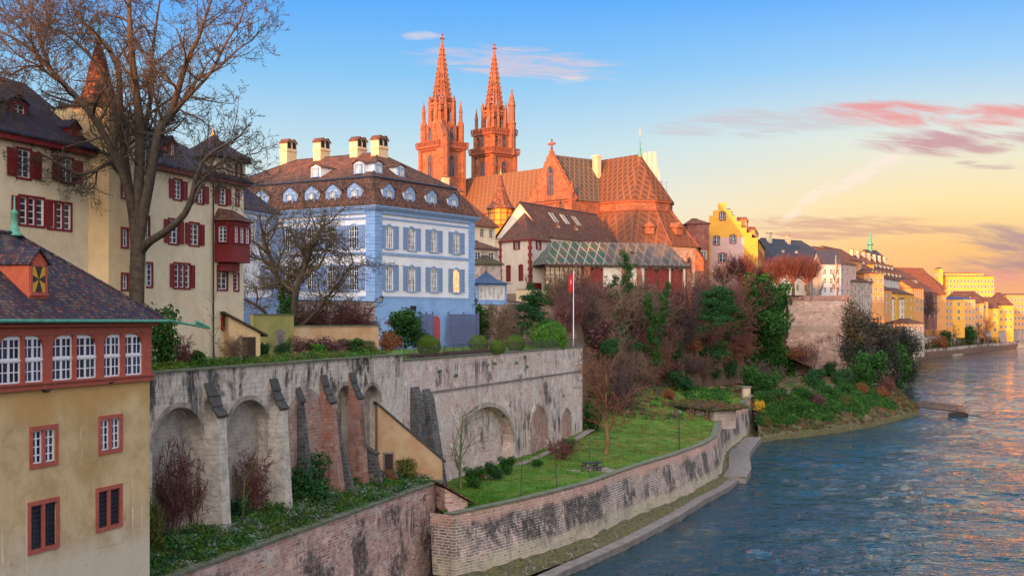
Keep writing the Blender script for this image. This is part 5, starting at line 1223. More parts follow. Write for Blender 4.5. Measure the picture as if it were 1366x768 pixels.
# transept
m_ = MB(); m_.box(-7.9, 7.9, -16, 16, zG, zE)
for y0, s in ((-16, -1), (16, 1)):
    m_.prism([(-8.2, y0, zE - .3), (8.2, y0, zE - .3), (0, y0, zR + 1.0)], (0, -.9 * s, 0))
mpart('transept_wall', m_, 'sandred')
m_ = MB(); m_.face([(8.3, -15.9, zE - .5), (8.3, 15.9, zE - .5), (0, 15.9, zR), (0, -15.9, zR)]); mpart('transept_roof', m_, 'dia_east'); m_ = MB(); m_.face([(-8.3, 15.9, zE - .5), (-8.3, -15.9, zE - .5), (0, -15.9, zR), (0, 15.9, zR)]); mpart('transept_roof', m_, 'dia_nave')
m_ = MB()
for s in (-1, 1):
    for i in range(9):
        t = (i + .5) / 9; px_, pz_ = s * 8.2 * (1 - t), zE + (zR + 1 - zE) * t; m_.lathe([(.05, pz_ + .1), (.28, pz_ + .35), (.1, pz_ + .6), (.0, pz_ + .75)], 5, (px_, -15.7))
    m_.bar((s * 8.3, -15.6, zE - .2), (0, -15.6, zR + 1.05), .22, n=6)
mpart('gable_crockets', m_, 'sandtrim')
lancet(MC, T(0, -16.0, 0), 0, 48.2, 2.0, 6.6, 2)
m_ = MB(); m_.bar((0, -15.6, zR + .8), (0, -15.6, zR + 3.4), .2, n=6); m_.box(-.95, .95, -15.85, -15.4, zR + 2.2, zR + 2.7); m_.lathe([(.0, zR + 1.0), (.4, zR + 1.4), (.0, zR + 1.8)], 6, (0, -15.6))
for x_, z_ in ((-.95, 2.45), (.95, 2.45), (0, 3.35)): m_.lathe([(0, zR + z_ - .3), (.32, zR + z_), (0, zR + z_ + .3)], 6, (x_, -15.62))
mpart('stone_cross', m_, 'sandtrim')
m_ = MB(); m_.box(-8.4, 8.4, -16.35, -16.0, zE - .7, zE - .35); mpart('cornice', m_, 'sandtrim')
for x_ in (-3.4, 0, 3.4): lancet(MC, T(0, -16.0, 0), x_, 38.5, 1.4, 5.5)
# small turret on the right shoulder of the gable
m_ = MB(); m_.box(6.9, 7.9, -16.9, -16.0, 36, 48.2); m_.lathe([(.75, 48.2), (.4, 49.4), (.0, 51.4)], 6, (7.4, -16.4)); mpart('pinnacle', m_, 'sandtrim')
# choir with polygonal end
CL = 12.5
def apse(r, n=5): return [(0 + 7.9, -r)] + [(CL + r * math.sin(t), -r * math.cos(t)) for t in [math.pi * i / n for i in range(n + 1)]] + [(7.9, r)]
def aps_full(r): return apse(r)
m_ = MB(); A = apse(hw)
for p, q in zip(A, A[1:]): m_.face([(*p, zG), (*q, zG), (*q, zE), (*p, zE)])
mpart('choir_wall', m_, 'sandred')
m_ = MB(); B = apse(hw + .5)
pk = (CL + .4, 0, zR + .2); r0 = (0, 0, zR)
m_.face([(0, -hw - .5, zE - .5), (*B[1], zE - .5), pk, r0]); m_.face([(*B[-2], zE - .5), (0, hw + .5, zE - .5), r0, pk])
for p, q in zip(B[1:-1], B[2:-1]): m_.face([(*p, zE - .5), (*q, zE - .5), pk])
mpart('choir_roof', m_, 'dia_choir')
m_ = MB(); B = apse(hw + .35)
for p, q in zip(B, B[1:]): m_.prism([(*p, zE - .95), (*q, zE - .95), (q[0] * .99, q[1] * .96, zE - .95), (p[0] * .99, p[1] * .96, zE - .95)], (0, 0, .45))
mpart('choir_cornice', m_, 'sandtrim')
m_ = MB(); m_.lathe([(.5, zR - .6), (.35, zR + .4), (.15, zR + 2.2), (.22, zR + 2.6), (.06, zR + 2.9), (.04, zR + 4.4)], 8, (CL + .4, 0)); mpart('choir_finial', m_, 'copper')
m_ = MB(); m_.lathe([(0, zR + 4.3), (.22, zR + 4.6), (0, zR + 4.9)], 8, (CL + .4, 0)); m_.box(CL, CL + .8, -.04, .04, zR + 5.2, zR + 5.35); m_.bar((CL + .4, 0, zR + 4.8), (CL + .4, 0, zR + 6.1), .05); mpart('weather_vane', m_, 'gold')
m_ = MB(); m_.box(2.0, 3.6, -4.4, -3.2, 50, zR + .3); m_.box(1.8, 3.8, -4.6, -3.0, zR + .1, zR + .5); mpart('chimney', m_, 'creamtrim')
# ambulatory: lower ring with its own tiled roof
zA0, zA1 = 36.2, 44.2; rA = 14.2
m_ = MB(); A = apse(rA)
A = [(7.9, -rA)] + A[1:-1] + [(7.9, rA)]
for p, q in zip(A, A[1:]): m_.face([(*p, zG - 4), (*q, zG - 4), (*q, zA0), (*p, zA0)])
m_.face([(7.9, -16, zG), (7.9, -rA, zG), (7.9, -rA, zA0), (7.9, -16, zA0)])
mpart('ambulatory_wall', m_, 'ambwall')
m_ = MB(); B0, B1 = [(7.95, -rA - .6)] + apse(rA + .6)[1:-1] + [(7.95, rA + .6)], apse(hw + .02)
for i in range(len(B0) - 1): m_.face([(*B0[i], zA0 - .3), (*B0[i + 1], zA0 - .3), (*B1[i + 1], zA1), (*B1[i], zA1)])
mpart('ambulatory_roof', m_, 'dia_low')
m_ = MB()
for i in range(1, len(B0) - 1): m_.bar((*B0[i], zA0 - .2), (*B1[i], zA1 + .1), .16, n=5)
for i in range(len(B1) - 1): m_.bar((*B1[i], zA1 + .1), (*B1[i + 1], zA1 + .1), .28, n=5)
mpart('roof_ridges', m_, 'sandtrim')
for i in range(1, len(A) - 2):
    p, q = Vector(A[i]), Vector(A[i + 1]); d = q - p; FMx = Matrix.Translation((p.x, p.y, 0)) @ Matrix.Rotation(math.atan2(d.y, d.x), 4, 'Z')
    for f in (.3, .7): lancet(MC, FMx, d.length * f, 29.0, 1.3, 4.4); lancet(MC, FMx, d.length * f, 23.5, 1.2, 3.6)
    m_ = MB(); m_.prism([(-.6, -1.6, zG - 4), (.6, -1.6, zG - 4), (.6, .3, zG - 4), (-.6, .3, zG - 4)], (0, 0, zA0 - zG + 1)); m_.prism([(-.6, -1.6, zA0 - 3), (-.6, .2, zA0 - 3), (-.6, .2, zA0 - .4)], (1.2, 0, 0)); mpart('buttress', m_, 'sandred', None, FMx)
    if i in (2, 3): 
        m_ = MB(); m_.box(-1.0, 1.0, 1.2, 3.5, 38.6, 40.2); m_.prism([(-1.3, .9, 40.2), (1.3, .9, 40.2), (0, .9, 41.4)], (0, 3, 0)); mpart('roof_dormer', m_, 'sandred', None, FMx @ T(d.length / 2, 0, 0))
# towers
def tower(cx, cy, kind):
    tw = MB(); h0 = 3.9
    zg1 = 64.2
    tw.box(-h0, h0, -h0, h0, zG, zg1)
    for sx in (-1, 1):
        for sy in (-1, 1):
            tw.box(sx * h0 - .55, sx * h0 + .55, sy * h0 - .55, sy * h0 + .55, zG, zg1 - .2)
    if kind: tw.box(-h0 - 1.4, -h0 - .3, -h0 + .8, h0 - .8, zG, zg1 - 5)
    if kind == 0: tw.lathe([(1.5, zG), (1.5, 66.5), (1.2, 66.8)], 8, (h0 + .6, -h0 + .9))
    Mt = T(cx, cy, 0); t = mpart('tower', tw, 'sandred', None, Mt)
    g = MB()
    def gallery(z, hh, o):
        for a, b in (((-hh - o, -hh - o), (hh + o, -hh - o)), ((hh + o, -hh - o), (hh + o, hh + o)), ((hh + o, hh + o), (-hh - o, hh + o)), ((-hh - o, hh + o), (-hh - o, -hh - o))):
            g.bar((*a, z + 1.35), (*b, z + 1.35), .14, n=4); n_ = 14
            for i in range(n_): p = Vector(a).lerp(Vector(b), i / n_); g.box(p.x - .12, p.x + .12, p.y - .12, p.y + .12, z + .3, z + 1.3)
        g.box(-hh - o, hh + o, -hh - o, hh + o, z - .35, z + .35); g.box(-hh - o * .5, hh + o * .5, -hh - o * .5, hh + o * .5, z - .9, z - .35)
    gallery(zg1 + .35, h0, 1.0)
    faces = [(T(-0, -h0, 0), 0), (T(h0, 0, 0, R(90)), 0), (T(0, h0, 0, R(180)), 0), (T(-h0, 0, 0, R(-90)), 0)]
    for FMx, _ in faces[:2] + faces[3:]:
        lancet(t, FMx, 0, 57.0, 1.6, 5.4, 1); lancet(t, FMx, 0, 50.4, 1.2, 3.6, 0)
    # middle stage
    h1 = 3.35; z2 = 70.4
    md = MB(); md.lathe([(h1 * 1.28, zg1 + .3), (h1 * 1.28, z2)], 8, (0, 0), R(22.5))
    for sx in (-1, 1):
        for sy in (-1, 1): md.lathe([(.85, zg1 + .3), (.85, z2 + .5), (.5, z2 + 1.2), (.42, z2 + 3.4), (.55, z2 + 3.5), (.12, z2 + 6.0), (.05, z2 + 6.8)], 6, (sx * (h1 + .1), sy * (h1 + .1)))
    mdp = md.build('tower_stage', M['sandred'], t)
    if kind: gallery(z2 - .6, h1 + .2, .9)
    g.build('gallery', M['sandtrim'], t)
    for FMx in (T(0, -h1 * 1.19, 0), T(h1 * 1.19, 0, 0, R(90)), T(-h1 * 1.19, 0, 0, R(-90))): lancet(mdp, FMx, 0, 66.2, 1.1, 3.6, 0)
    # open lantern: eight piers with gaps between, gables above
    z3 = 76.4; la = MB(); rr = 3.2
    for k in range(8):
        a0 = R(22.5 + 45 * k); c_, s_ = math.cos(a0), math.sin(a0)
        la.lathe([(.62, z2), (.55, z3 - .5)], 6, (rr * c_, rr * s_)); la.lathe([(.42, z3 - .6), (.3, z3 + .2), (.42, z3 + .3), (.0, z3 + 2.4)], 5, (rr * c_ * 1.06, rr * s_ * 1.06))
        a1 = a0 + R(45); p, q = Vector((rr * c_, rr * s_)), Vector((rr * math.cos(a1), rr * math.sin(a1)))
        la.bar((*p, z3 - 1.3), (*q, z3 - 1.3), .38, n=4); la.bar((*p, z2 + .5), (*q, z2 + .5), .5, n=4); la.bar((*p, z3 - .5), (*q, z3 - .5), .42, n=4)
        m = (p + q) / 2; la.bar((*p, z3 - .4), (*m, z3 + 1.3), .16, n=4); la.bar((*q, z3 - .4), (*m, z3 + 1.3), .16, n=4); la.bar((*m, z2 + .5), (*m, z3 - 1.2), .12, n=4)
        la.bar((*(p.lerp(m, .1)), z3 - 2.4), (*m, z3 - 1.4), .16, n=4); la.bar((*(q.lerp(m, .1)), z3 - 2.4), (*m, z3 - 1.4), .16, n=4)
    la.lathe([(1.3, z2), (1.2, z3 - .2)], 8)
    la.build('lantern', M['sandred'], t)
    # spire with crockets
    sp = MB(); zt = 92.6; n_ = 13
    rad = lambda z: 2.55 * (1 - (z - z3 + .3) / (zt - z3 + .3)) ** 1.06 + .16
    for k in range(8):
        a0 = R(22.5 + 45 * k)
        for i in range(n_):
            za, zb = z3 - .3 + (zt - z3 + .3) * i / n_, z3 - .3 + (zt - z3 + .3) * (i + 1) / n_
            ra, rb = rad(za), rad(zb); p, q = (ra * math.cos(a0), ra * math.sin(a0), za), (rb * math.cos(a0), rb * math.sin(a0), zb)
            sp.bar(p, q, .17, .13, 4); a1 = a0 + R(45)
            p2, q2 = (ra * math.cos(a1), ra * math.sin(a1), za), (rb * math.cos(a1), rb * math.sin(a1), zb)
            if i >= 6: sp.face([p, p2, q2, q])
            else:
                sp.bar(p, p2, .12, n=4); mid = Vector(p).lerp(Vector(p2), .5); mid2 = Vector(q).lerp(Vector(q2), .5)
                sp.bar(mid, mid2, .16, n=4); sp.bar(p, q2, .12, n=4); sp.bar(p2, q, .12, n=4)
            if i < n_ - 1:
                e_ = ra + .12; sp.lathe([(.0, za + .15), (.26, za + .35), (.13, za + .55), (0, za + .75)], 4, (e_ * math.cos(a0), e_ * math.sin(a0)))
    sp.build('spire', M['sandred'], t)
    fi = MB(); fi.lathe([(.16, zt - .2), (.16, zt + .5), (.55, zt + .8), (.2, zt + 1.05), (.12, zt + 1.6), (.38, zt + 1.8), (.0, zt + 2.3)], 6); fi.box(-.75, .75, -.15, .15, zt + .65, zt + .9); fi.box(-.15, .15, -.75, .75, zt + .65, zt + .9); fi.build('finial', M['sandtrim'], t)
    if kind:
        st = MB(); st.lathe([(1.1, zg1), (1.1, 72.6), (1.3, 72.7), (1.0, 73.2)], 8, (h0 + .2, h0 - 1.2)); st.lathe([(.95, 73.2), (.9, 77.4), (1.1, 77.6), (.15, 81.5), (.3, 81.8), (.0, 82.6)], 8, (h0 + .2, h0 - 1.2)); st.build('stair_turret', M['sandred'], t)
    else:
        st = MB(); st.prism([(h0 - .2, -h0 - .2, zg1), (h0 + 1.6, -h0 - .2, zg1), (h0 + 1.6, -h0 - .2, 67.5), (h0 + .7, -h0 - .2, 69.4), (h0 - .2, -h0 - .2, 71.2)], (0, 1.6, 0)); st.build('stair_turret', M['sandred'], t)
tower(-49, -9, 0); tower(-49, 9, 1)
# roof of the west building between the towers
m_ = MB(); m_.prism([(-49, -4, 44), (-49, 4, 44), (-49, 4, 56), (-49, 0, 57.4), (-49, -4, 56)], (-4, 0, 0)); mpart('west_front', m_, 'roof_slate')
# scaffold with sheeting behind the choir
Ys = 318; p0, p1 = P(856, 420, Ys), P(889, 420, Ys); e = empty('scaffold', (p0.x, Ys, 24), 0, 'steel scaffold with pale orange sheeting rising behind the choir roof', 'scaffold')
wS = p1.x - p0.x; zt = zz(202, Ys) - 24; M['sheet'] = plain('scaffold_sheet', (.62, .42, .32), (.5, .38, .34)); M['steel'] = plain('scaffold_steel', (.25, .27, .3), (.2, .2, .22), .4)
m_ = MB(); m_.prism([(0, 0, 0), (wS, 0, 0), (wS, 0, zt * .74), (wS * .78, 0, zt * .80), (wS * .60, 0, zt * .93), (wS * .55, 0, zt), (wS * .1, 0, zt * .99), (0, 0, zt * .9)], (0, 4, 0)); m_.build('sheeting', M['sheet'], e)
m_ = MB()
for i in range(6):
    x_ = wS * i / 5; h_ = zt * (1.01 if i < 4 else (.86 if i == 4 else .80)); m_.bar((x_, -.4, 0), (x_, -.4, h_), .06, n=4)
for j in range(14): m_.bar((0, -.4, 2.4 * j), (wS + .6, -.4, 2.4 * j), .05, n=4)
m_.build('poles', M['steel'], e)

# ---------------------------------------------------------------- bishops' court, cloister hall and neighbours
BR = dict(fcol='sandtrim', fw=.16)
SHr = dict(fcol='red', fw=.14, shut='red', sw=.5)
# long hall with steep dark roof, lit pointed gable to the left
M['creamwall'] = stucco('warm_white_plaster', (.66, .58, .48), (.60, .50, .40), stain=(.3, .22, .18), st=.12, streak=.2)
M['yellowwall'] = stucco('yellow_plaster', (.66, .34, .055), (.60, .29, .05), stain=(.3, .2, .1), st=.12, streak=.15)
dirv = Vector((.50, .866)); a_ = math.atan2(.866, .50)
HALL = house('court_hall', (6.4, 240), a_, 34, 11, 23, 36.0, 43.0, 'long white court hall with steep dark brown roof and skylights in front of the minster', 'hall', 'creamwall', 'roof_brown', grid=(6, (31.5,), 1.0, 1.6), hl=None, hr=None, ov=.4, win=BR)
for dx in (8.0, 13, 18): 
    m_ = MB(); m_.box(-.9, .9, 0, 2.6, 0, .12); m_.build('skylight', M['glass_curtain'], HALL, T(dx + 2, 2.6, 39.5) @ Matrix.Rotation(math.atan2(7, 5.5), 4, 'X'))
for dx, dy in ((9, 1.6), (17, 1.6)): dormer(HALL, Matrix.Identity(4), dx, dy, 36.0 + dy * 1.27 - .2, .9, .9, 1.8, 'creamtrim', 'roof_red', None, .8)
# polygon fronted wing with red quoins
Yw = 236; pA, pB, pC = P(668, 400, 240), P(707, 400, 232), P(729, 400, 238)
BW = empty('court_wing', (pA.x, pA.y, 0), 0, 'white angled court wing with red quoins, red shutters and three dark red arched windows', 'house')
o0 = Vector((pA.x, pA.y)); A2 = Vector((pB.x, pB.y)) - o0; A3 = Vector((pC.x, pC.y)) - o0; A1 = Vector((0, 0))
zwe, zwb = zz(320, 236), 23
arched = lambda x, z, w=1.3, h=3.0: dict(x=x, z=z, w=w, h=h, arch=.2, fcol='red', glass='redpane', fw=.12, cols=2, rows=2, sash='red', shut=None)
M['redpane'] = plain('dark_red_blind', (.20, .02, .02), (.12, .015, .015))
L1 = (A2 - A1).length; L2 = (A3 - A2).length
zl = zz(366, 236) - 1.2
facade(BW, A1, math.atan2(A2.y, A2.x), L1, zwb, zwe, [dict(x=L1 * .56, z=zz(333, 236), w=.95, h=1.55, **SHr), arched(L1 * .27, zl), arched(L1 * .70, zl)], 'creamwall', dict(cols=2, rows=3, sill=False))
d = A3 - A2; facade(BW, A2, math.atan2(d.y, d.x), L2, zwb, zwe, [dict(x=L2 * .5, z=zz(333, 236), w=.95, h=1.55, **SHr), arched(L2 * .5, zl)], 'creamwall', dict(cols=2, rows=3, sill=False))
m_ = MB(); m_.face([(*A3, zwb), (A3.x + 1, A3.y + 7, zwb), (A3.x + 1, A3.y + 7, zwe), (*A3, zwe)]); m_.face([(1.5, 9, zwb), (*A1, zwb), (*A1, zwe), (1.5, 9, zwe)]); m_.build('side_wall', M['creamwall'], BW)
for V_ in (A1, A2):
    m_ = MB()
    for i in range(18):
        e_ = .45 if i % 2 else .28; m_.lathe([(e_, zwb + (zwe - zwb) * i / 18), (e_, zwb + (zwe - zwb) * (i + .94) / 18)], 8, (V_.x, V_.y))
    m_.build('quoin', M['red'], BW)
m_ = MB(); pk = (4.6, 2.0, zz(281, 238)); pk2 = (6.0, 6.5, zz(279, 243))
E_ = [(-.5, .1, zwe), (A2.x, A2.y - .6, zwe), (A3.x + .6, A3.y - .2, zwe), (A3.x + 1.6, A3.y + 7, zwe), (1.2, 9, zwe)]
m_.face([E_[0], E_[1], pk]); m_.face([E_[1], E_[2], pk]); m_.face([E_[2], E_[3], pk2, pk]); m_.face([E_[4], E_[0], pk, pk2]); m_.build('roof', M['roof_brown'], BW)
m_ = MB()
for i in (0, 1): m_.bar((E_[i][0], E_[i][1], zwe - .15), (E_[i + 1][0], E_[i + 1][1], zwe - .15), .16, n=5)
m_.build('eaves_board', M['red'], BW)
dormer(BW, Matrix.Identity(4), 2.6, .2, zwe + 1.4, 1.0, .9, 1.8, 'creamtrim', 'roof_red', None, .8)
# half timbered round turret
p = P(668, 320, 252); TT = empty('timbered_turret', (p.x, p.y, 0), 0, 'lit half timbered turret with pointed red tiled cone beside the court wing', 'turret')
z0, z1 = zz(301, 252), zz(278, 252)
m_ = MB(); m_.lathe([(1.9, 24), (1.9, z0 + .1)], 12); m_.build('shaft', M['yellowwall'], TT)
m_ = MB(); m_.lathe([(2.0, z0 - .3), (2.45, z0), (2.45, z1)], 12); lg = m_.build('timber_storey', M['yellowwall'], TT)
m_ = MB()
for k in range(12):
    t = 2 * math.pi * k / 12; t1 = 2 * math.pi * (k + 1) / 12; r_ = 2.5
    m_.bar((r_ * math.cos(t), r_ * math.sin(t), z0), (r_ * math.cos(t), r_ * math.sin(t), z1), .10, n=4)
    for zq in (z0 + .1, z0 + 1.0, z0 + 2.5, z1 - .1): m_.bar((r_ * math.cos(t), r_ * math.sin(t), zq), (r_ * math.cos(t1), r_ * math.sin(t1), zq), .10, n=4)
m_.build('timber_frame', M['sandtrim'], lg)
m_ = MB(); zq = zz(232, 252); m_.lathe([(3.1, z1 - .15), (3.0, z1), (2.2, z1 + .8), (1.5, z1 + 2.2), (.9, z1 + 4.0), (.1, zq)], 10); m_.build('cone_roof', M['roof_red'], TT)
m_ = MB(); m_.lathe([(.15, zq - .2), (.2, zq + .3), (.04, zq + .5), (.03, zq + 1.2)], 6); m_.build('finial', M['gold'], TT)
# brown roofed houses between the blue mansion and the turret
(o_, a_, l_) = at(598, 661, 215, 226); house('timbered_house', o_, a_, l_, 9, 20, zz(300, 220), zz(263, 222), 'half timbered house with brown roof between the blue mansion and the turret', 'house', 'timberwall' if 'timberwall' in M else 'cream', 'roof_red', grid=(5, (zz(315, 220),), 1.0, 1.5), hl=3, hr=3, ov=.6, dorms=((6, 2.0, .8, .8),))
(o_, a_, l_) = at(610, 664, 208, 214); house('low_house', o_, a_, l_, 6, 18, zz(331, 211), zz(320, 211), 'old stone house with a narrow tiled apron roof behind the pavilion', 'house', 'stone', 'roof_brown', grid=(3, (zz(348, 211),), 1.2, 1.5), hl=None, hr=2)
(o_, a_, l_) = at(642, 668, 203, 205); house('garden_hut', o_, a_, l_, 4, 20, zz(352, 204), zz(341, 204), 'small hut with dark mossy roof above the blue pavilion', 'hut', 'stone', 'roof_mossy', hl=1.2, hr=1.2)
(o_, a_, l_) = at(596, 616, 236, 238); house('chimney_house', o_, a_, l_, 8, 24, zz(255, 237), zz(243, 237), 'narrow house with bright yellow chimney close to the left minster tower', 'house', 'creamtrim', 'roof_red', chim=((1.6, 3, zz(235, 237), 1.2),))
# cloister hall with green patterned roof
(o_, a_, l_) = at(729, 917, 224, 232); CHs = empty('cloister_hall', (o_[0], o_[1], 0), a_, 'low cloister hall with green and grey lozenge roof and tall dark red windows', 'hall'); CLh = l_
zce, zcr, zcb = zz(353, 226), zz(328, 228) + .9, 19.5
def cx(px): k = (px - HX) / F; c_, s_ = math.cos(a_), math.sin(a_); return (k * o_[1] - o_[0]) / (c_ - k * s_)
xs_ = cx(784)
lz0, lz1 = zz(392, 227), zz(357, 227)
wn_ = [dict(x=cx(p_), z=lz0, w=2.2, h=lz1 - lz0, arch=.28, fcol='sandtrim', glass='redpane', fw=.2, cols=3, rows=5, sash='sandtrim') for p_ in (796, 868, 884, 903)]
facade(CHs, (0, 0), 0, CLh, zcb, zcb + .1, [], 'creamwall')
FMc = facade(CHs, (xs_, 0), 0, CLh - xs_, zcb, zce, [{**q, 'x': q['x'] - xs_} for q in wn_], 'creamwall', dict(sill=False))
m_ = MB(); m_.box(xs_ - .9, xs_ + .3, -.5, .4, zcb, zce - .2); m_.build('stone_pier', M['sandred'], CHs)
m_ = MB(); m_.box(0, xs_ - .9, .5, .6, zcb, zce); m_.build('screen_wall', M['yellowish'] if 'yellowish' in M else M['creamtrim'], CHs)
m_ = MB()
for i in range(9): x_ = (xs_ - 1) * i / 8; m_.box(x_ - .06, x_ + .06, .38, .5, zcb, zce - .1)
for i in range(9): z_ = zcb + (zce - zcb) * (.32 + .68 * i / 8.3); m_.box(0, xs_ - .9, .42, .5, z_, z_ + .08)
m_.build('trellis', M['wooddk'], CHs)
m_ = MB(); m_.box(0, CLh, 8, 8.2, zcb, zce); m_.box(CLh - .1, CLh, 0, 8, zcb, zce); m_.build('rear_wall', M['creamwall'], CHs)
m_ = MB(); sp_ = .42; m_.face([(-.4, -.5, zce), (CLh * sp_, -.5, zce), (CLh * sp_, 4, zcr), (2.4, 4, zcr)]); m_.face([(-.4, 8.5, zce), (-.4, -.5, zce), (2.4, 4, zcr)]); m_.face([(CLh * sp_, 8.5, zce), (-.4, 8.5, zce), (2.4, 4, zcr), (CLh * sp_, 4, zcr)]); m_.build('green_roof', M['dia_green'], CHs)
m_ = MB(); m_.face([(CLh * sp_ + .02, -.5, zce), (CLh + .4, -.5, zce), (CLh - 2.5, 4, zcr), (CLh * sp_ + .02, 4, zcr)]); m_.face([(CLh + .4, -.5, zce), (CLh + .4, 8.5, zce), (CLh - 2.5, 4, zcr)]); m_.face([(CLh + .4, 8.5, zce), (CLh * sp_, 8.5, zce), (CLh * sp_, 4, zcr), (CLh - 2.5, 4, zcr)]); m_.build('grey_roof', M['dia_grey'], CHs)
m_ = MB(); m_.box(-.4, CLh + .4, -.58, -.45, zce - .35, zce - .02); m_.build('eaves_board', M['wooddk'], CHs)
for px_ in (832, 852, 917):
    x_ = cx(px_); m_ = MB(); m_.prism([(x_ - .4, -1.2, zcb), (x_ - .4, 0, zcb), (x_ - .4, 0, zce - .4), (x_ - .4, -.6, zce - 1.6)], (.8, 0, 0)); m_.build('buttress', M['sandred'], CHs)
# ---------------------------------------------------------------- stepped gable house and the riverside town beyond
M['pinkwall'] = stucco('rose_plaster_and_shade', (.56, .36, .32), (.50, .32, .30), stain=(.3, .2, .18), st=.12, streak=.2)  # rose house walls, also the painted shade on the stepped gable
M['greywall'] = stucco('grey_plaster', (.46, .46, .50), (.38, .38, .42), stain=(.2, .2, .22), st=.15, streak=.2)
M['orangewall'] = stucco('apricot_plaster', (.60, .28, .10), (.54, .24, .09), stain=(.3, .2, .1), st=.12, streak=.15)
M['redbrownwall'] = masonry('red_brown_sandstone', [(.30, .08, .06), (.24, .07, .055), (.36, .12, .08)], (.24, .10, .08), .9, .45, .02, blotch=(.28, .12, .10))
# stepped gable
Yg = 330; pL, pR = P(946, 400, Yg), P(1011, 400, Yg - 3)
SG = empty('stepped_gable_house', (pL.x, pL.y, 0), math.atan2(-3, pR.x - pL.x), 'tall yellow house with stepped gable and long dark roof above the chestnuts', 'house')
W = math.hypot(pR.x - pL.x, 3); zs_ = [zz(p_, Yg) for p_ in (335, 321, 309, 297, 291, 281, 271)]
zb_ = 24; cxg = W * (963.5 - 946) / 65
def stepg(mb, th=.8):
    # outline in px offsets, left side then right side
    Lp = [(946, 288), (951, 288), (951, 281), (958, 281), (958, 271)]; Rp = [(969, 271), (969, 281), (975, 281), (975, 288), (982, 288), (982, 296), (989, 296), (989, 304), (996, 304), (996, 311), (1003, 311), (1003, 318), (1011, 318)]
    pts = [(0, 0, zb_)] + [(W, 0, zb_)] + [((p_ - 946) / 65 * W, 0, zz(q_, Yg)) for p_, q_ in reversed(Lp + Rp)]
    i = len(mb.v); mb.prism(pts, (0, th, 0))
m_ = MB(); stepg(m_); m_.build('gable_wall', M['yellowwall'], SG)
m_ = MB(); m_.box(.4, W * .72, -.05, -.005, zb_, zz(317, Yg)); m_.build('shaded_lower_front', M['pinkwall'], SG)  # panel below the sun line, shade of the yellow gable put into its colour
for px_, t_, b_, w_ in ((956, 315, 326, 1.3), (978, 314, 324, 1.3), (964, 283, 293, 1.2), (964, 338, 350, 1.9)):
    x_ = (px_ - 946) / 65 * W; window(SG, T(0, -.19, 0), x_, zz(b_, Yg), w_, zz(t_, Yg) - zz(b_, Yg), arch=.15, fcol='sandtrim', fw=.25, cols=2, rows=2, sill=False)
m_ = MB(); q0 = Vector((cxg, .8, zz(280, Yg))); L_ = 46
m_.face([(-.3, .8, zz(318, Yg)), (q0.x, .8, q0.z), (q0.x, L_ - 5, q0.z), (-.3, L_, zz(318, Yg))]); m_.face([(W + .6, .8, zz(322, Yg)), (W + .6, L_, zz(322, Yg)), (q0.x, L_ - 5, q0.z), (q0.x, .8, q0.z)]); m_.face([(W + .6, L_, zz(322, Yg)), (-.3, L_, zz(318, Yg)), (q0.x, L_ - 5, q0.z)]); m_.build('roof', M['roof_slate'], SG)
m_ = MB(); m_.face([(W + .2, .8, zb_), (W + .2, L_ - .5, zb_), (W + .2, L_ - .5, zz(322, Yg)), (W + .2, .8, zz(322, Yg))]); m_.face([(0, L_ - .5, zb_), (0, .8, zb_), (0, .8, zz(318, Yg)), (0, L_ - .5, zz(318, Yg))]); m_.build('side_wall', M['yellowwall'], SG)
FMs = T(W + .2, 0, 0, R(90))
for i in range(5): window(SG, FMs, 5 + i * 8, zz(345, Yg), 1.4, 2.2, fcol='sandtrim', fw=.2, cols=2, rows=2, sill=False, y=-.125)
for i in range(4):
    dormer(SG, FMs, 5 + i * 7.5, 1.2, zz(322, Yg) + 1.8, 1.6, 1.5, 3, 'orangewall', 'roof_red', None, .9)
for i in range(2): dormer(SG, FMs, 9 + i * 9, 3.6, zz(322, Yg) + 5.2, 1.3, 1.2, 2.6, 'orangewall', 'roof_red', None, .9)
for i in range(3): chimney(SG, cxg + .8, 14 + i * 10, q0.z - 1, q0.z + 1.3, .8, .8, 'creamtrim')
# red brown house between choir and stepped gable
(o_, a_, l_) = at(917, 946, 318, 318); house('redstone_house', o_, a_, l_, 14, 20, zz(298, 318), zz(290, 320), 'dark red stone house wedged between the choir and the yellow stepped gable', 'house', 'redbrownwall', 'roof_red', grid=(2, (zz(345, 318), zz(375, 318)), 1.2, 2.0), hl=2, hr=2)
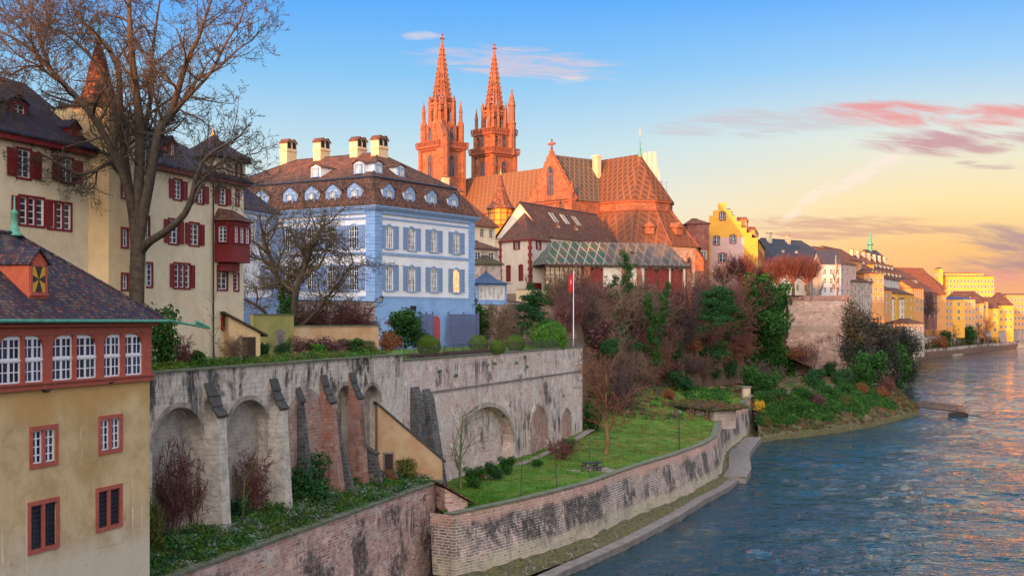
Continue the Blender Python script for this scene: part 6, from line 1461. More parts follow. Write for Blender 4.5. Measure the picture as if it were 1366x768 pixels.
# long roofed row behind the chestnuts
(o_, a_, l_) = at(1036, 1122, 372, 396); house('long_house', o_, a_, l_, 16, 22, zz(351, 380), zz(319, 385), 'long grey walled house with broad slate roof behind the pollarded trees', 'house', 'creamwall', 'roof_slate', grid=(8, (zz(372, 380), zz(388, 380)), 1.2, 1.9), hl=3, hr=10, dorms=((8, 3.0, 1.2, 1.0), (15, 3, 1.2, 1.0)), chim=((6, 7, zz(312, 385), 1.5), (16, 7, zz(314, 385), 1.5)))
TOWN = [
 # name, px0, px1, Y0, Y1, depth, base, eave, ridge, wall, roof, grid nx, rows py, hl, hr, label, cat
 ('terrace_house', 1124, 1150, 408, 432, 14, 420, 347, 330, 'orangewall', 'roof_red', 4, (356, 368, 380), None, None, 'sunlit apricot row house with ribbed red roof behind the rose house', 'house'),
 ('terrace_house', 1146, 1168, 425, 432, 12, 430, 366, 349, 'pinkwall', 'roof_brown', 3, (374, 386, 398), None, None, 'rose walled house with brown roof under the dormered roof', 'house'),
 ('terrace_house', 1168, 1190, 440, 455, 12, 440, 386, 373, 'orangewall', 'roof_brown', 4, (393, 403, 413), 3, 3, 'apricot house with brown hipped roof below the blue grey row', 'house'),
 ('terrace_house', 1186, 1206, 462, 474, 12, 440, 398, 388, 'creamwall', 'roof_brown', 4, (404, 413, 422), None, 3, 'cream house with brown roof left of the yellow house', 'house'),
 ('terrace_house', 1216, 1232, 505, 512, 12, 440, 384, 372, 'orangewall', 'roof_red', 3, (391, 401, 411), None, None, 'narrow apricot house left of the red brown house', 'house'),
 ('terrace_house', 1232, 1250, 600, 600, 14, 440, 396, 384, 'yellowwall', 'roof_red', 3, (402, 412), None, None, 'small yellow gabled house right of the great church', 'house'),
 ('terrace_house', 1300, 1312, 740, 742, 14, 450, 404, 393, 'orangewall', 'roof_brown', 2, (411, 421, 431), None, None, 'narrow orange house left of the pale yellow villa', 'house'),
 ('gable_house', 1096, 1122, 372, 372, 12, 420, 352, 333, 'greywall', 'roof_slate', 3, (362, 374, 386, 400), None, None, 'grey plastered house with blue slate end right of the long roof', 'house'),
 ('town_house', 1112, 1142, 392, 410, 14, 430, 352, 330, 'pinkwall', 'roof_red', 4, (362, 376, 390, 404), None, 4, 'rose coloured house with red roof behind the bare riverside poplar', 'house'),
 ('town_house', 1137, 1172, 405, 420, 14, 440, 376, 364, 'stone', 'roof_brown', 4, (384, 394, 404), 3, 3, 'brown stone house with low tiled roof above the dark trees', 'house'),
 ('town_house', 1128, 1156, 430, 452, 16, 420, 358, 338, 'orangewall', 'roof_red', 3, (368, 380), None, 4, 'apricot house with red roof stepping down behind the rose house', 'house'),
 ('tall_house', 1150, 1166, 470, 474, 12, 420, 352, 340, 'yellowwall', 'roof_red', 2, (360, 372), None, None, 'bright yellow gabled house left of the dormered roof', 'house'),
 ('apricot_block', 1153, 1179, 415, 418, 14, 440, 364, 361, 'orangewall', 'roof_red', 4, (374, 386, 398), 3, 3, 'sunlit apricot block with flat red eaves left of the blue grey row', 'house'),
 ('riverside_house', 1196, 1219, 466, 492, 12, 440, 392, 384, 'yellowwall', 'roof_brown', 3, (399, 410, 422), 2, 2, 'yellow house with low brown roof halfway down the slope', 'house'),
 ('tower_house', 1210, 1233, 430, 436, 9, 476, 431, 425, 'stone', 'roof_brown', 3, (438, 450, 462), 2, 2, 'old stone house standing over the river wall beside the dark trees', 'house'),
 ('town_house', 1180, 1206, 500, 520, 12, 430, 370, 362, 'greywall', 'roof_slate', 6, (376, 386, 396), 2, 2, 'blue grey row house with many windows beneath the dormered roof', 'house'),
 ('town_house', 1204, 1224, 525, 540, 12, 430, 372, 360, 'pinkwall', 'roof_red', 4, (379, 389, 399), 2, 2, 'pale rose house right of the blue grey row', 'house'),
 ('brick_house', 1222, 1250, 530, 560, 14, 440, 390, 378, 'redbrownwall', 'roof_red', 4, (398, 408, 418), 3, 3, 'red brown house under the big tiled church roof', 'house'),
 ('town_house', 1226, 1262, 610, 622, 16, 440, 392, 374, 'orangewall', 'roof_red', 5, (400, 410), None, 4, 'apricot gabled house left of the yellow riverside block', 'house'),
 ('riverside_block', 1247, 1271, 640, 640, 14, 450, 399, 395, 'orangewall', 'roof_blue', 5, (404, 413, 422, 431), 2, 2, 'apricot riverside block with pale blue flat roof', 'block'),
 ('riverside_block', 1271, 1287, 640, 638, 14, 450, 399, 395, 'yellowwall', 'roof_blue', 1, (404, 414, 423), 2, 2, 'bright yellow riverside block with one column of windows', 'block'),
 ('riverside_block', 1287, 1301, 638, 640, 14, 450, 399, 396, 'orangewall', 'roof_blue', 3, (404, 414, 423, 432), 2, 2, 'orange riverside block right of the bright yellow one', 'block'),
 ('dark_roof_house', 1270, 1318, 680, 690, 18, 440, 402, 388, 'orangewall', 'roof_brown', 6, (408,), 4, 5, 'house with dark hipped roof behind the yellow riverside blocks', 'house'),
 ('villa', 1302, 1332, 672, 690, 18, 462, 411, 396, 'yellowwall', 'roof_brown', 3, (418, 428, 438), None, None, 'pale yellow gabled villa by the river behind the russet tree', 'villa'),
 ('villa', 1326, 1352, 735, 748, 18, 456, 407, 390, 'yellowwall', 'roof_brown', 4, (414, 424, 434), 5, 5, 'yellow villa with dark brown hipped roof near the right edge', 'villa'),
 ('office_block', 1343, 1400, 800, 800, 30, 462, 393, 391.5, 'orangewall', 'roof_slate', 12, (398, 406, 414, 422, 430, 438, 446), 3, 3, 'orange office block with rows of windows at the right edge', 'block'),
 ('hospital_block', 1262, 1326, 830, 838, 22, 440, 368, 366.5, 'yellowwall', 'roof_slate', 14, (373, 380, 387, 394, 401), 2, 2, 'long sunlit yellow tower block with glass bands on the skyline', 'block'),
 ('penthouse_block', 1256, 1312, 842, 842, 14, 380, 364, 363, 'yellowwall', 'roof_slate', 10, (366,), 2, 2, 'flat yellow upper storey on the skyline block', 'block'),
 ('tower_block', 1252, 1258, 826, 826, 8, 400, 358, 356.5, 'yellowwall', 'roof_slate', 1, (364, 376), 1, 1, 'slim yellow lift tower left of the skyline block', 'tower'),
]
for (nm, p0, p1, Y0, Y1, dep, pb, pe, pr, wl, rfm, nx, rws, hl, hr, lab, cat) in TOWN:
    if p0 > 1224: Y0 = Y1 = max(Y0, shoreY(p1) + 10)
    if nm == 'hospital_block' or nm == 'penthouse_block' or nm == 'tower_block': Y0 = Y1 = 905 + (nm != 'tower_block') * 4 + (nm == 'penthouse_block') * 6
    o_, a_, l_ = at(p0, p1, Y0, Y1); Ym = (Y0 + Y1) / 2; z0 = min(zz(pb, Ym), 18 if pb < 450 else 9)
    ze, zr = zz(pe, Ym), zz(pr, Ym)
    ww = min(1.5, l_ / (nx + .6) * .5); rs_ = [zz(r_ + 4, Ym) for r_ in rws]; rh = 2.0 if len(rws) < 2 else min(2.1, (zz(rws[0], Ym) - zz(rws[1], Ym)) * .6)
    house(nm, o_, a_, l_, dep, z0, ze, zr, lab, cat, wl, rfm, grid=(nx, rs_, ww, rh), gridR=(3, rs_, ww, rh), gridL=(3, rs_, ww, rh) if nx < 12 else None, hl=hl, hr=hr, ov=.35, win=dict(fw=.12, cols=2, rows=2))
# long roof with rows of lit dormers
o_, a_, l_ = at(1159, 1207, 455, 520); z_e, z_r = zz(372, 487), zz(344, 487)
house('dormered_house', o_, a_, l_, 16, 18, z_e, z_r, 'long dark roofed building with two rows of small sunlit dormers', 'house', 'greywall', 'roof_brown', grid=(12, (zz(382, 487), zz(392, 487)), 1.3, 2.2), hl=3, hr=5,
      dorms=[(l_ * (i + .6) / 9, 1.2 + 3.4 * r_, 1.7, 1.6) for r_ in range(2) for i in range(9)], chim=[(l_ * (i + .5) / 7, 7.4, z_r + 2.0, 1.4) for i in range(7)])
# church with green spire behind
o_, a_, l_ = at(1166, 1182, 545, 552); z_e, z_r = zz(345, 548), zz(333, 548)
CS = house('spire_church', o_, a_, l_, 10, 20, z_e, z_r, 'small church with thin green copper spire on the ridge', 'church', 'redbrownwall', 'roof_slate', hl=None, hr=None)
m_ = MB(); zt_ = zz(304, 548); m_.lathe([(1.1, z_r - 1), (1.0, z_r + 2.2), (1.7, z_r + 2.5), (.9, z_r + 3.6), (.35, z_r + 7), (.05, zt_)], 8, (l_ / 2, 5)); m_.build('spire', M['copper'], CS)
# great church roof
o_, a_, l_ = at(1206, 1262, 566, 575); z_e, z_r = zz(384, 570), zz(356, 570)
m_ = house('great_roof_church', o_, a_, l_, 18, 20, z_e - 3, z_r, 'church with huge plain red brown roof standing high above the river', 'church', 'orangewall', 'roof_red', hl=None, hr=6, ridge=False)
o_, a_, l_ = at(1238, 1262, 590, 592); house('choir_church', o_, a_, l_, 20, 20, zz(385, 590), zz(361, 590), 'steep red roofed church choir beside the great roof', 'church', 'orangewall', 'roof_red', hl=2, hr=5)

# Pfalz bastion with its river-facing walls
Yb = 300; o_, a_, l_ = at(1051, 1133, 302, 299); BT_ = empty('bastion', (o_[0], o_[1], 0), a_, 'huge pale pink bastion wall with red brick parapet rising from the shrubs', 'bastion wall')
zt = zz(394, 300); zm = zz(455, 300)
m_ = MB(); m_.box(0, l_, 0, 40, zm - 1, zt - 1.2); m_.build('upper_wall', M['bastion'], BT_)
m_ = MB(); m_.box(-.12, l_ + .12, -.12, 40, zt - 1.2, zt); m_.build('parapet', M['bastion_red'] if 'bastion_red' in M else M['brick_red'], BT_)
m_ = MB(); m_.prism([(-3.2, -1.6, 2), (l_ + .6, -1.3, 2), (l_ + .3, 30, 2), (-3.2, 30, 2)], (0, 0, zm - 2.1))
m_.prism([(-2.6, -1.6, zm - .1), (0, 0, zm - .1), (0, 20, zm - .1), (-2.6, 20, zm - .1)], (0, 0, .8)); m_.build('lower_wall', M['bastion'], BT_)
m_ = MB(); m_.prism([(l_ * .68, -.9, zm), (l_ + .3, -.9, zm), (l_ + .3, .1, zm), (l_ * .68, .1, zm)], (0, 0, 1.6)); m_.build('ledge', M['bastion'], BT_)
# river walls of the far bank
fs = FS[3:]
strip_wall('far_river_wall', [(x - .8, y) for x, y in fs], [(x, y) for x, y in fs], [4.6] * len(fs), -1, M['wall_river_b'], 'low pale river wall running along the far bank', 'retaining wall', rows=2)
strip_wall('upper_bank_wall', [(x - 6, y + 2) for x, y in fs], [(x - 5.5, y + 2) for x, y in fs], [9.5, 10, 11, 12, 11], 3, M['stone'], 'pale terrace wall above the far river wall', 'retaining wall', rows=2)
# ---------------------------------------------------------------- trees, shrubs and ground cover
from mathutils.bvhtree import BVHTree
rng = np.random.default_rng(11)
GV, GF = [], []
for nm in ('lawn', 'hillside', 'riverbank', 'garden_bed_ground', 'far_bank', 'upper_terrace', 'terrace_grass', 'terrace_lawn', 'bank_path', 'wall_foot_rubble'):
    me = bpy.data.objects[nm].data; o_ = len(GV); GV += [v.co.copy() for v in me.vertices]; GF += [tuple(o_ + i for i in p.vertices) for p in me.polygons]
BV = BVHTree.FromPolygons(GV, GF)
def ground_z(x, y, top=60):
    h = BV.ray_cast(Vector((x, y, top)), Vector((0, 0, -1))); return h[0].z if h[0] else 0
def on_ground(px, py):
    d = P(px, py, 100) - Vector((0, 0, CH)); h = BV.ray_cast(Vector((0, 0, CH)), d.normalized()); return h[0] if h[0] else None
def segs_mesh(segs, sides):
    """segs: array (n,8) p0 p1 r0 r1 -> verts, quads"""
    s = np.asarray(segs, dtype=np.float64); n = len(s)
    p, q, r0, r1 = s[:, :3], s[:, 3:6], s[:, 6], s[:, 7]
    d = q - p; L = np.linalg.norm(d, axis=1, keepdims=True) + 1e-9; d = d / L
    ref = np.where(np.abs(d[:, 2:3]) < .9, np.array([[0, 0, 1.]]), np.array([[1., 0, 0]]))
    a = np.cross(d, ref); a /= np.linalg.norm(a, axis=1, keepdims=True) + 1e-9; b = np.cross(d, a)
    t = np.arange(sides) * 2 * np.pi / sides
    ca, sa = np.cos(t)[None, :, None], np.sin(t)[None, :, None]
    off = a[:, None, :] * ca + b[:, None, :] * sa
    q = q + d * (r1[:, None] * .4)
    V = np.concatenate([p[:, None, :] + off * r0[:, None, None], q[:, None, :] + off * r1[:, None, None]], axis=1).reshape(-1, 3)
    base = (np.arange(n) * 2 * sides)[:, None]; k = np.arange(sides); k2 = (k + 1) % sides
    Q = np.stack([base + k, base + k2, base + sides + k2, base + sides + k], axis=2).reshape(-1, 4)
    return V, Q
def tree_mesh(name, segs, mat, thick=.05):
    s = np.asarray(segs); big = s[:, 6] > thick; Vs, Qs, o_ = [], [], 0
    for m_, k in ((big, 8), (~big, 3)):
        if m_.any(): V, Q = segs_mesh(s[m_], k); Vs.append(V); Qs.append(Q + o_); o_ += len(V)
    return np_mesh(name, np.concatenate(Vs), np.concatenate(Qs), mat, smooth=True)
def unit(v): return v / (np.linalg.norm(v) + 1e-9)
def branch(out, p, d, L, r, lvl, maxl, cfg, rnd):
    n = max(3, int(L / cfg['step'][min(lvl, len(cfg['step']) - 1)])); st = L / n; rr = r
    wob = cfg['wob'][min(lvl, len(cfg['wob']) - 1)]; up = cfg['up'][min(lvl, len(cfg['up']) - 1)]
    for i in range(n):
        d = unit(d + rnd.normal(0, wob, 3) + np.array([0, 0, up])); q = p + d * st; r2 = max(cfg['rmin'], r * (1 - .8 * (i + 1) / n)) if lvl else max(cfg['rmin'], r * (1 - .6 * (i + 1) / n))
        out.append((*p, *q, rr, r2, lvl)); f = (i + 1) / n
        if lvl < maxl and f > cfg['start'][min(lvl, len(cfg['start']) - 1)]:
            k = cfg['kids'][min(lvl, len(cfg['kids']) - 1)]
            for _ in range(int(k) + (rnd.random() < k - int(k))):
                ang = R(rnd.uniform(*cfg['ang'])); ax = unit(np.cross(d, rnd.normal(0, 1, 3))); nd = unit(d * math.cos(ang) + ax * math.sin(ang) + np.array([0, 0, cfg.get('lift', 0)]))
                branch(out, q, nd, L * cfg['len'][min(lvl, len(cfg['len']) - 1)] * rnd.uniform(.6, 1.15) * (1.15 - .5 * f), r2 * rnd.uniform(.45, .7), lvl + 1, maxl, cfg, rnd)
        p, rr = q, r2
CFG = dict(step=[.8, .5, .35, .3], wob=[.10, .16, .22, .28], up=[.03, .05, .04, .02], start=[.3, .12, .1, .1], kids=[1.4, 1.3, 1.2, 1.0], ang=(25, 65), len=[.55, .55, .5, .5], rmin=.012, lift=.05)
def split_tree(segs, trunk_lvl=0):
    s = np.asarray(segs); return s[s[:, 8] <= trunk_lvl][:, :8], s[s[:, 8] > trunk_lvl][:, :8]
TM = {}
def tree_kind(key, seed, H, r, maxl, cfg, tmat, cmat, stems=1, trunk_lvl=0, spread=.25, thick=.05):
    rnd = np.random.default_rng(seed); out = []
    for k in range(stems):
        a = 2 * math.pi * (k + rnd.random() * .5) / max(1, stems); d = unit(np.array([math.cos(a) * spread * (stems > 1), math.sin(a) * spread * (stems > 1), 1.0]))
        branch(out, np.array([0., 0, -.4]), d, H * (.85 if maxl > 1 else 1) * rnd.uniform(.85, 1.05), r, 0, maxl, {**CFG, **cfg}, rnd)
    a, b = split_tree(out, trunk_lvl); TM[key] = (tree_mesh('trunk', a, M[tmat], thick), tree_mesh('crown', b, M[cmat], thick))
    return TM[key]
def put_tree(key, loc, label, cat='tree', name='bare_tree', s=1.0, rz=None, group=None, sz=None):
    e = empty(name, loc, random.uniform(0, 6.28) if rz is None else rz, label, cat, group); e.scale = (s, s, sz or s)
    link('trunk', TM[key][0], e); link('crown', TM[key][1], e); return e
# leaves -----------------------------------------------------------
def leaf_mesh(name, lumps, n, size, mat, seed=0, shell=.55, flat=.0, drop=0, lump=1.0):
    """lumps: (x,y,z,rx,ry,rz)"""
    r_ = np.random.default_rng(seed); lp = np.asarray(lumps, dtype=float); wgt = (lp[:, 3] * lp[:, 4] * lp[:, 5]) ** .67; idx = r_.choice(len(lp), n, p=wgt / wgt.sum())
    d = r_.normal(0, 1, (n, 3)); d /= np.linalg.norm(d, axis=1, keepdims=True); rad = 1 - shell * r_.random((n, 1)) ** 1.6
    rad *= 1 + lump * (.13 * np.sin(d[:, :1] * 7 + idx[:, None]) + .1 * np.sin(d[:, 2:3] * 9 + d[:, 1:2] * 5))
    c = lp[idx, :3] + d * lp[idx, 3:6] * rad; c[:, 2] = np.maximum(c[:, 2], drop)
    nrm = d + r_.normal(0, .55, (n, 3)); nrm /= np.linalg.norm(nrm, axis=1, keepdims=True)
    t = np.cross(nrm, r_.normal(0, 1, (n, 3))); t /= np.linalg.norm(t, axis=1, keepdims=True); b = np.cross(nrm, t)
    s = size * r_.uniform(.6, 1.3, (n, 1)); tip = nrm * s * .25
    V = np.stack([c - t * s * .9, c - b * s * .5 + tip, c + t * s * .9, c + b * s * .5 + tip], axis=1).reshape(-1, 3); Q = np.arange(4 * n).reshape(-1, 4)
    return np_mesh(name, V, Q, mat)
def lumps_ball(r, h, k, seed, rl=.45):
    rd = random.Random(seed); out = [(0, 0, h * .5, r * .72, r * .72, h * .46)]
    for _ in range(k):
        t = rd.uniform(0, 6.28); f = rd.uniform(.35, .8); q = r * rl * rd.uniform(.7, 1.2); out.append((r * f * math.cos(t), r * f * math.sin(t), rd.uniform(.2, .85) * h, q, q, q * h / (2 * r) * 1.1))
    return out
LM_ = {}
def leaf_kind(key, lumps, n, size, mat, seed=0, **k): LM_[key] = leaf_mesh('foliage', lumps, n, size, M[mat], seed, **k)
def put_bush(key, loc, label, cat='shrub', name='shrub', s=(1, 1, 1), group=None, rz=None, trunk=None):
    if isinstance(s, (int, float)): s = (s, s, s)
    if trunk:
        e = empty(name, loc, random.uniform(0, 6.28) if rz is None else rz, label, cat, group); e.scale = s; link('trunk', TM[trunk][0], e); link('crown', LM_[key], e); return e
    o = link(name, LM_[key]); o.location = loc; o.scale = s; o.rotation_euler = (0, 0, random.uniform(0, 6.28) if rz is None else rz); return tag(o, label, cat, group)
# twiggy shrubs ------------------------------------------------------
def shrub_kind(key, seed, H, W_, n, mat, twig=.018, lv=2):
    rnd = np.random.default_rng(seed); out = []
    for k in range(n):
        a = rnd.uniform(0, 6.28); sp = rnd.uniform(.1, 1) * W_ / H; d = unit(np.array([math.cos(a) * sp, math.sin(a) * sp, 1.])); p = np.array([math.cos(a), math.sin(a), 0]) * rnd.uniform(0, .25) * W_
        branch(out, p, d, H * rnd.uniform(.7, 1.1), .035, 0, lv, dict(step=[H / 8, H / 9, H / 9], wob=[.14, .22, .3], up=[.02, .02, 0], start=[.2, .1, .1], kids=[1.6, 1.4, 1], ang=(25, 70), len=[.42, .5, .5], rmin=twig), rnd)
    s = np.asarray(out)[:, :8]; V, Q = segs_mesh(s, 3); LM_[key] = np_mesh('twigs', V, Q, M[mat])
for i, mt in enumerate(('twig_dark', 'twig_red', 'twig_brown', 'twig_orange')): shrub_kind('tw%d' % i, 20 + i, 4.0, 2.2, 26, mt, .022)
shrub_kind('twlo', 33, 1.6, 1.4, 22, 'twig_red', .012)
leaf_kind('ev', lumps_ball(1.6, 3.0, 9, 1), 2600, .13, 'evergreen', 1)
leaf_kind('ev2', lumps_ball(1.6, 3.2, 11, 5), 2600, .15, 'ivy', 2)
leaf_kind('br', lumps_ball(1.6, 2.4, 9, 3), 3000, .11, 'brightgreen', 3)
leaf_kind('ol', lumps_ball(1.5, 2.4, 8, 4), 1800, .13, 'olive', 4)
leaf_kind('ma', lumps_ball(1.6, 3.0, 11, 6), 2400, .12, 'maroon', 5, shell=.8)
leaf_kind('ru', lumps_ball(1.5, 2.2, 9, 7), 2000, .12, 'russet', 6, shell=.8)
leaf_kind('ye', lumps_ball(1.2, 2.2, 7, 8), 900, .12, 'yellow', 7, shell=.8)
leaf_kind('ball', [(0, 0, 1.0, 1.0, 1.0, 1.0)], 7500, .05, 'boxleaf', 8, shell=.07, lump=.15)
leaf_kind('dome', [(0, 0, .9, 3.9, 2.6, 1.9), (-1.8, -.6, 1.0, 1.9, 1.6, 1.5), (1.9, -.4, .9, 1.9, 1.6, 1.4), (.3, -1, 1.4, 1.8, 1.5, 1.4)], 9000, .12, 'brightgreen', 9, shell=.2)
rd = random.Random(3)
leaf_kind('yew', [(0, 0, 2.2, 1.2, 1.2, 2.2)] + [(1.7 * math.cos(t) * (1 - z_ / 7), 1.7 * math.sin(t) * (1 - z_ / 7), z_, .95, .95, .34) for z_, t in [(rd.uniform(.4, 5.2), rd.uniform(0, 6.28)) for _ in range(34)]], 6500, .12, 'evergreen', 10)
rd5 = random.Random(15)
leaf_kind('ivycol', [(rd5.uniform(-.5, .5) * (1 + .06 * i), rd5.uniform(-.4, .4), i * .62, rd5.uniform(.45, 1.15), rd5.uniform(.45, 1.0), rd5.uniform(.5, .9)) for i in range(17)] + [(rd5.uniform(-1.7, 1.7), rd5.uniform(-.8, .8), rd5.uniform(3, 10), .5, .5, .4) for _ in range(9)], 4200, .14, 'ivy', 11, shell=.7)
rd2 = random.Random(8)
leaf_kind('dk', [(rd2.uniform(-1.6, 1.6), rd2.uniform(-1.6, 1.6), rd2.uniform(1.5, 10.5), 1.3, 1.3, 1.6) for _ in range(26)], 5200, .2, 'darkgrove', 17, shell=.9)
leaf_kind('hedge', [(0, 0, .8, 1.6, 1.2, 1.0), (1, .4, .9, 1.1, 1, .8), (-1, -.3, .8, 1.1, 1, .9), (0, -1, .6, 1.4, .8, .8)], 2600, .12, 'ivy', 12)
leaf_kind('tuft', lumps_ball(.6, .7, 5, 9), 420, .08, 'brightgreen', 13); leaf_kind('tuft2', lumps_ball(.6, .6, 5, 10), 380, .09, 'ivy', 14); leaf_kind('tuft3', lumps_ball(.6, .5, 5, 12), 360, .08, 'silver', 15); leaf_kind('tuft4', lumps_ball(.6, .5, 5, 13), 320, .08, 'russet', 16)

# the big plane tree: main limbs follow the photograph, at their own depths
def TP(px, py, dy=0): return np.array(P(px, py, 69.3 + dy * (1.0 if dy < 0 else .55)))
limbs = [
 [(179, 505, 0, .60), (180, 455, 0, .54), (182, 410, 0, .50), (183, 360, 0, .50), (184, 325, 0, .50), (178, 285, .3, .36), (171, 245, .8, .30), (165, 200, 1.2, .26), (160, 150, 1.5, .24), (158, 95, 1.8, .20), (142, 62, 2.2, .16), (118, 38, 2.6, .12), (100, 14, 3, .08), (84, -12, 3.2, .05)],
 [(184, 330, 0, .46), (184, 280, 0, .38), (186, 225, -.4, .33), (187, 170, -.6, .30), (181, 120, -.8, .26), (176, 75, -1, .22), (173, 30, -1.1, .16), (172, -25, -1.2, .10), (170, -60, -1.2, .05)],
 [(184, 320, 0, .44), (192, 280, -.4, .36), (200, 240, -.9, .32), (207, 200, -1.4, .29), (214, 172, -1.8, .26), (228, 150, -2.1, .23), (238, 118, -2.4, .20), (250, 80, -2.8, .16), (265, 50, -3.1, .12), (275, 20, -3.3, .09), (287, -12, -3.4, .05)],
 [(188, 335, 0, .30), (200, 322, -1, .27), (216, 312, -1.9, .25), (232, 300, -2.6, .23), (247, 284, -3.2, .21), (256, 262, -3.6, .18), (262, 236, -4.0, .15), (274, 212, -4.4, .12), (292, 198, -4.8, .09), (312, 188, -5.2, .06)],
 [(180, 290, 0, .28), (166, 240, -.8, .26), (152, 205, -1.5, .24), (136, 175, -2.1, .22), (116, 146, -2.8, .20), (92, 120, -3.3, .17), (70, 96, -3.8, .14), (46, 70, -4.3, .11), (20, 52, -4.7, .08), (-6, 40, -5, .05)],
 [(172, 250, .4, .16), (150, 218, -.5, .14), (130, 226, -1.2, .12), (104, 232, -1.9, .10), (78, 218, -2.5, .08), (52, 204, -3, .05)],
 [(187, 200, -.4, .2), (196, 160, .6, .17), (202, 120, 1.2, .15), (203, 75, 1.8, .12), (208, 35, 2.3, .09), (214, -5, 2.6, .05)],
 [(170, 235, .9, .18), (160, 175, 2, .17), (142, 120, 2.8, .14), (128, 85, 3.3, .11), (96, 52, 3.8, .08), (70, 38, 4.1, .05)],
 [(214, 172, -1.8, .16), (238, 145, -1.2, .13), (262, 108, -.6, .11), (290, 92, 0, .09), (315, 68, .5, .06), (335, 55, .8, .04)],
 [(232, 150, -2.2, .15), (252, 128, -3.2, .12), (280, 98, -3.8, .10), (300, 60, -4.3, .08), (318, 32, -4.7, .05)],
 [(247, 284, -3.2, .12), (262, 262, -2.5, .10), (272, 240, -2.0, .08), (290, 225, -1.5, .06), (306, 228, -1.1, .04)],
 [(92, 120, -3.3, .10), (64, 86, -2.6, .09), (52, 52, -2.1, .07), (38, 22, -1.6, .05)],
 [(60, 92, -3.9, .08), (40, 88, -4.3, .07), (22, 96, -4.6, .06), (8, 106, -4.9, .04)],
]
rnd = np.random.default_rng(5); TR, CR = [], []
BC_ = {**CFG, 'step': [.5, .45, .32, .26], 'wob': [.16, .22, .28, .32], 'up': [.06, .05, .02, -.01], 'start': [.1, .08, .08, .1], 'kids': [1.35, 1.6, 1.5, 1.], 'ang': (28, 72), 'len': [.62, .56, .5, .5], 'rmin': .0115}
for li, lb in enumerate(limbs):
    pts = [TP(a, b, c) for a, b, c, r_ in lb]; rs_ = [r_ for *_, r_ in lb]; arr = []
    for k in range(len(pts) - 1):                      # smooth the limb a little
        m = 3
        p0 = pts[max(0, k - 1)]; p1, p2 = pts[k], pts[k + 1]; p3 = pts[min(len(pts) - 1, k + 2)]
        for j in range(m):
            def cr(t): return .5 * (2 * p1 + (p2 - p0) * t + (2 * p0 - 5 * p1 + 4 * p2 - p3) * t * t + (3 * p1 - p0 - 3 * p2 + p3) * t ** 3)
            a, b = cr(j / m), cr((j + 1) / m); ra = rs_[k] + (rs_[k + 1] - rs_[k]) * j / m; rb = rs_[k] + (rs_[k + 1] - rs_[k]) * (j + 1) / m
            ra, rb = ra * .84, rb * .84; (TR if True else CR).append((*a, *b, ra, rb)); arr.append((a, b, rb))
    for i, (a, b, rb) in enumerate(arr):
        if a[2] < 26.5: continue
        if rnd.random() < (.62 if rb > .08 else .9):
            d0 = unit(b - a); ang = R(rnd.uniform(35, 75)); ax = unit(np.cross(d0, rnd.normal(0, 1, 3))); nd = unit(d0 * math.cos(ang) + ax * math.sin(ang)); o_ = []
            px_b = HX + b[0] / b[1] * F; branch(o_, b, nd, rnd.uniform(1.8, 4.2) * (.72 if px_b > 270 else 1), min(rb * .55, .085), 0, 3, BC_, rnd); CR += [q[:8] for q in o_]
    o_ = []; branch(o_, arr[-1][1], unit(arr[-1][1] - arr[-1][0]), 3.0 if arr[-1][1][0] < -16 - 2 else 1.6, .05, 0, 3, BC_, rnd); CR += [q[:8] for q in o_]
base = TP(179, 500); off = np.array([*base[:2], 16.8]); 
def rel(L): s = np.asarray(L)[:, :8].copy(); s[:, :3] -= off; s[:, 3:6] -= off; return s
PT_ = empty('plane_tree', tuple(off), 0, 'very tall bare plane tree with massive forked trunk in front of the cream mansion', 'tree')
sT = rel(TR); V, Q = segs_mesh(sT, 10); link('trunk', np_mesh('trunk', V, Q, M['bark_big'], smooth=True), PT_); link('crown', tree_mesh('crown', rel(CR), M['bark_big'], .04), PT_)
print('plane tree', len(TR), len(CR))

# tree kinds
tree_kind('med', 3, 9.5, .20, 3, dict(kids=[1.9, 2.0, 1.9, 1], rmin=.016), 'bark_tan', 'twig_orange')
tree_kind('bare', 9, 9.0, .18, 3, dict(kids=[1.3, 1.3, 1.2, 1], rmin=.015), 'bark_grey', 'twig_brown')
tree_kind('dark', 14, 9.0, .2, 3, dict(kids=[1.9, 1.9, 1.6, 1], rmin=.028), 'bark_grey', 'twig_dark')
tree_kind('moss', 12, 6.8, .13, 2, dict(kids=[2.0, 1.5, 1.2], rmin=.011, start=[.22, .1, .1], len=[.5, .5, .5], up=[.02, .08, .05], wob=[.05, .14, .2]), 'bark_green', 'bark_green')
tree_kind('sap', 15, 4.6, .055, 2, dict(kids=[1.5, 1.1, 1], rmin=.009, start=[.35, .2, .1], len=[.34, .4, .4], wob=[.04, .15, .2]), 'bark_grey', 'bark_grey')
tree_kind('poplar', 17, 13, .28, 2, dict(kids=[2.6, 1.8, 1], ang=(15, 35), len=[.34, .4, .4], rmin=.02, start=[.2, .1, .1]), 'bark_grey', 'twig_brown')
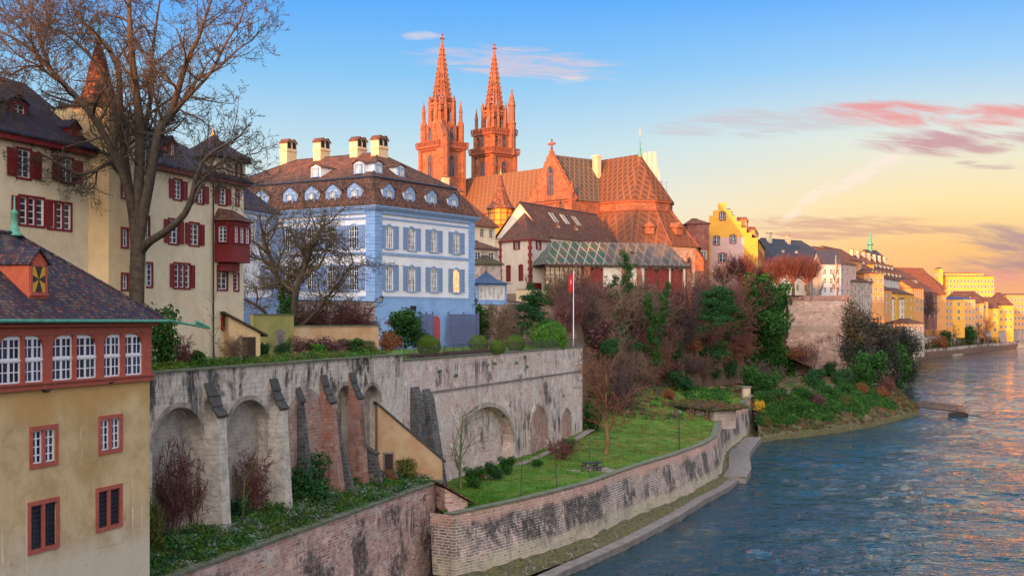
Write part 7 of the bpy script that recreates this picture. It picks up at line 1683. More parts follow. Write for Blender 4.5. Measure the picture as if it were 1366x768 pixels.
# the leaning double trunk before the blue mansion
def ivy_tree():
    rnd = np.random.default_rng(21); out = []; cfg = {**CFG, 'kids': [1.5, 1.6, 1.5, 1.1], 'wob': [.12, .2, .26, .3], 'rmin': .018, 'start': [.38, .1, .1, .1], 'len': [.6, .56, .52, .5], 'ang': (30, 75), 'up': [.03, .02, 0, -.02]}
    for d, L, r_ in (((-.25, .1, 1), 10, .30), ((.42, -.1, 1), 10.5, .36), ((.75, .2, .75), 9, .2), ((-.6, -.3, .8), 8, .18), ((.1, .4, 1), 9, .22)): branch(out, np.array([0, 0, -.3]), unit(np.array(d)), L, r_, 0, 3, cfg, rnd)
    a, b = split_tree(out, 0); e = empty('ivy_tree', tuple(P(381, 424, 106)), 0, 'many stemmed bare tree with ivy wrapped foot in front of the blue mansion', 'tree'); e.location.z = 18.6
    link('trunk', tree_mesh('trunk', a, M['bark_big']), e); link('crown', tree_mesh('crown', b, M['twig_dk2'], .05), e)
    o = link('ivy_cover', leaf_mesh('ivy_cover', [(0, 0, .8, 1.0, 1.0, 1.4), (.1, 0, 2.0, .8, .8, 1.2), (.5, 0, 2.8, .5, .5, .8), (-.3, 0, 3.2, .4, .4, .9)], 3200, .11, M['ivy'], 22), e)
ivy_tree()
# lawn trees
def gp(px, py): h = on_ground(px, py); return h if h is not None else P(px, py, 150)
put_tree('med', gp(808, 606), 'rust twigged bare tree with tan trunk in the middle of the lawn slope', s=1.28, rz=.4)
put_tree('moss', gp(614, 652), 'mossy green young tree in front of the big wall arch', s=1.12, rz=1)
put_tree('sap', gp(694, 664), 'thin young tree nearest the wall coping on the lawn', s=1.0, group=None, rz=2)
put_tree('sap', gp(743, 650), 'thin young tree in the middle of the lawn, beside the picnic bench', s=.95, rz=.3)
put_tree('sap', gp(786, 632), 'slender young tree directly beside the picnic bench', s=1.05, rz=4)
put_tree('sap', gp(905, 588), 'small bare tree behind the lawn lamp near the green hut', s=1.1, rz=5)
# picnic table and lamp
h = gp(790, 627); e = empty('picnic_table', h, R(20), 'pale stone picnic table with benches on a paved patch of the lawn', 'table')
m_ = MB(); m_.box(-.95, .95, -.4, .4, .70, .80); m_.build('tabletop', M['slatedk'] if 'slatedk' in M else M['iron'], e)
for sx in (-.6, .6): m_ = MB(); m_.box(sx - .1, sx + .1, -.3, .3, 0, .7); m_.build('leg', M['concrete'], e)
for k_, sy in enumerate((-.85, .85)):
    b_ = empty('bench', h + Vector((-.34 * sy, .94 * sy, 0)), R(20), ('stone bench on the river side of the picnic table', 'stone bench on the wall side of the picnic table')[k_], 'bench')
    m_ = MB(); m_.box(-.9, .9, -.16, .16, .38, .46); m_.build('seat', M['iron'], b_)
    for sx in (-.6, .6): m_ = MB(); m_.box(sx - .08, sx + .08, -.12, .12, 0, .38); m_.build('leg', M['concrete'], b_)
pv = MB(); pv.box(-2.2, 2.2, -1.9, 1.9, -.02, .035); tag(pv.build('paving', M['path'], None, T(h.x, h.y, h.z, R(20))), None, None, None, 'structure')
def lamp(px, py, H_, label, name='park_lamp'):
    h = gp(px, py); e = empty(name, h, 0, label, 'lamp'); m_ = MB(); m_.bar((0, 0, 0), (0, 0, H_), .06, .04, 8); m_.build('post', M['iron'], e)
    m_ = MB(); m_.lathe([(.05, H_), (.2, H_ + .12), (.22, H_ + .3), (.05, H_ + .42)], 8); m_.build('lamp_head', M['glass_curtain'], e)
lamp(906, 602, 4.2, 'slim dark park lamp at the river end of the lawn')
lamp(1148, 512, 4.5, 'slim park lamp with white head on the river path under dark trees')
# hut and small buildings at the end of the lawn
h = gp(915, 580); o_, a_, l_ = at(898, 953, 182, 172)
house('river_hut', (o_[0], o_[1]), a_, l_, 3.6, 4.5, 7.3, 7.9, 'low pale river hut with dark ivy covered roof at the end of the lawn', 'hut', 'stone', 'roof_mossy', hl=1.0, hr=1.0, ov=.6, ridge=False, grid=(3, (5.5,), 1.0, 1.5), win=dict(fcol='iron', glass='dark'))
for fx, k_ in ((.25, 'ru'), (.5, 'ev2'), (.75, 'ru')):
    pass
p_ = P(996, 531, 214); e = empty('path_hut', (p_.x, p_.y, p_.z - .3), 0, 'tiny stone hut with pale door where the wall path meets the ivy bank', 'hut'); m_ = MB(); m_.box(-.7, .7, 0, 1.4, 0, 2.2); m_.build('wall', M['stone'], e); m_ = MB(); m_.prism([(-.9, -.2, 2.2), (.9, -.2, 2.2), (.9, 1.7, 2.2), (-.9, 1.7, 2.2)], (0, 0, .15)); m_.build('roof', M['concrete'], e)
m_ = MB(); m_.box(-.42, .42, -.04, 0, .1, 1.9); m_.build('door', M['creamtrim'], e)
# landing stage
p_ = Vector((W2[5][0] + 5.5, W2[5][1] + 13, 0)); e = empty('landing_stage', (86.0, 257.5, 0), R(-38), 'rusty red landing stage sloping from the bank tip to a dark float', 'landing stage')
m_ = MB(); m_.prism([(-1, -.8, 1.5), (8.6, -.8, .7), (8.6, .8, .7), (-1, .8, 1.5)], (0, 0, .15)); m_.build('gangway', M['wooddk'], e)
m_ = MB()
for sy in (-.8, .8):
    for k in range(8): x_ = -1 + 9.6 * k / 7; z_ = 1.6 - .8 * k / 7; m_.bar((x_, sy, z_), (x_, sy, z_ + 1.15), .06, n=4)
    for q in (.35, .65, .95, 1.2): m_.bar((-1, sy, 1.6 + q), (8.6, sy, .8 + q), .05, n=4)
m_.build('railing', M['wood'], e)
m_ = MB(); m_.box(5.8, 9.0, -1.4, 1.4, -.3, .65); m_.bar((9, 0, .3), (12.5, -.5, .05), .08); m_.build('float', M['iron'], e)
# ---------------------------------------------------------------- planting
def atp(px, py, Y, z=None): p = P(px, py, Y); return Vector((p.x, p.y, p.z if z is None else z))
def cover(name, pts, mats, size, per, seed, label, hgt=.25):
    """low plants nobody could count: one object of many leaf clumps"""
    r_ = np.random.default_rng(seed); P_ = np.asarray(pts, dtype=float); n = len(P_) * per; idx = np.repeat(np.arange(len(P_)), per)
    c = P_[idx] + r_.normal(0, 1, (n, 3)) * np.array([.28, .28, 0]); c[:, 2] += hgt * r_.random(n) ** 1.3 * (0.4 + 1.2 * np.sin(idx * 1.7) ** 2)
    nrm = unit_rows(r_.normal(0, 1, (n, 3)) + np.array([0, 0, .9])); t = unit_rows(np.cross(nrm, r_.normal(0, 1, (n, 3)))); b = np.cross(nrm, t); s = size * r_.uniform(.5, 1.4, (n, 1))
    V = np.stack([c - t * s, c - b * s * .5, c + t * s, c + b * s * .5], axis=1).reshape(-1, 3); Q = np.arange(4 * n).reshape(-1, 4)
    o = link(name, np_mesh(name, V, Q, [M[m_] for m_ in mats], mi=(r_.integers(0, len(mats), len(P_)))[idx])); return tag(o, label, None, None, 'stuff')
def unit_rows(a): return a / (np.linalg.norm(a, axis=1, keepdims=True) + 1e-9)
rd = random.Random(4)
# left garden at the foot of the arches
pts = []
for i in range(950):
    Y = rd.uniform(50, 98); f = rd.random(); x_ = LAx(Y) - .35 + (UAx(Y) + .2 - LAx(Y) + .35) * f; pts.append((x_, Y, ground_z(x_, Y, 12)))
cover('ground_cover', pts, ['brightgreen', 'ivy', 'ivy', 'olive', 'silver', 'evergreen'], .085, 60, 1, None, .38)
put_bush('ev', atp(403, 690, 84, 7.3), 'big dark evergreen bush under the brick filled arch', name='evergreen_bush', s=(1.35, 1.35, 1.25))
put_bush('ev', atp(318, 716, 76, 7.3), 'small round evergreen bush at the foot of the second arch', name='evergreen_bush', s=.62)
put_bush('ru', atp(385, 668, 88, 7.4), 'low russet shrub right behind the big evergreen bush', s=(.7, .7, .5))
put_bush('ru', atp(452, 672, 90, 7.2), 'low russet shrub between the big evergreen and the lean-to', s=(.9, .9, .5)); put_bush('ol', atp(540, 650, 97, 7.2), 'yellow green shrub beside the dark lean-to door', s=(.7, .7, .75)); put_bush('ru', atp(520, 650, 95, 7.2), 'rust coloured shrub below the lean-to door', s=(.6, .6, .55))
put_bush('tuft3', atp(425, 672, 83, 7.1), 'silvery low shrub on the edge of the left garden', s=(1.8, 1.4, 1.2)); put_bush('ye', atp(208, 745, 66, 7.1), 'tall yellow green shrub at the corner of the ochre house', s=(.5, .5, 1.2)) if False else put_bush('ol', atp(207, 748, 66, 7.1), 'tall yellow green shrub at the corner of the ochre house', s=(.45, .45, 1.3))
for px, py, Y, s, lb in ((228, 722, 69.5, 1.05, 'red twigged creeper climbing the first arch'), (262, 705, 72.5, .85, 'smaller red twigged creeper right of the first arch creeper'), (335, 705, 77, .8, 'dark red bare shrub in the second arch')):
    put_bush('tw1', atp(px, py, Y, 7.4), lb, name='bare_shrub', s=(s, s * .6, s * 1.15))
put_tree('moss', atp(325, 712, 74, 7.3), 'small twisted bare tree in front of the second arch', s=.55, rz=2); put_tree('moss', atp(208, 735, 67, 7.3), 'small dark bare tree at the corner of the ochre house', s=.6, rz=4)
# upper strip in front of the mansion
pts = []
for i in range(700):
    Y = rd.uniform(58, 101); f = rd.random() ** 1.4; x_ = UAx(Y) - .8 - f * 4.2; pts.append((x_, Y, 17.0 + .1 * rd.random()))
cover('flower_bed', pts, ['olive', 'brightgreen', 'ivy', 'grass', 'grass_dry', 'evergreen'], .075, 46, 2, None, .32)
for px, py, Y, k, s, lb, nm in ((213, 492, 72, 'ev2', (.7, .7, 1.1), 'dark ivy covered bush beside the gutter spout', 'evergreen_bush'), (235, 485, 74, 'twlo', 1.1, 'pale bare hydrangea shrub near the gutter spout', 'bare_shrub'), (312, 478, 82, 'tw2', .42, 'bare brown shrub left of the shed door', 'bare_shrub'),
    (262, 484, 76, 'tuft2', 1.6, 'low dark green tuft under the mansion drainpipe', 'shrub'), (378, 474, 92, 'ev', .45, 'round green bush right of the memorial stone', 'evergreen_bush'), (352, 474, 90, 'ev2', .35, 'small green bush between shed and memorial stone', 'evergreen_bush'),
    (408, 470, 97, 'ma', (.9, .9, .5), 'maroon heather shrub at the left end of the ochre garden wall', 'shrub'), (440, 470, 98, 'ma', (1.0, .9, .5), 'maroon heather shrub in the middle of the ochre garden wall', 'shrub'), (425, 473, 96, 'tuft', 1.5, 'green tuft between the two maroon heathers', 'shrub'), (470, 472, 100, 'ev2', (.7, .7, .4), 'dark green bush near the right end of the ochre garden wall', 'evergreen_bush'), (490, 470, 101, 'ol', (.6, .6, .5), 'olive green shrub at the wall corner', 'shrub'),
    (520, 470, 106, 'ru', (.7, .7, .9), 'russet shrub left of the dark ivy mound', 'shrub')):
    put_bush(k, atp(px, py, Y, 17.05), lb, name=nm, s=s)
put_tree('sap', atp(286, 480, 79, 17), 'thin bare tree trained up the cream mansion wall', s=1.1, rz=1)
for i, (px, Y, s, lb) in enumerate(((405, 109, 1.0, 'left third of the red bare hedge under the balustrade'), (440, 110, 1.1, 'middle of the red bare hedge under the balustrade'), (475, 111, 1.0, 'right end of the red bare hedge under the balustrade'))):
    put_bush('tw1', atp(px, 440, Y, 18.2), lb, name='bare_shrub', s=(s * 1.1, s, .75 * s)); 
for i, (px, Y, s) in enumerate(((420, 109.5, .8), (458, 110.5, .8), (492, 111.5, .7))): put_bush('ma', atp(px, 440, Y, 18.4), ('maroon leafed shrub in the left gap of the red hedge', 'maroon leafed shrub in the right gap of the red hedge', 'maroon leafed shrub at the stair end of the red hedge')[i], s=(s, s, s * .7))
put_bush('ev2', atp(540, 470, 116, 17), 'big dark ivy mound at the near corner of the blue mansion', name='evergreen_bush', s=(1.25, 1.25, 1.15)); put_bush('ev', atp(557, 470, 118, 17), 'dark sloping bush leaning on the ivy mound', name='evergreen_bush', s=(.95, .95, .75)); put_bush('ru', atp(530, 462, 117, 19.2), 'russet top growing over the ivy mound', s=(.9, .8, .45))
for px, py, Y, r_, lb in ((572, 474, 114, 1.1, 'largest clipped box ball, nearest the ivy mound'), (638, 463, 128, 1.02, 'clipped box ball at the end of the violet fence'), (664, 469, 122, .8, 'smallest clipped box ball, between the two others'), (688, 466, 131, 1.0, 'clipped box ball beside the bright green dome bush')):
    put_bush('ball', atp(px, py, Y, 16.45), lb, 'topiary', 'box_ball', (r_, r_, r_ * .92))
for i in range(9):
    f = i / 8; put_bush('ma', Vector((-8.3 + 6.5 * f, 109.5 + 20 * f, 16.4)), ('dark low clipped hedge on the terrace lawn, stretch %s' % ('at the ivy mound', 'just right of the ivy mound', 'left of the pink door', 'below the pink door', 'right of the pink door', 'below the long violet fence', 'left of the second box ball', 'below the smallest box ball', 'at its right end')[i]), 'hedge', 'low_hedge', (.7, .7, .17), 'low dark hedge along the terrace lawn')
put_bush('dome', atp(731, 468, 146, 16.45), 'wide bright green dome bush near the flagpole', name='dome_bush', s=(.78, .85, 1.15))
put_bush('yew', atp(712, 440, 160, 17.0), 'dark spreading yew behind the bright green dome bush', 'tree', 'yew_tree', 1.25, trunk=None); put_bush('yew', atp(683, 440, 163, 17.0), 'smaller dark yew left of the spreading one', 'tree', 'yew_tree', .9)
put_bush('tw2', atp(670, 463, 150, 16.8), 'tall pale brown bare shrub between the box balls and the yew', name='bare_shrub', s=(1.0, 1.0, 1.15)); put_bush('ev2', atp(645, 455, 158, 17), 'dark leafy bush behind the box balls', name='evergreen_bush', s=(1.0, 1.0, 1.4)); put_bush('ev', atp(636, 440, 165, 17), 'dark bush below the pavilion terrace', name='evergreen_bush', s=(.9, .9, 1.3))
put_tree('bare', atp(640, 350, 200, 19), 'bare tree growing left of the bishops court wing', s=1.15); put_tree('poplar', atp(706, 400, 222, 22.5), 'slim bare tree in front of the red arched windows', s=.55); put_bush('ev', atp(708, 385, 220, 22.8), 'dark ivy bush under the red quoin', name='evergreen_bush', s=(.8, .8, 1.3)); put_tree('sap', atp(738, 468, 143, 16.5), 'small pale bare tree beside the dome bush', s=.75)
# little plants in the wall joints
for i, (px, py) in enumerate(((697, 478), (700, 491), (686, 486), (657, 487), (605, 503), (583, 498))):
    s_, Y_ = ubs(px); p = P(px, py, Y_); q = p + Vector((.25, -.1, 0)); put_bush('tuft', q, ('tuft high in the brick wall near its middle', 'largest tuft hanging in the brick terrace wall', 'tuft left of the two wall tufts', 'small green tuft in the middle of the brick wall', 'tiny tuft in the wall joint left of the big arch', 'leftmost tuft in the brick terrace wall')[i], 'wall plant', 'wall_tuft', (.35, .35, .5))
# lawn edges: bushes along the foot of the wall
for i, (px, py, k, s, lb) in enumerate(((632, 650, 'ev2', .55, 'dark bush under the left side of the big arch'), (655, 640, 'ev', .6, 'dark bush in the middle of the big arch'), (676, 632, 'ev2', .5, 'dark bush at the right foot of the big arch'), (640, 640, 'ru', .4, 'small russet shrub inside the big arch'), (758, 605, 'ev2', .5, 'dark bush under the narrow right niche'), (748, 612, 'twlo', 1.3, 'bare shrub under the narrow right niche'), (718, 622, 'tuft2', 1.2, 'green tuft below the blind arch'))):
    h = gp(px, py); put_bush(k, h, lb, name='shrub', s=s)
loft('lawn_path', [[(-4.6, 108, 5.27), (-1.6, 118, 5.3), (2.6, 131, 5.45), (6.5, 143, 5.75), (9.4, 153, 6.3)], [(-3.8, 107.8, 5.27), (-.8, 117.6, 5.3), (3.4, 130.6, 5.45), (7.3, 142.5, 5.75), (10.4, 152.5, 6.3)]], M['path'], 6, 1)
# pollarded trees on the bastion and before the stepped gable
rnd = np.random.default_rng(44); out = []
branch(out, np.array([0, 0, -.3]), np.array([0, 0, 1.]), 3.6, .5, 0, 0, CFG, rnd); tr_m = tree_mesh('trunk', np.asarray(out)[:, :8], M['bark_big'])
out = []
for k in range(9):
    a = k * .7; branch(out, np.array([0, 0, 3.0]), unit(np.array([math.cos(a), math.sin(a), .55 + .5 * (k % 3)])), 2.8, .2, 0, 0, {**CFG, 'up': [.06]}, rnd)
tips = [(o[3], o[4], o[5]) for o in out]
for p in tips[1:]:
    for _ in range(8): branch(out, np.array(p), unit(np.array([p[0], p[1], 4.0]) + rnd.normal(0, 1.6, 3)), rnd.uniform(2.2, 4.2), .05, 0, 1, dict(step=[.6, .5], wob=[.12, .2], up=[.06, .04], start=[.15, .1], kids=[1.7, 1], ang=(18, 45), len=[.45, .5], rmin=.03), rnd)
TM['pollard'] = (tr_m, tree_mesh('crown', np.asarray(out)[:, :8], M['twig_red'], .08))
for i, (px, Y, s) in enumerate(((1036, 314, 1.05), (1058, 312, 1.1), (1078, 313, 1.05), (988, 310, 1.1), (966, 312, .85), (1016, 322, .9))):
    put_tree('pollard', Vector(((px - HX) / F * Y, Y, 25.6)), ('pollarded chestnut, left of the three on the bastion edge', 'middle one of the three pollarded chestnuts on the bastion edge', 'pollarded chestnut, right of the three on the bastion edge', 'pollarded tree before the right side of the stepped gable', 'smallest pollarded tree, before the shaded front of the stepped gable', 'pollarded tree standing back between gable house and bastion trio')[i], 'tree', 'pollarded_tree', s, group='pollarded trees on the bastion', sz=s * 1.05)
put_tree('poplar', atp(1118, 393, 330, 25), 'tall bare poplar at the right end of the bastion', s=.95, sz=1.05); put_tree('poplar', atp(1090, 393, 350, 25), 'bare poplar behind the pollarded trio', s=.6)
fpp = empty('mast', atp(1115, 393, 318, 25.6), 0, 'thin pale mast rising from the bastion before the houses', 'mast'); m_ = MB(); m_.bar((0, 0, 0), (0, 0, 10.5), .12, .06, 6); m_.build('pole', M['creamtrim'], fpp); m_ = MB(); m_.lathe([(0, 10.4), (.18, 10.6), (0, 10.8)], 6); m_.build('finial', M['gold'], fpp)
# the thicket on the slope
LAND = [(790, 'right of the flagpole'), (822, 'below the red windows'), (850, 'below the hall middle'), (880, 'below the grey roof'), (908, 'below the hall end'), (935, 'below the choir wall'), (962, 'below the red stone house'), (990, 'below the stepped gable'), (1018, 'left of the bastion'), (1045, 'at the bastion foot'), (2000, 'right of the bastion')]
def land(px): return next(t for x_, t in LAND if px <= x_)
def band(py): return 'near the top of the slope' if py < 425 else 'high on the slope' if py < 455 else 'halfway up the slope' if py < 490 else 'low on the slope' if py < 525 else 'at the foot of the slope'
KN = {'tw0': ('dark bare shrub', 'bare_shrub'), 'tw1': ('red twigged bare shrub', 'bare_shrub'), 'tw2': ('brown twigged bare shrub', 'bare_shrub'), 'tw3': ('rust twigged bare shrub', 'bare_shrub'), 'ma': ('maroon leafed bush', 'bush'), 'ru': ('russet leafed bush', 'bush'), 'ev': ('dark evergreen bush', 'evergreen_bush'), 'ev2': ('ivy green bush', 'evergreen_bush'), 'ol': ('olive bush', 'bush'), 'br': ('bright green bush', 'bush')}
SZ = ['tallest', 'broad', 'narrow', 'leaning', 'low', 'ragged', 'dense', 'thin', 'rounded', 'tangled']
used = {}
def slope_bush(px, py, k, s):
    h = on_ground(px, py)
    if h is None or h.y > 330: return
    d, nm = KN[k]; lb = '%s %s, %s' % (d, land(px), band(py)); c = used.get(lb, 0); used[lb] = c + 1
    if c: lb = '%s %s' % (SZ[c % 10], lb)
    sc = (s * rd.uniform(.9, 1.3), s * rd.uniform(.9, 1.2), s * rd.uniform(.75, 1.25)); put_bush(k, h + Vector((0, 0, -.2)), lb, 'shrub', nm, sc, 'shrubs in the thicket on the slope')
for row, (py, n_, x0, x1) in enumerate(((404, 19, 782, 1040), (420, 18, 785, 1040), (438, 18, 785, 1036), (456, 17, 786, 1034), (474, 16, 790, 1036), (492, 15, 800, 1036), (510, 13, 812, 1034), (526, 10, 880, 1036), (543, 5, 795, 838))):
    for i in range(n_):
        px = x0 + (x1 - x0) * (i + rd.uniform(.1, .9)) / n_; y_ = py + rd.uniform(-8, 8)
        if 905 < px < 985 and 508 < y_ < 552: continue
        w_ = [('tw0', 6), ('tw1', 4), ('tw2', 6), ('tw3', 2), ('ma', 1.2), ('ru', .6), ('ev', 2.4), ('ev2', 3.2)]
        if px > 995: w_ = [('ev2', 6), ('tw1', 2), ('ma', 2), ('tw0', 2), ('ev', 1)]
        if px < 830 and y_ > 440: w_ += [('ol', 5)]
        ks, ws_ = zip(*w_); slope_bush(px, y_, rd.choices(ks, ws_)[0], rd.uniform(.95, 1.75) * (.5 if py < 415 else .8 if py < 430 else 1.12 if py < 480 else .95))
for px, py, k, s in ((806, 470, 'ev', 1.9), (955, 430, 'ev', 2.2), (958, 452, 'ev', 1.7), (1012, 440, 'ev2', 2.6), (1022, 470, 'ev2', 2.8), (1005, 475, 'ev2', 2.2), (1035, 425, 'ev2', 2.4), (1030, 498, 'ev2', 2.0), (1012, 500, 'ev2', 1.8), (790, 545, 'ol', 1.6), (783, 560, 'ol', 1.2), (792, 575, 'ev2', .9), (1048, 500, 'ev2', 1.5), (1040, 470, 'ru', 1.4), (985, 465, 'tw1', 2.2), (1000, 420, 'tw1', 2.2)):
    slope_bush(px, py, k, s)
for px, py, Y_, s, zs, lb in ((838, 404, 205, 1.0, .85, 'tall ivy clad trunk in front of the cloister hall roof'), (816, 408, 208, .8, .5, 'shorter ivy clad trunk left of the tall one'), (872, 488, 196, 1.15, 1.1, 'bright ivy column in the middle of the slope'), (886, 430, 204, .8, .65, 'ivy column just above the bright one'), (1012, 440, 262, 1.2, .9, 'ivy clad trunk left of the bastion')):
    p = P(px, py, Y_); put_bush('ivycol', p, lb, 'tree', 'ivy_clad_tree', (s, s, zs))
    e_ = bpy.data.objects[-1] if False else None
for px, py, Y_, s, k, lb in ((953, 444, 215, 1.5, 'yew', 'dark layered conifer below the red stone house'), (814, 476, 170, .95, 'ev', 'round dark pine crown above the rust twigged lawn tree'), (965, 430, 222, 1.2, 'yew', 'second dark conifer just right of the layered one'), (1030, 470, 262, 2.6, 'ev2', 'big bright ivy crown beside the bastion wall'), (1015, 410, 268, 2.2, 'ev2', 'ivy crown reaching the pollarded trees')):
    p = P(px, py, Y_); put_bush(k, p, lb, 'tree', 'evergreen_tree', s)
for px, py, k, s, lb in ((848, 415, 'bare', 1.3, 'bare tree crossing the cloister windows'), (880, 470, 'bare', 1.35, 'crooked bare tree behind the ivy column'), (915, 440, 'bare', 1.4, 'bare tree in front of the choir wall'), (832, 450, 'dark', 1.1, 'dark bare tree below the cloister hall'), (945, 470, 'dark', 1.3, 'dark bare tree left of the stepped gable house'), (985, 440, 'med', 1.15, 'rust bare tree below the stepped gable'), (1085, 505, 'bare', 1.0, 'small bare tree against the bastion wall'), (1060, 500, 'med', .8, 'rust bare tree at the left foot of the bastion'), (960, 410, 'bare', 1.2, 'pale bare tree below the red stone house'), (862, 520, 'dark', .9, 'dark bare tree low on the slope')):
    h = on_ground(px, py) or P(px, py, 230); put_tree(k, h, lb, s=s)
pts = []
for i in range(1500):
    px, py = rd.uniform(780, 1050), rd.uniform(398, 560); h = on_ground(px, py)
    if h is not None and h.y < 320 and not (900 < px < 990 and 505 < py < 556): pts.append(tuple(h))
cover('undergrowth', pts, ['maroon', 'russet', 'twig_brown', 'ivy', 'twig_dark', 'olive', 'evergreen', 'twig_red'], .16, 30, 5, None, .8)
# bright grassy patch above the hut, ivy over the bank, hedge line
loft('green_patch', [[P(915, 552, 186), P(940, 549, 190), P(962, 545, 195), P(975, 537, 204)], [P(918, 528, 197), P(932, 521, 203), P(952, 524, 208), P(972, 533, 212)]], M['lawn'], 4, 4, .25, .4)
pts = []
for i in range(260): 
    h = on_ground(rd.uniform(915, 972), rd.uniform(522, 550)); 
    if h is not None: pts.append((h.x, h.y, h.z + .3))
cover('ivy_patch', pts, ['ivy', 'brightgreen', 'ivy'], .16, 60, 9, None, .5)
pts = []; pts2 = []
for i in range(2600):
    t = rd.random() * (len(W2) - 2.2); k = int(t); f = t - k; g = rd.random()
    w_ = Vector((*W2[k], .8)).lerp(Vector((*W2[k + 1], .8)), f); b_ = Vector((*B2[k], 6.3)).lerp(Vector((*B2[k + 1], 6.3)), f); q = w_.lerp(b_, g); z_ = ground_z(q.x, q.y, 30)
    if g > .28 + .10 * math.sin(t * 5) and t < 5.2: pts.append((q.x, q.y, z_))
    elif g > .04: pts2.append((q.x, q.y, z_))
cover('bank_ivy', pts, ['ivy', 'ivy', 'brightgreen', 'evergreen', 'ivy'], .14, 46, 6, None, .7)
cover('bank_weeds', pts2, ['olive', 'russet', 'darkgrove', 'russet', 'maroon', 'ivy', 'evergreen'], .13, 22, 7, None, .35)
for i, (t, g, k, s, lb) in enumerate(((.3, .95, 'hedge', 1.0, 'green hedge clump at the start of the ivy bank'), (1.1, .97, 'hedge', 1.15, 'second hedge clump on top of the ivy bank'), (2.0, .97, 'hedge', 1.2, 'hedge clump above the middle of the ivy bank'), (2.9, .96, 'hedge', 1.2, 'hedge clump left of the bank tip'), (3.8, .95, 'hedge', 1.1, 'hedge clump near the path end'), (1.4, .6, 'hedge', 1.2, 'thick ivy mound halfway down the bank'), (.7, .5, 'hedge', 1.0, 'ivy mound low at the start of the bank'), (2.3, .65, 'ma', .9, 'purple brown bush set in the ivy bank'), (3.2, .55, 'ol', .9, 'yellow green bush on the bank slope'), (4.4, .8, 'ru', 1.1, 'rust bush on the bank near its tip'), (5.0, .6, 'ru', 1.2, 'rust red bush at the bank tip'), (5.6, .7, 'tw1', .8, 'red twigged shrub at the bank tip'), (4.8, 1.0, 'ev2', 1.5, 'bright leafy bush above the bank tip'), (5.4, 1.1, 'ev2', 2.1, 'tall leafy green tree at the bank tip'), (4.1, 1.15, 'ev', 1.4, 'dark round bush beside the path'), (3.0, 1.3, 'ev', 1.5, 'dark bush at the right foot of the bastion'), (.12, .62, 'ye', .95, 'bright yellow forsythia where the wall meets the bank'), (.2, .3, 'ol', .7, 'small yellow green bush under the forsythia'))):
    k0 = int(t); f = t - k0; w_ = Vector((*W2[k0], .8)).lerp(Vector((*W2[k0 + 1], .8)), f); b_ = Vector((*B2[k0], 6.3)).lerp(Vector((*B2[k0 + 1], 6.3)), f); q = w_.lerp(b_, g); put_bush(k, Vector((q.x, q.y, ground_z(q.x, q.y, 30) - .1)), lb, 'shrub', 'bush', s)
# dark trees right of the bastion and along the far bank
FT = [(1142, 500, 285), (1155, 505, 292), (1168, 498, 300), (1182, 500, 305), (1195, 492, 318), (1150, 470, 318), (1165, 462, 330), (1180, 470, 335), (1196, 468, 345), (1140, 455, 330), (1208, 480, 340), (1172, 440, 350), (1190, 448, 360), (1205, 455, 370), (1152, 440, 345), (1146, 425, 365), (1160, 420, 375), (1174, 425, 375)]
used2 = {}
for i, (px, py, Y) in enumerate(FT):
    x_ = (px - HX) / F * Y; z_ = ground_z(x_, Y, 60); k = ('dk', 'dark', 'dk', 'dk', 'ev2')[i % 5]
    lb = '%s %s, %s %s' % (('tall dark bare tree', 'dark tangled bare tree', 'dark evergreen tree', 'black twigged bare tree', 'ivy green tree')[i % 5], 'just right of the bastion' if px < 1153 else 'a little right of the bastion' if px < 1168 else 'left of the bank tip' if px < 1188 else 'above the bank tip', 'by the path' if py > 488 else 'on the slope' if py > 458 else 'high up' if py > 442 else 'under the houses', '')
    lb = lb.strip(' ,')
    if k in ('dark',): put_tree(k, (x_, Y, z_ - .3), lb, s=1.9 if py > 460 else 1.5, name='dark_tree')
    else: put_bush(k, (x_, Y, z_ - .3), lb, 'tree', 'grove_tree', (2.6, 2.6, 4.0) if k == 'ev2' else (1.5, 1.5, 1.35 + .25 * (py > 460)))
pts = []
for i in range(900):
    px, py = rd.uniform(1130, 1222), rd.uniform(425, 515); h = on_ground(px, py)
    if h is not None and h.y < 420: pts.append(tuple(h))
if pts: cover('grove_undergrowth', pts, ['evergreen', 'maroon', 'ivy', 'twig_dark'], .32, 30, 8, None, 2.5)
nn = ['first', 'second', 'third', 'fourth', 'fifth', 'sixth', 'seventh', 'eighth', 'ninth', 'tenth', 'eleventh', 'twelfth', 'thirteenth', 'fourteenth', 'fifteenth', 'sixteenth']
for i in range(15):
    f = i / 14; Y = 440 + 330 * f; k0 = next(j for j in range(len(FS) - 1) if FS[j + 1][1] >= Y); g = (Y - FS[k0][1]) / (FS[k0 + 1][1] - FS[k0][1]); x_ = FS[k0][0] + (FS[k0 + 1][0] - FS[k0][0]) * g - (2.6 + 2.2 * (i % 3)); z_ = ground_z(x_, Y, 60)
    px = HX + x_ / Y * F; k = ('ev', 'dark', 'ev2', 'dark', 'ru')[i % 5]; col = ('dark evergreen', 'dark bare', 'ivy green', 'dark bare', 'russet')[i % 5]
    lb = '%s tree on the far river bank, %s from the left' % (col, nn[i])
    if k == 'dark': put_tree(k, (x_, Y, z_), lb, s=1.5, name='bank_tree', group='trees along the far bank')
    else: put_bush(k, (x_, Y, z_), lb, 'tree', 'bank_tree', (3.4, 3.0, 3.6), 'trees along the far bank')
put_tree('med', Vector(((1313 - HX) / F * 735, 735, 4)), 'russet bare tree before the pale yellow gabled villa', s=1.9)
for i, px in enumerate((1228, 1236, 1246)): put_tree('dark', Vector(((px - HX) / F * 540, 540, 17)), ('tall bare poplar left of the apricot gabled house', 'tall bare poplar below the great church roof', 'tall bare poplar before the apricot riverside block')[i], s=1.6, name='bare_poplar')

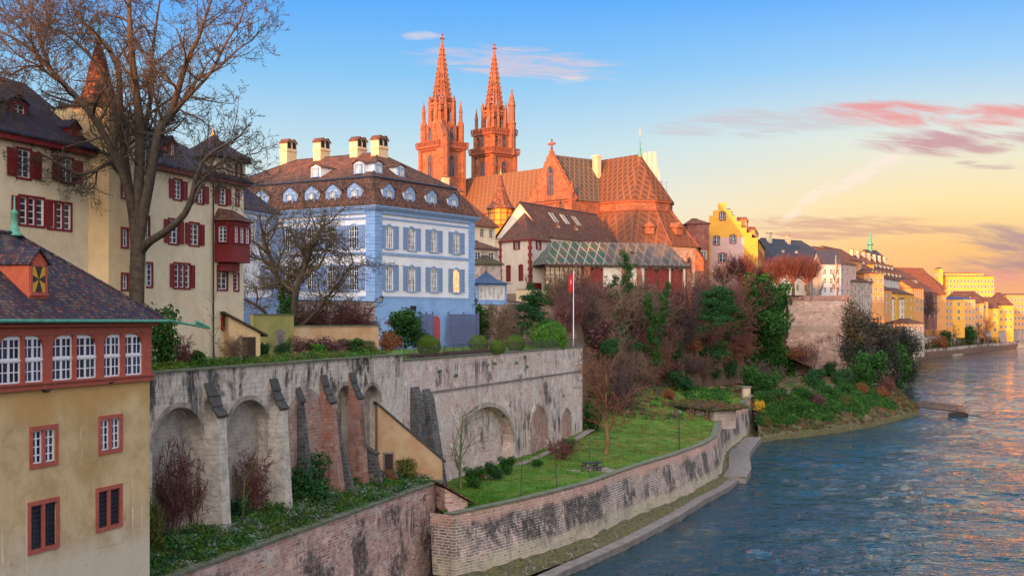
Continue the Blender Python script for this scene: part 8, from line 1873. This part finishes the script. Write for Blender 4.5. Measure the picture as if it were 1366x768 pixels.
pts = []
for i in range(5200):
    t = rd.random() * (len(TB) - 1.01); k = int(t); f = t - k; g = rd.random(); a_ = Vector((*TB[k], 0)).lerp(Vector((*TB[k + 1], 0)), f); b_ = Vector(IN[k]).lerp(Vector(IN[k + 1]), f); q = a_.lerp(b_, .03 + .95 * g); q.z = ground_z(q.x, q.y, 30)
    pts.append(tuple(q))
cover('lawn_grass', [p for p in pts if p[1] < 126 + 8 * math.sin(p[0])], ['grass', 'grass', 'grass', 'brightgreen'], .055, 26, 30, None, .08)
cover('dry_grass', [p for p in pts if p[1] >= 126 + 8 * math.sin(p[0])], ['grass', 'grass_dry', 'grass_dry', 'olive', 'grass_dry'], .06, 24, 35, None, .10)
lv = []
for i in range(420):
    q = rd.choice(pts[:]); lv.append((q[0], q[1], q[2] + .02))
cover('fallen_leaves', [p for p in lv if p[1] > 118], ['russet', 'maroon', 'grass_dry'], .06, 16, 31, None, .03)

for i, (x_, y_, k, s_, lb) in enumerate(((64, 290, 'ev2', 2.2, 'ivy green bush at the left foot of the bastion wall'), (60, 284, 'ma', 1.8, 'maroon bush left of the bastion foot'), (67, 293, 'ru', 1.5, 'russet bush close under the bastion wall'), (71, 294, 'tw1', 1.3, 'red twigged shrub under the middle of the bastion wall'), (76, 294, 'ev', 1.2, 'round dark bush under the right half of the bastion wall'), (56, 276, 'ev2', 1.6, 'ivy green bush at the inner edge of the bank path'), (50, 262, 'ru', 1.4, 'russet bush at the inner edge of the bank path'), (45, 250, 'tw1', 1.3, 'red twigged shrub beside the tiny path hut'), (41, 243, 'ma', 1.4, 'maroon bush right behind the tiny path hut'))):
    put_bush(k, (x_, y_, ground_z(x_, y_, 24) - .2), lb, 'shrub', 'bush', s_)
pts = []
for i in range(420):
    t = rd.random() * 7.4; k = int(t); f = t - k; g = .28 + .7 * rd.random(); b_ = Vector((*B2[k], 0)).lerp(Vector((*B2[k + 1], 0)), f); a_ = Vector((*I2[k], 0)).lerp(Vector((*I2[k + 1], 0)), f); q = b_.lerp(a_, g); pts.append((q.x, q.y, ground_z(q.x, q.y, 24)))
cover('leafy_beds', pts, ['russet', 'maroon', 'ivy', 'russet', 'grass'], .14, 26, 33, None, .35)

for i, (px, py, Y_, k, s_, lb) in enumerate(((756, 452, 172, 'tw1', 1.2, 'red twigged bare shrub just left of the flagpole'), (778, 455, 178, 'tw0', 1.4, 'dark bare shrub just right of the flagpole'), (748, 430, 188, 'tw2', 1.3, 'brown twigged shrub below the trellis screen'), (772, 430, 190, 'tw1', 1.4, 'red twigged shrub below the stone pier'), (790, 440, 185, 'tw2', 1.4, 'brown twigged shrub at the edge of the slope'), (762, 412, 197, 'ma', 1.1, 'maroon bush under the pale garden wall'), (740, 415, 193, 'ev2', 1.1, 'ivy green bush under the pale garden wall'), (788, 415, 197, 'tw1', 1.2, 'red twigged shrub where the pale garden wall ends'))):
    p = P(px, py, Y_); put_bush(k, (p.x, p.y, ground_z(p.x, p.y, 60) - .1), lb, 'shrub', 'bush', s_)

hb = bpy.data.objects['river_hut']; Mh = Matrix.Translation(hb.location) @ Matrix.Rotation(hb.rotation_euler.z, 4, 'Z'); pts = []
for i in range(170): q = Mh @ Vector((rd.uniform(-.5, 14), rd.uniform(-.5, 5), 7.5)); pts.append(tuple(q))
cover('roof_creeper', [p for p in pts if BV is not None], ['russet', 'maroon', 'ivy', 'olive'], .12, 34, 41, None, .45)
pts = []
for i in range(700):
    Y = rd.uniform(400, 800); k0 = next(j for j in range(len(FS) - 1) if FS[j + 1][1] >= Y); g = (Y - FS[k0][1]) / (FS[k0 + 1][1] - FS[k0][1]); x_ = FS[k0][0] + (FS[k0 + 1][0] - FS[k0][0]) * g - rd.uniform(1.5, 10); pts.append((x_, Y, ground_z(x_, Y, 60)))
cover('bank_shrubbery', pts, ['darkgrove', 'evergreen', 'maroon', 'darkgrove', 'russet', 'ivy'], .42, 34, 42, None, 3.6)

o_, a_, l_ = at(706, 727, 229, 233); e = empty('red_fence', (o_[0], o_[1], 22.5), a_, 'dark red board fence below the arched windows of the court wing', 'fence'); zt_ = zz(377, 230) - 22.5
m_ = MB()
for i in range(14): m_.box(l_ * i / 14, l_ * (i + .86) / 14, 0, .06, 0, zt_)
m_.build('boards', M['red'], e); m_ = MB(); m_.box(0, l_, .06, .14, zt_ - .5, zt_ - .38); m_.build('rail', M['red'], e)
for k_, (p0, p1, lb) in enumerate(((751, 759, 'left dark arched gate in the pale garden wall'), (761, 770, 'right dark arched gate in the pale garden wall'))):
    o_, a_, l_ = at(p0, p1, 200.6, 201.1); e = empty('arch_opening', (o_[0], o_[1] - .12, 0), a_, lb, 'opening'); zt_ = zz(396, 201); zb_ = zz(412, 201)
    m_ = MB(); m_.prism([(0, 0, zb_), (l_, 0, zb_), (l_, 0, zt_ - .5)] + [(l_ / 2 + l_ / 2 * math.cos(t), 0, zt_ - .5 + .5 * math.sin(t)) for t in (R(30), R(60), R(90), R(120), R(150))] + [(0, 0, zt_ - .5)], (0, .08, 0)); m_.build('dark_opening_panel', M['iron'], e)  # dark panel standing in for the shade inside each wall arch
    m_ = MB(); m_.box(-.12, 0, -.05, .1, zb_, zt_ - .4); m_.box(l_, l_ + .12, -.05, .1, zb_, zt_ - .4); m_.build('opening_frame', M['concrete'], e)
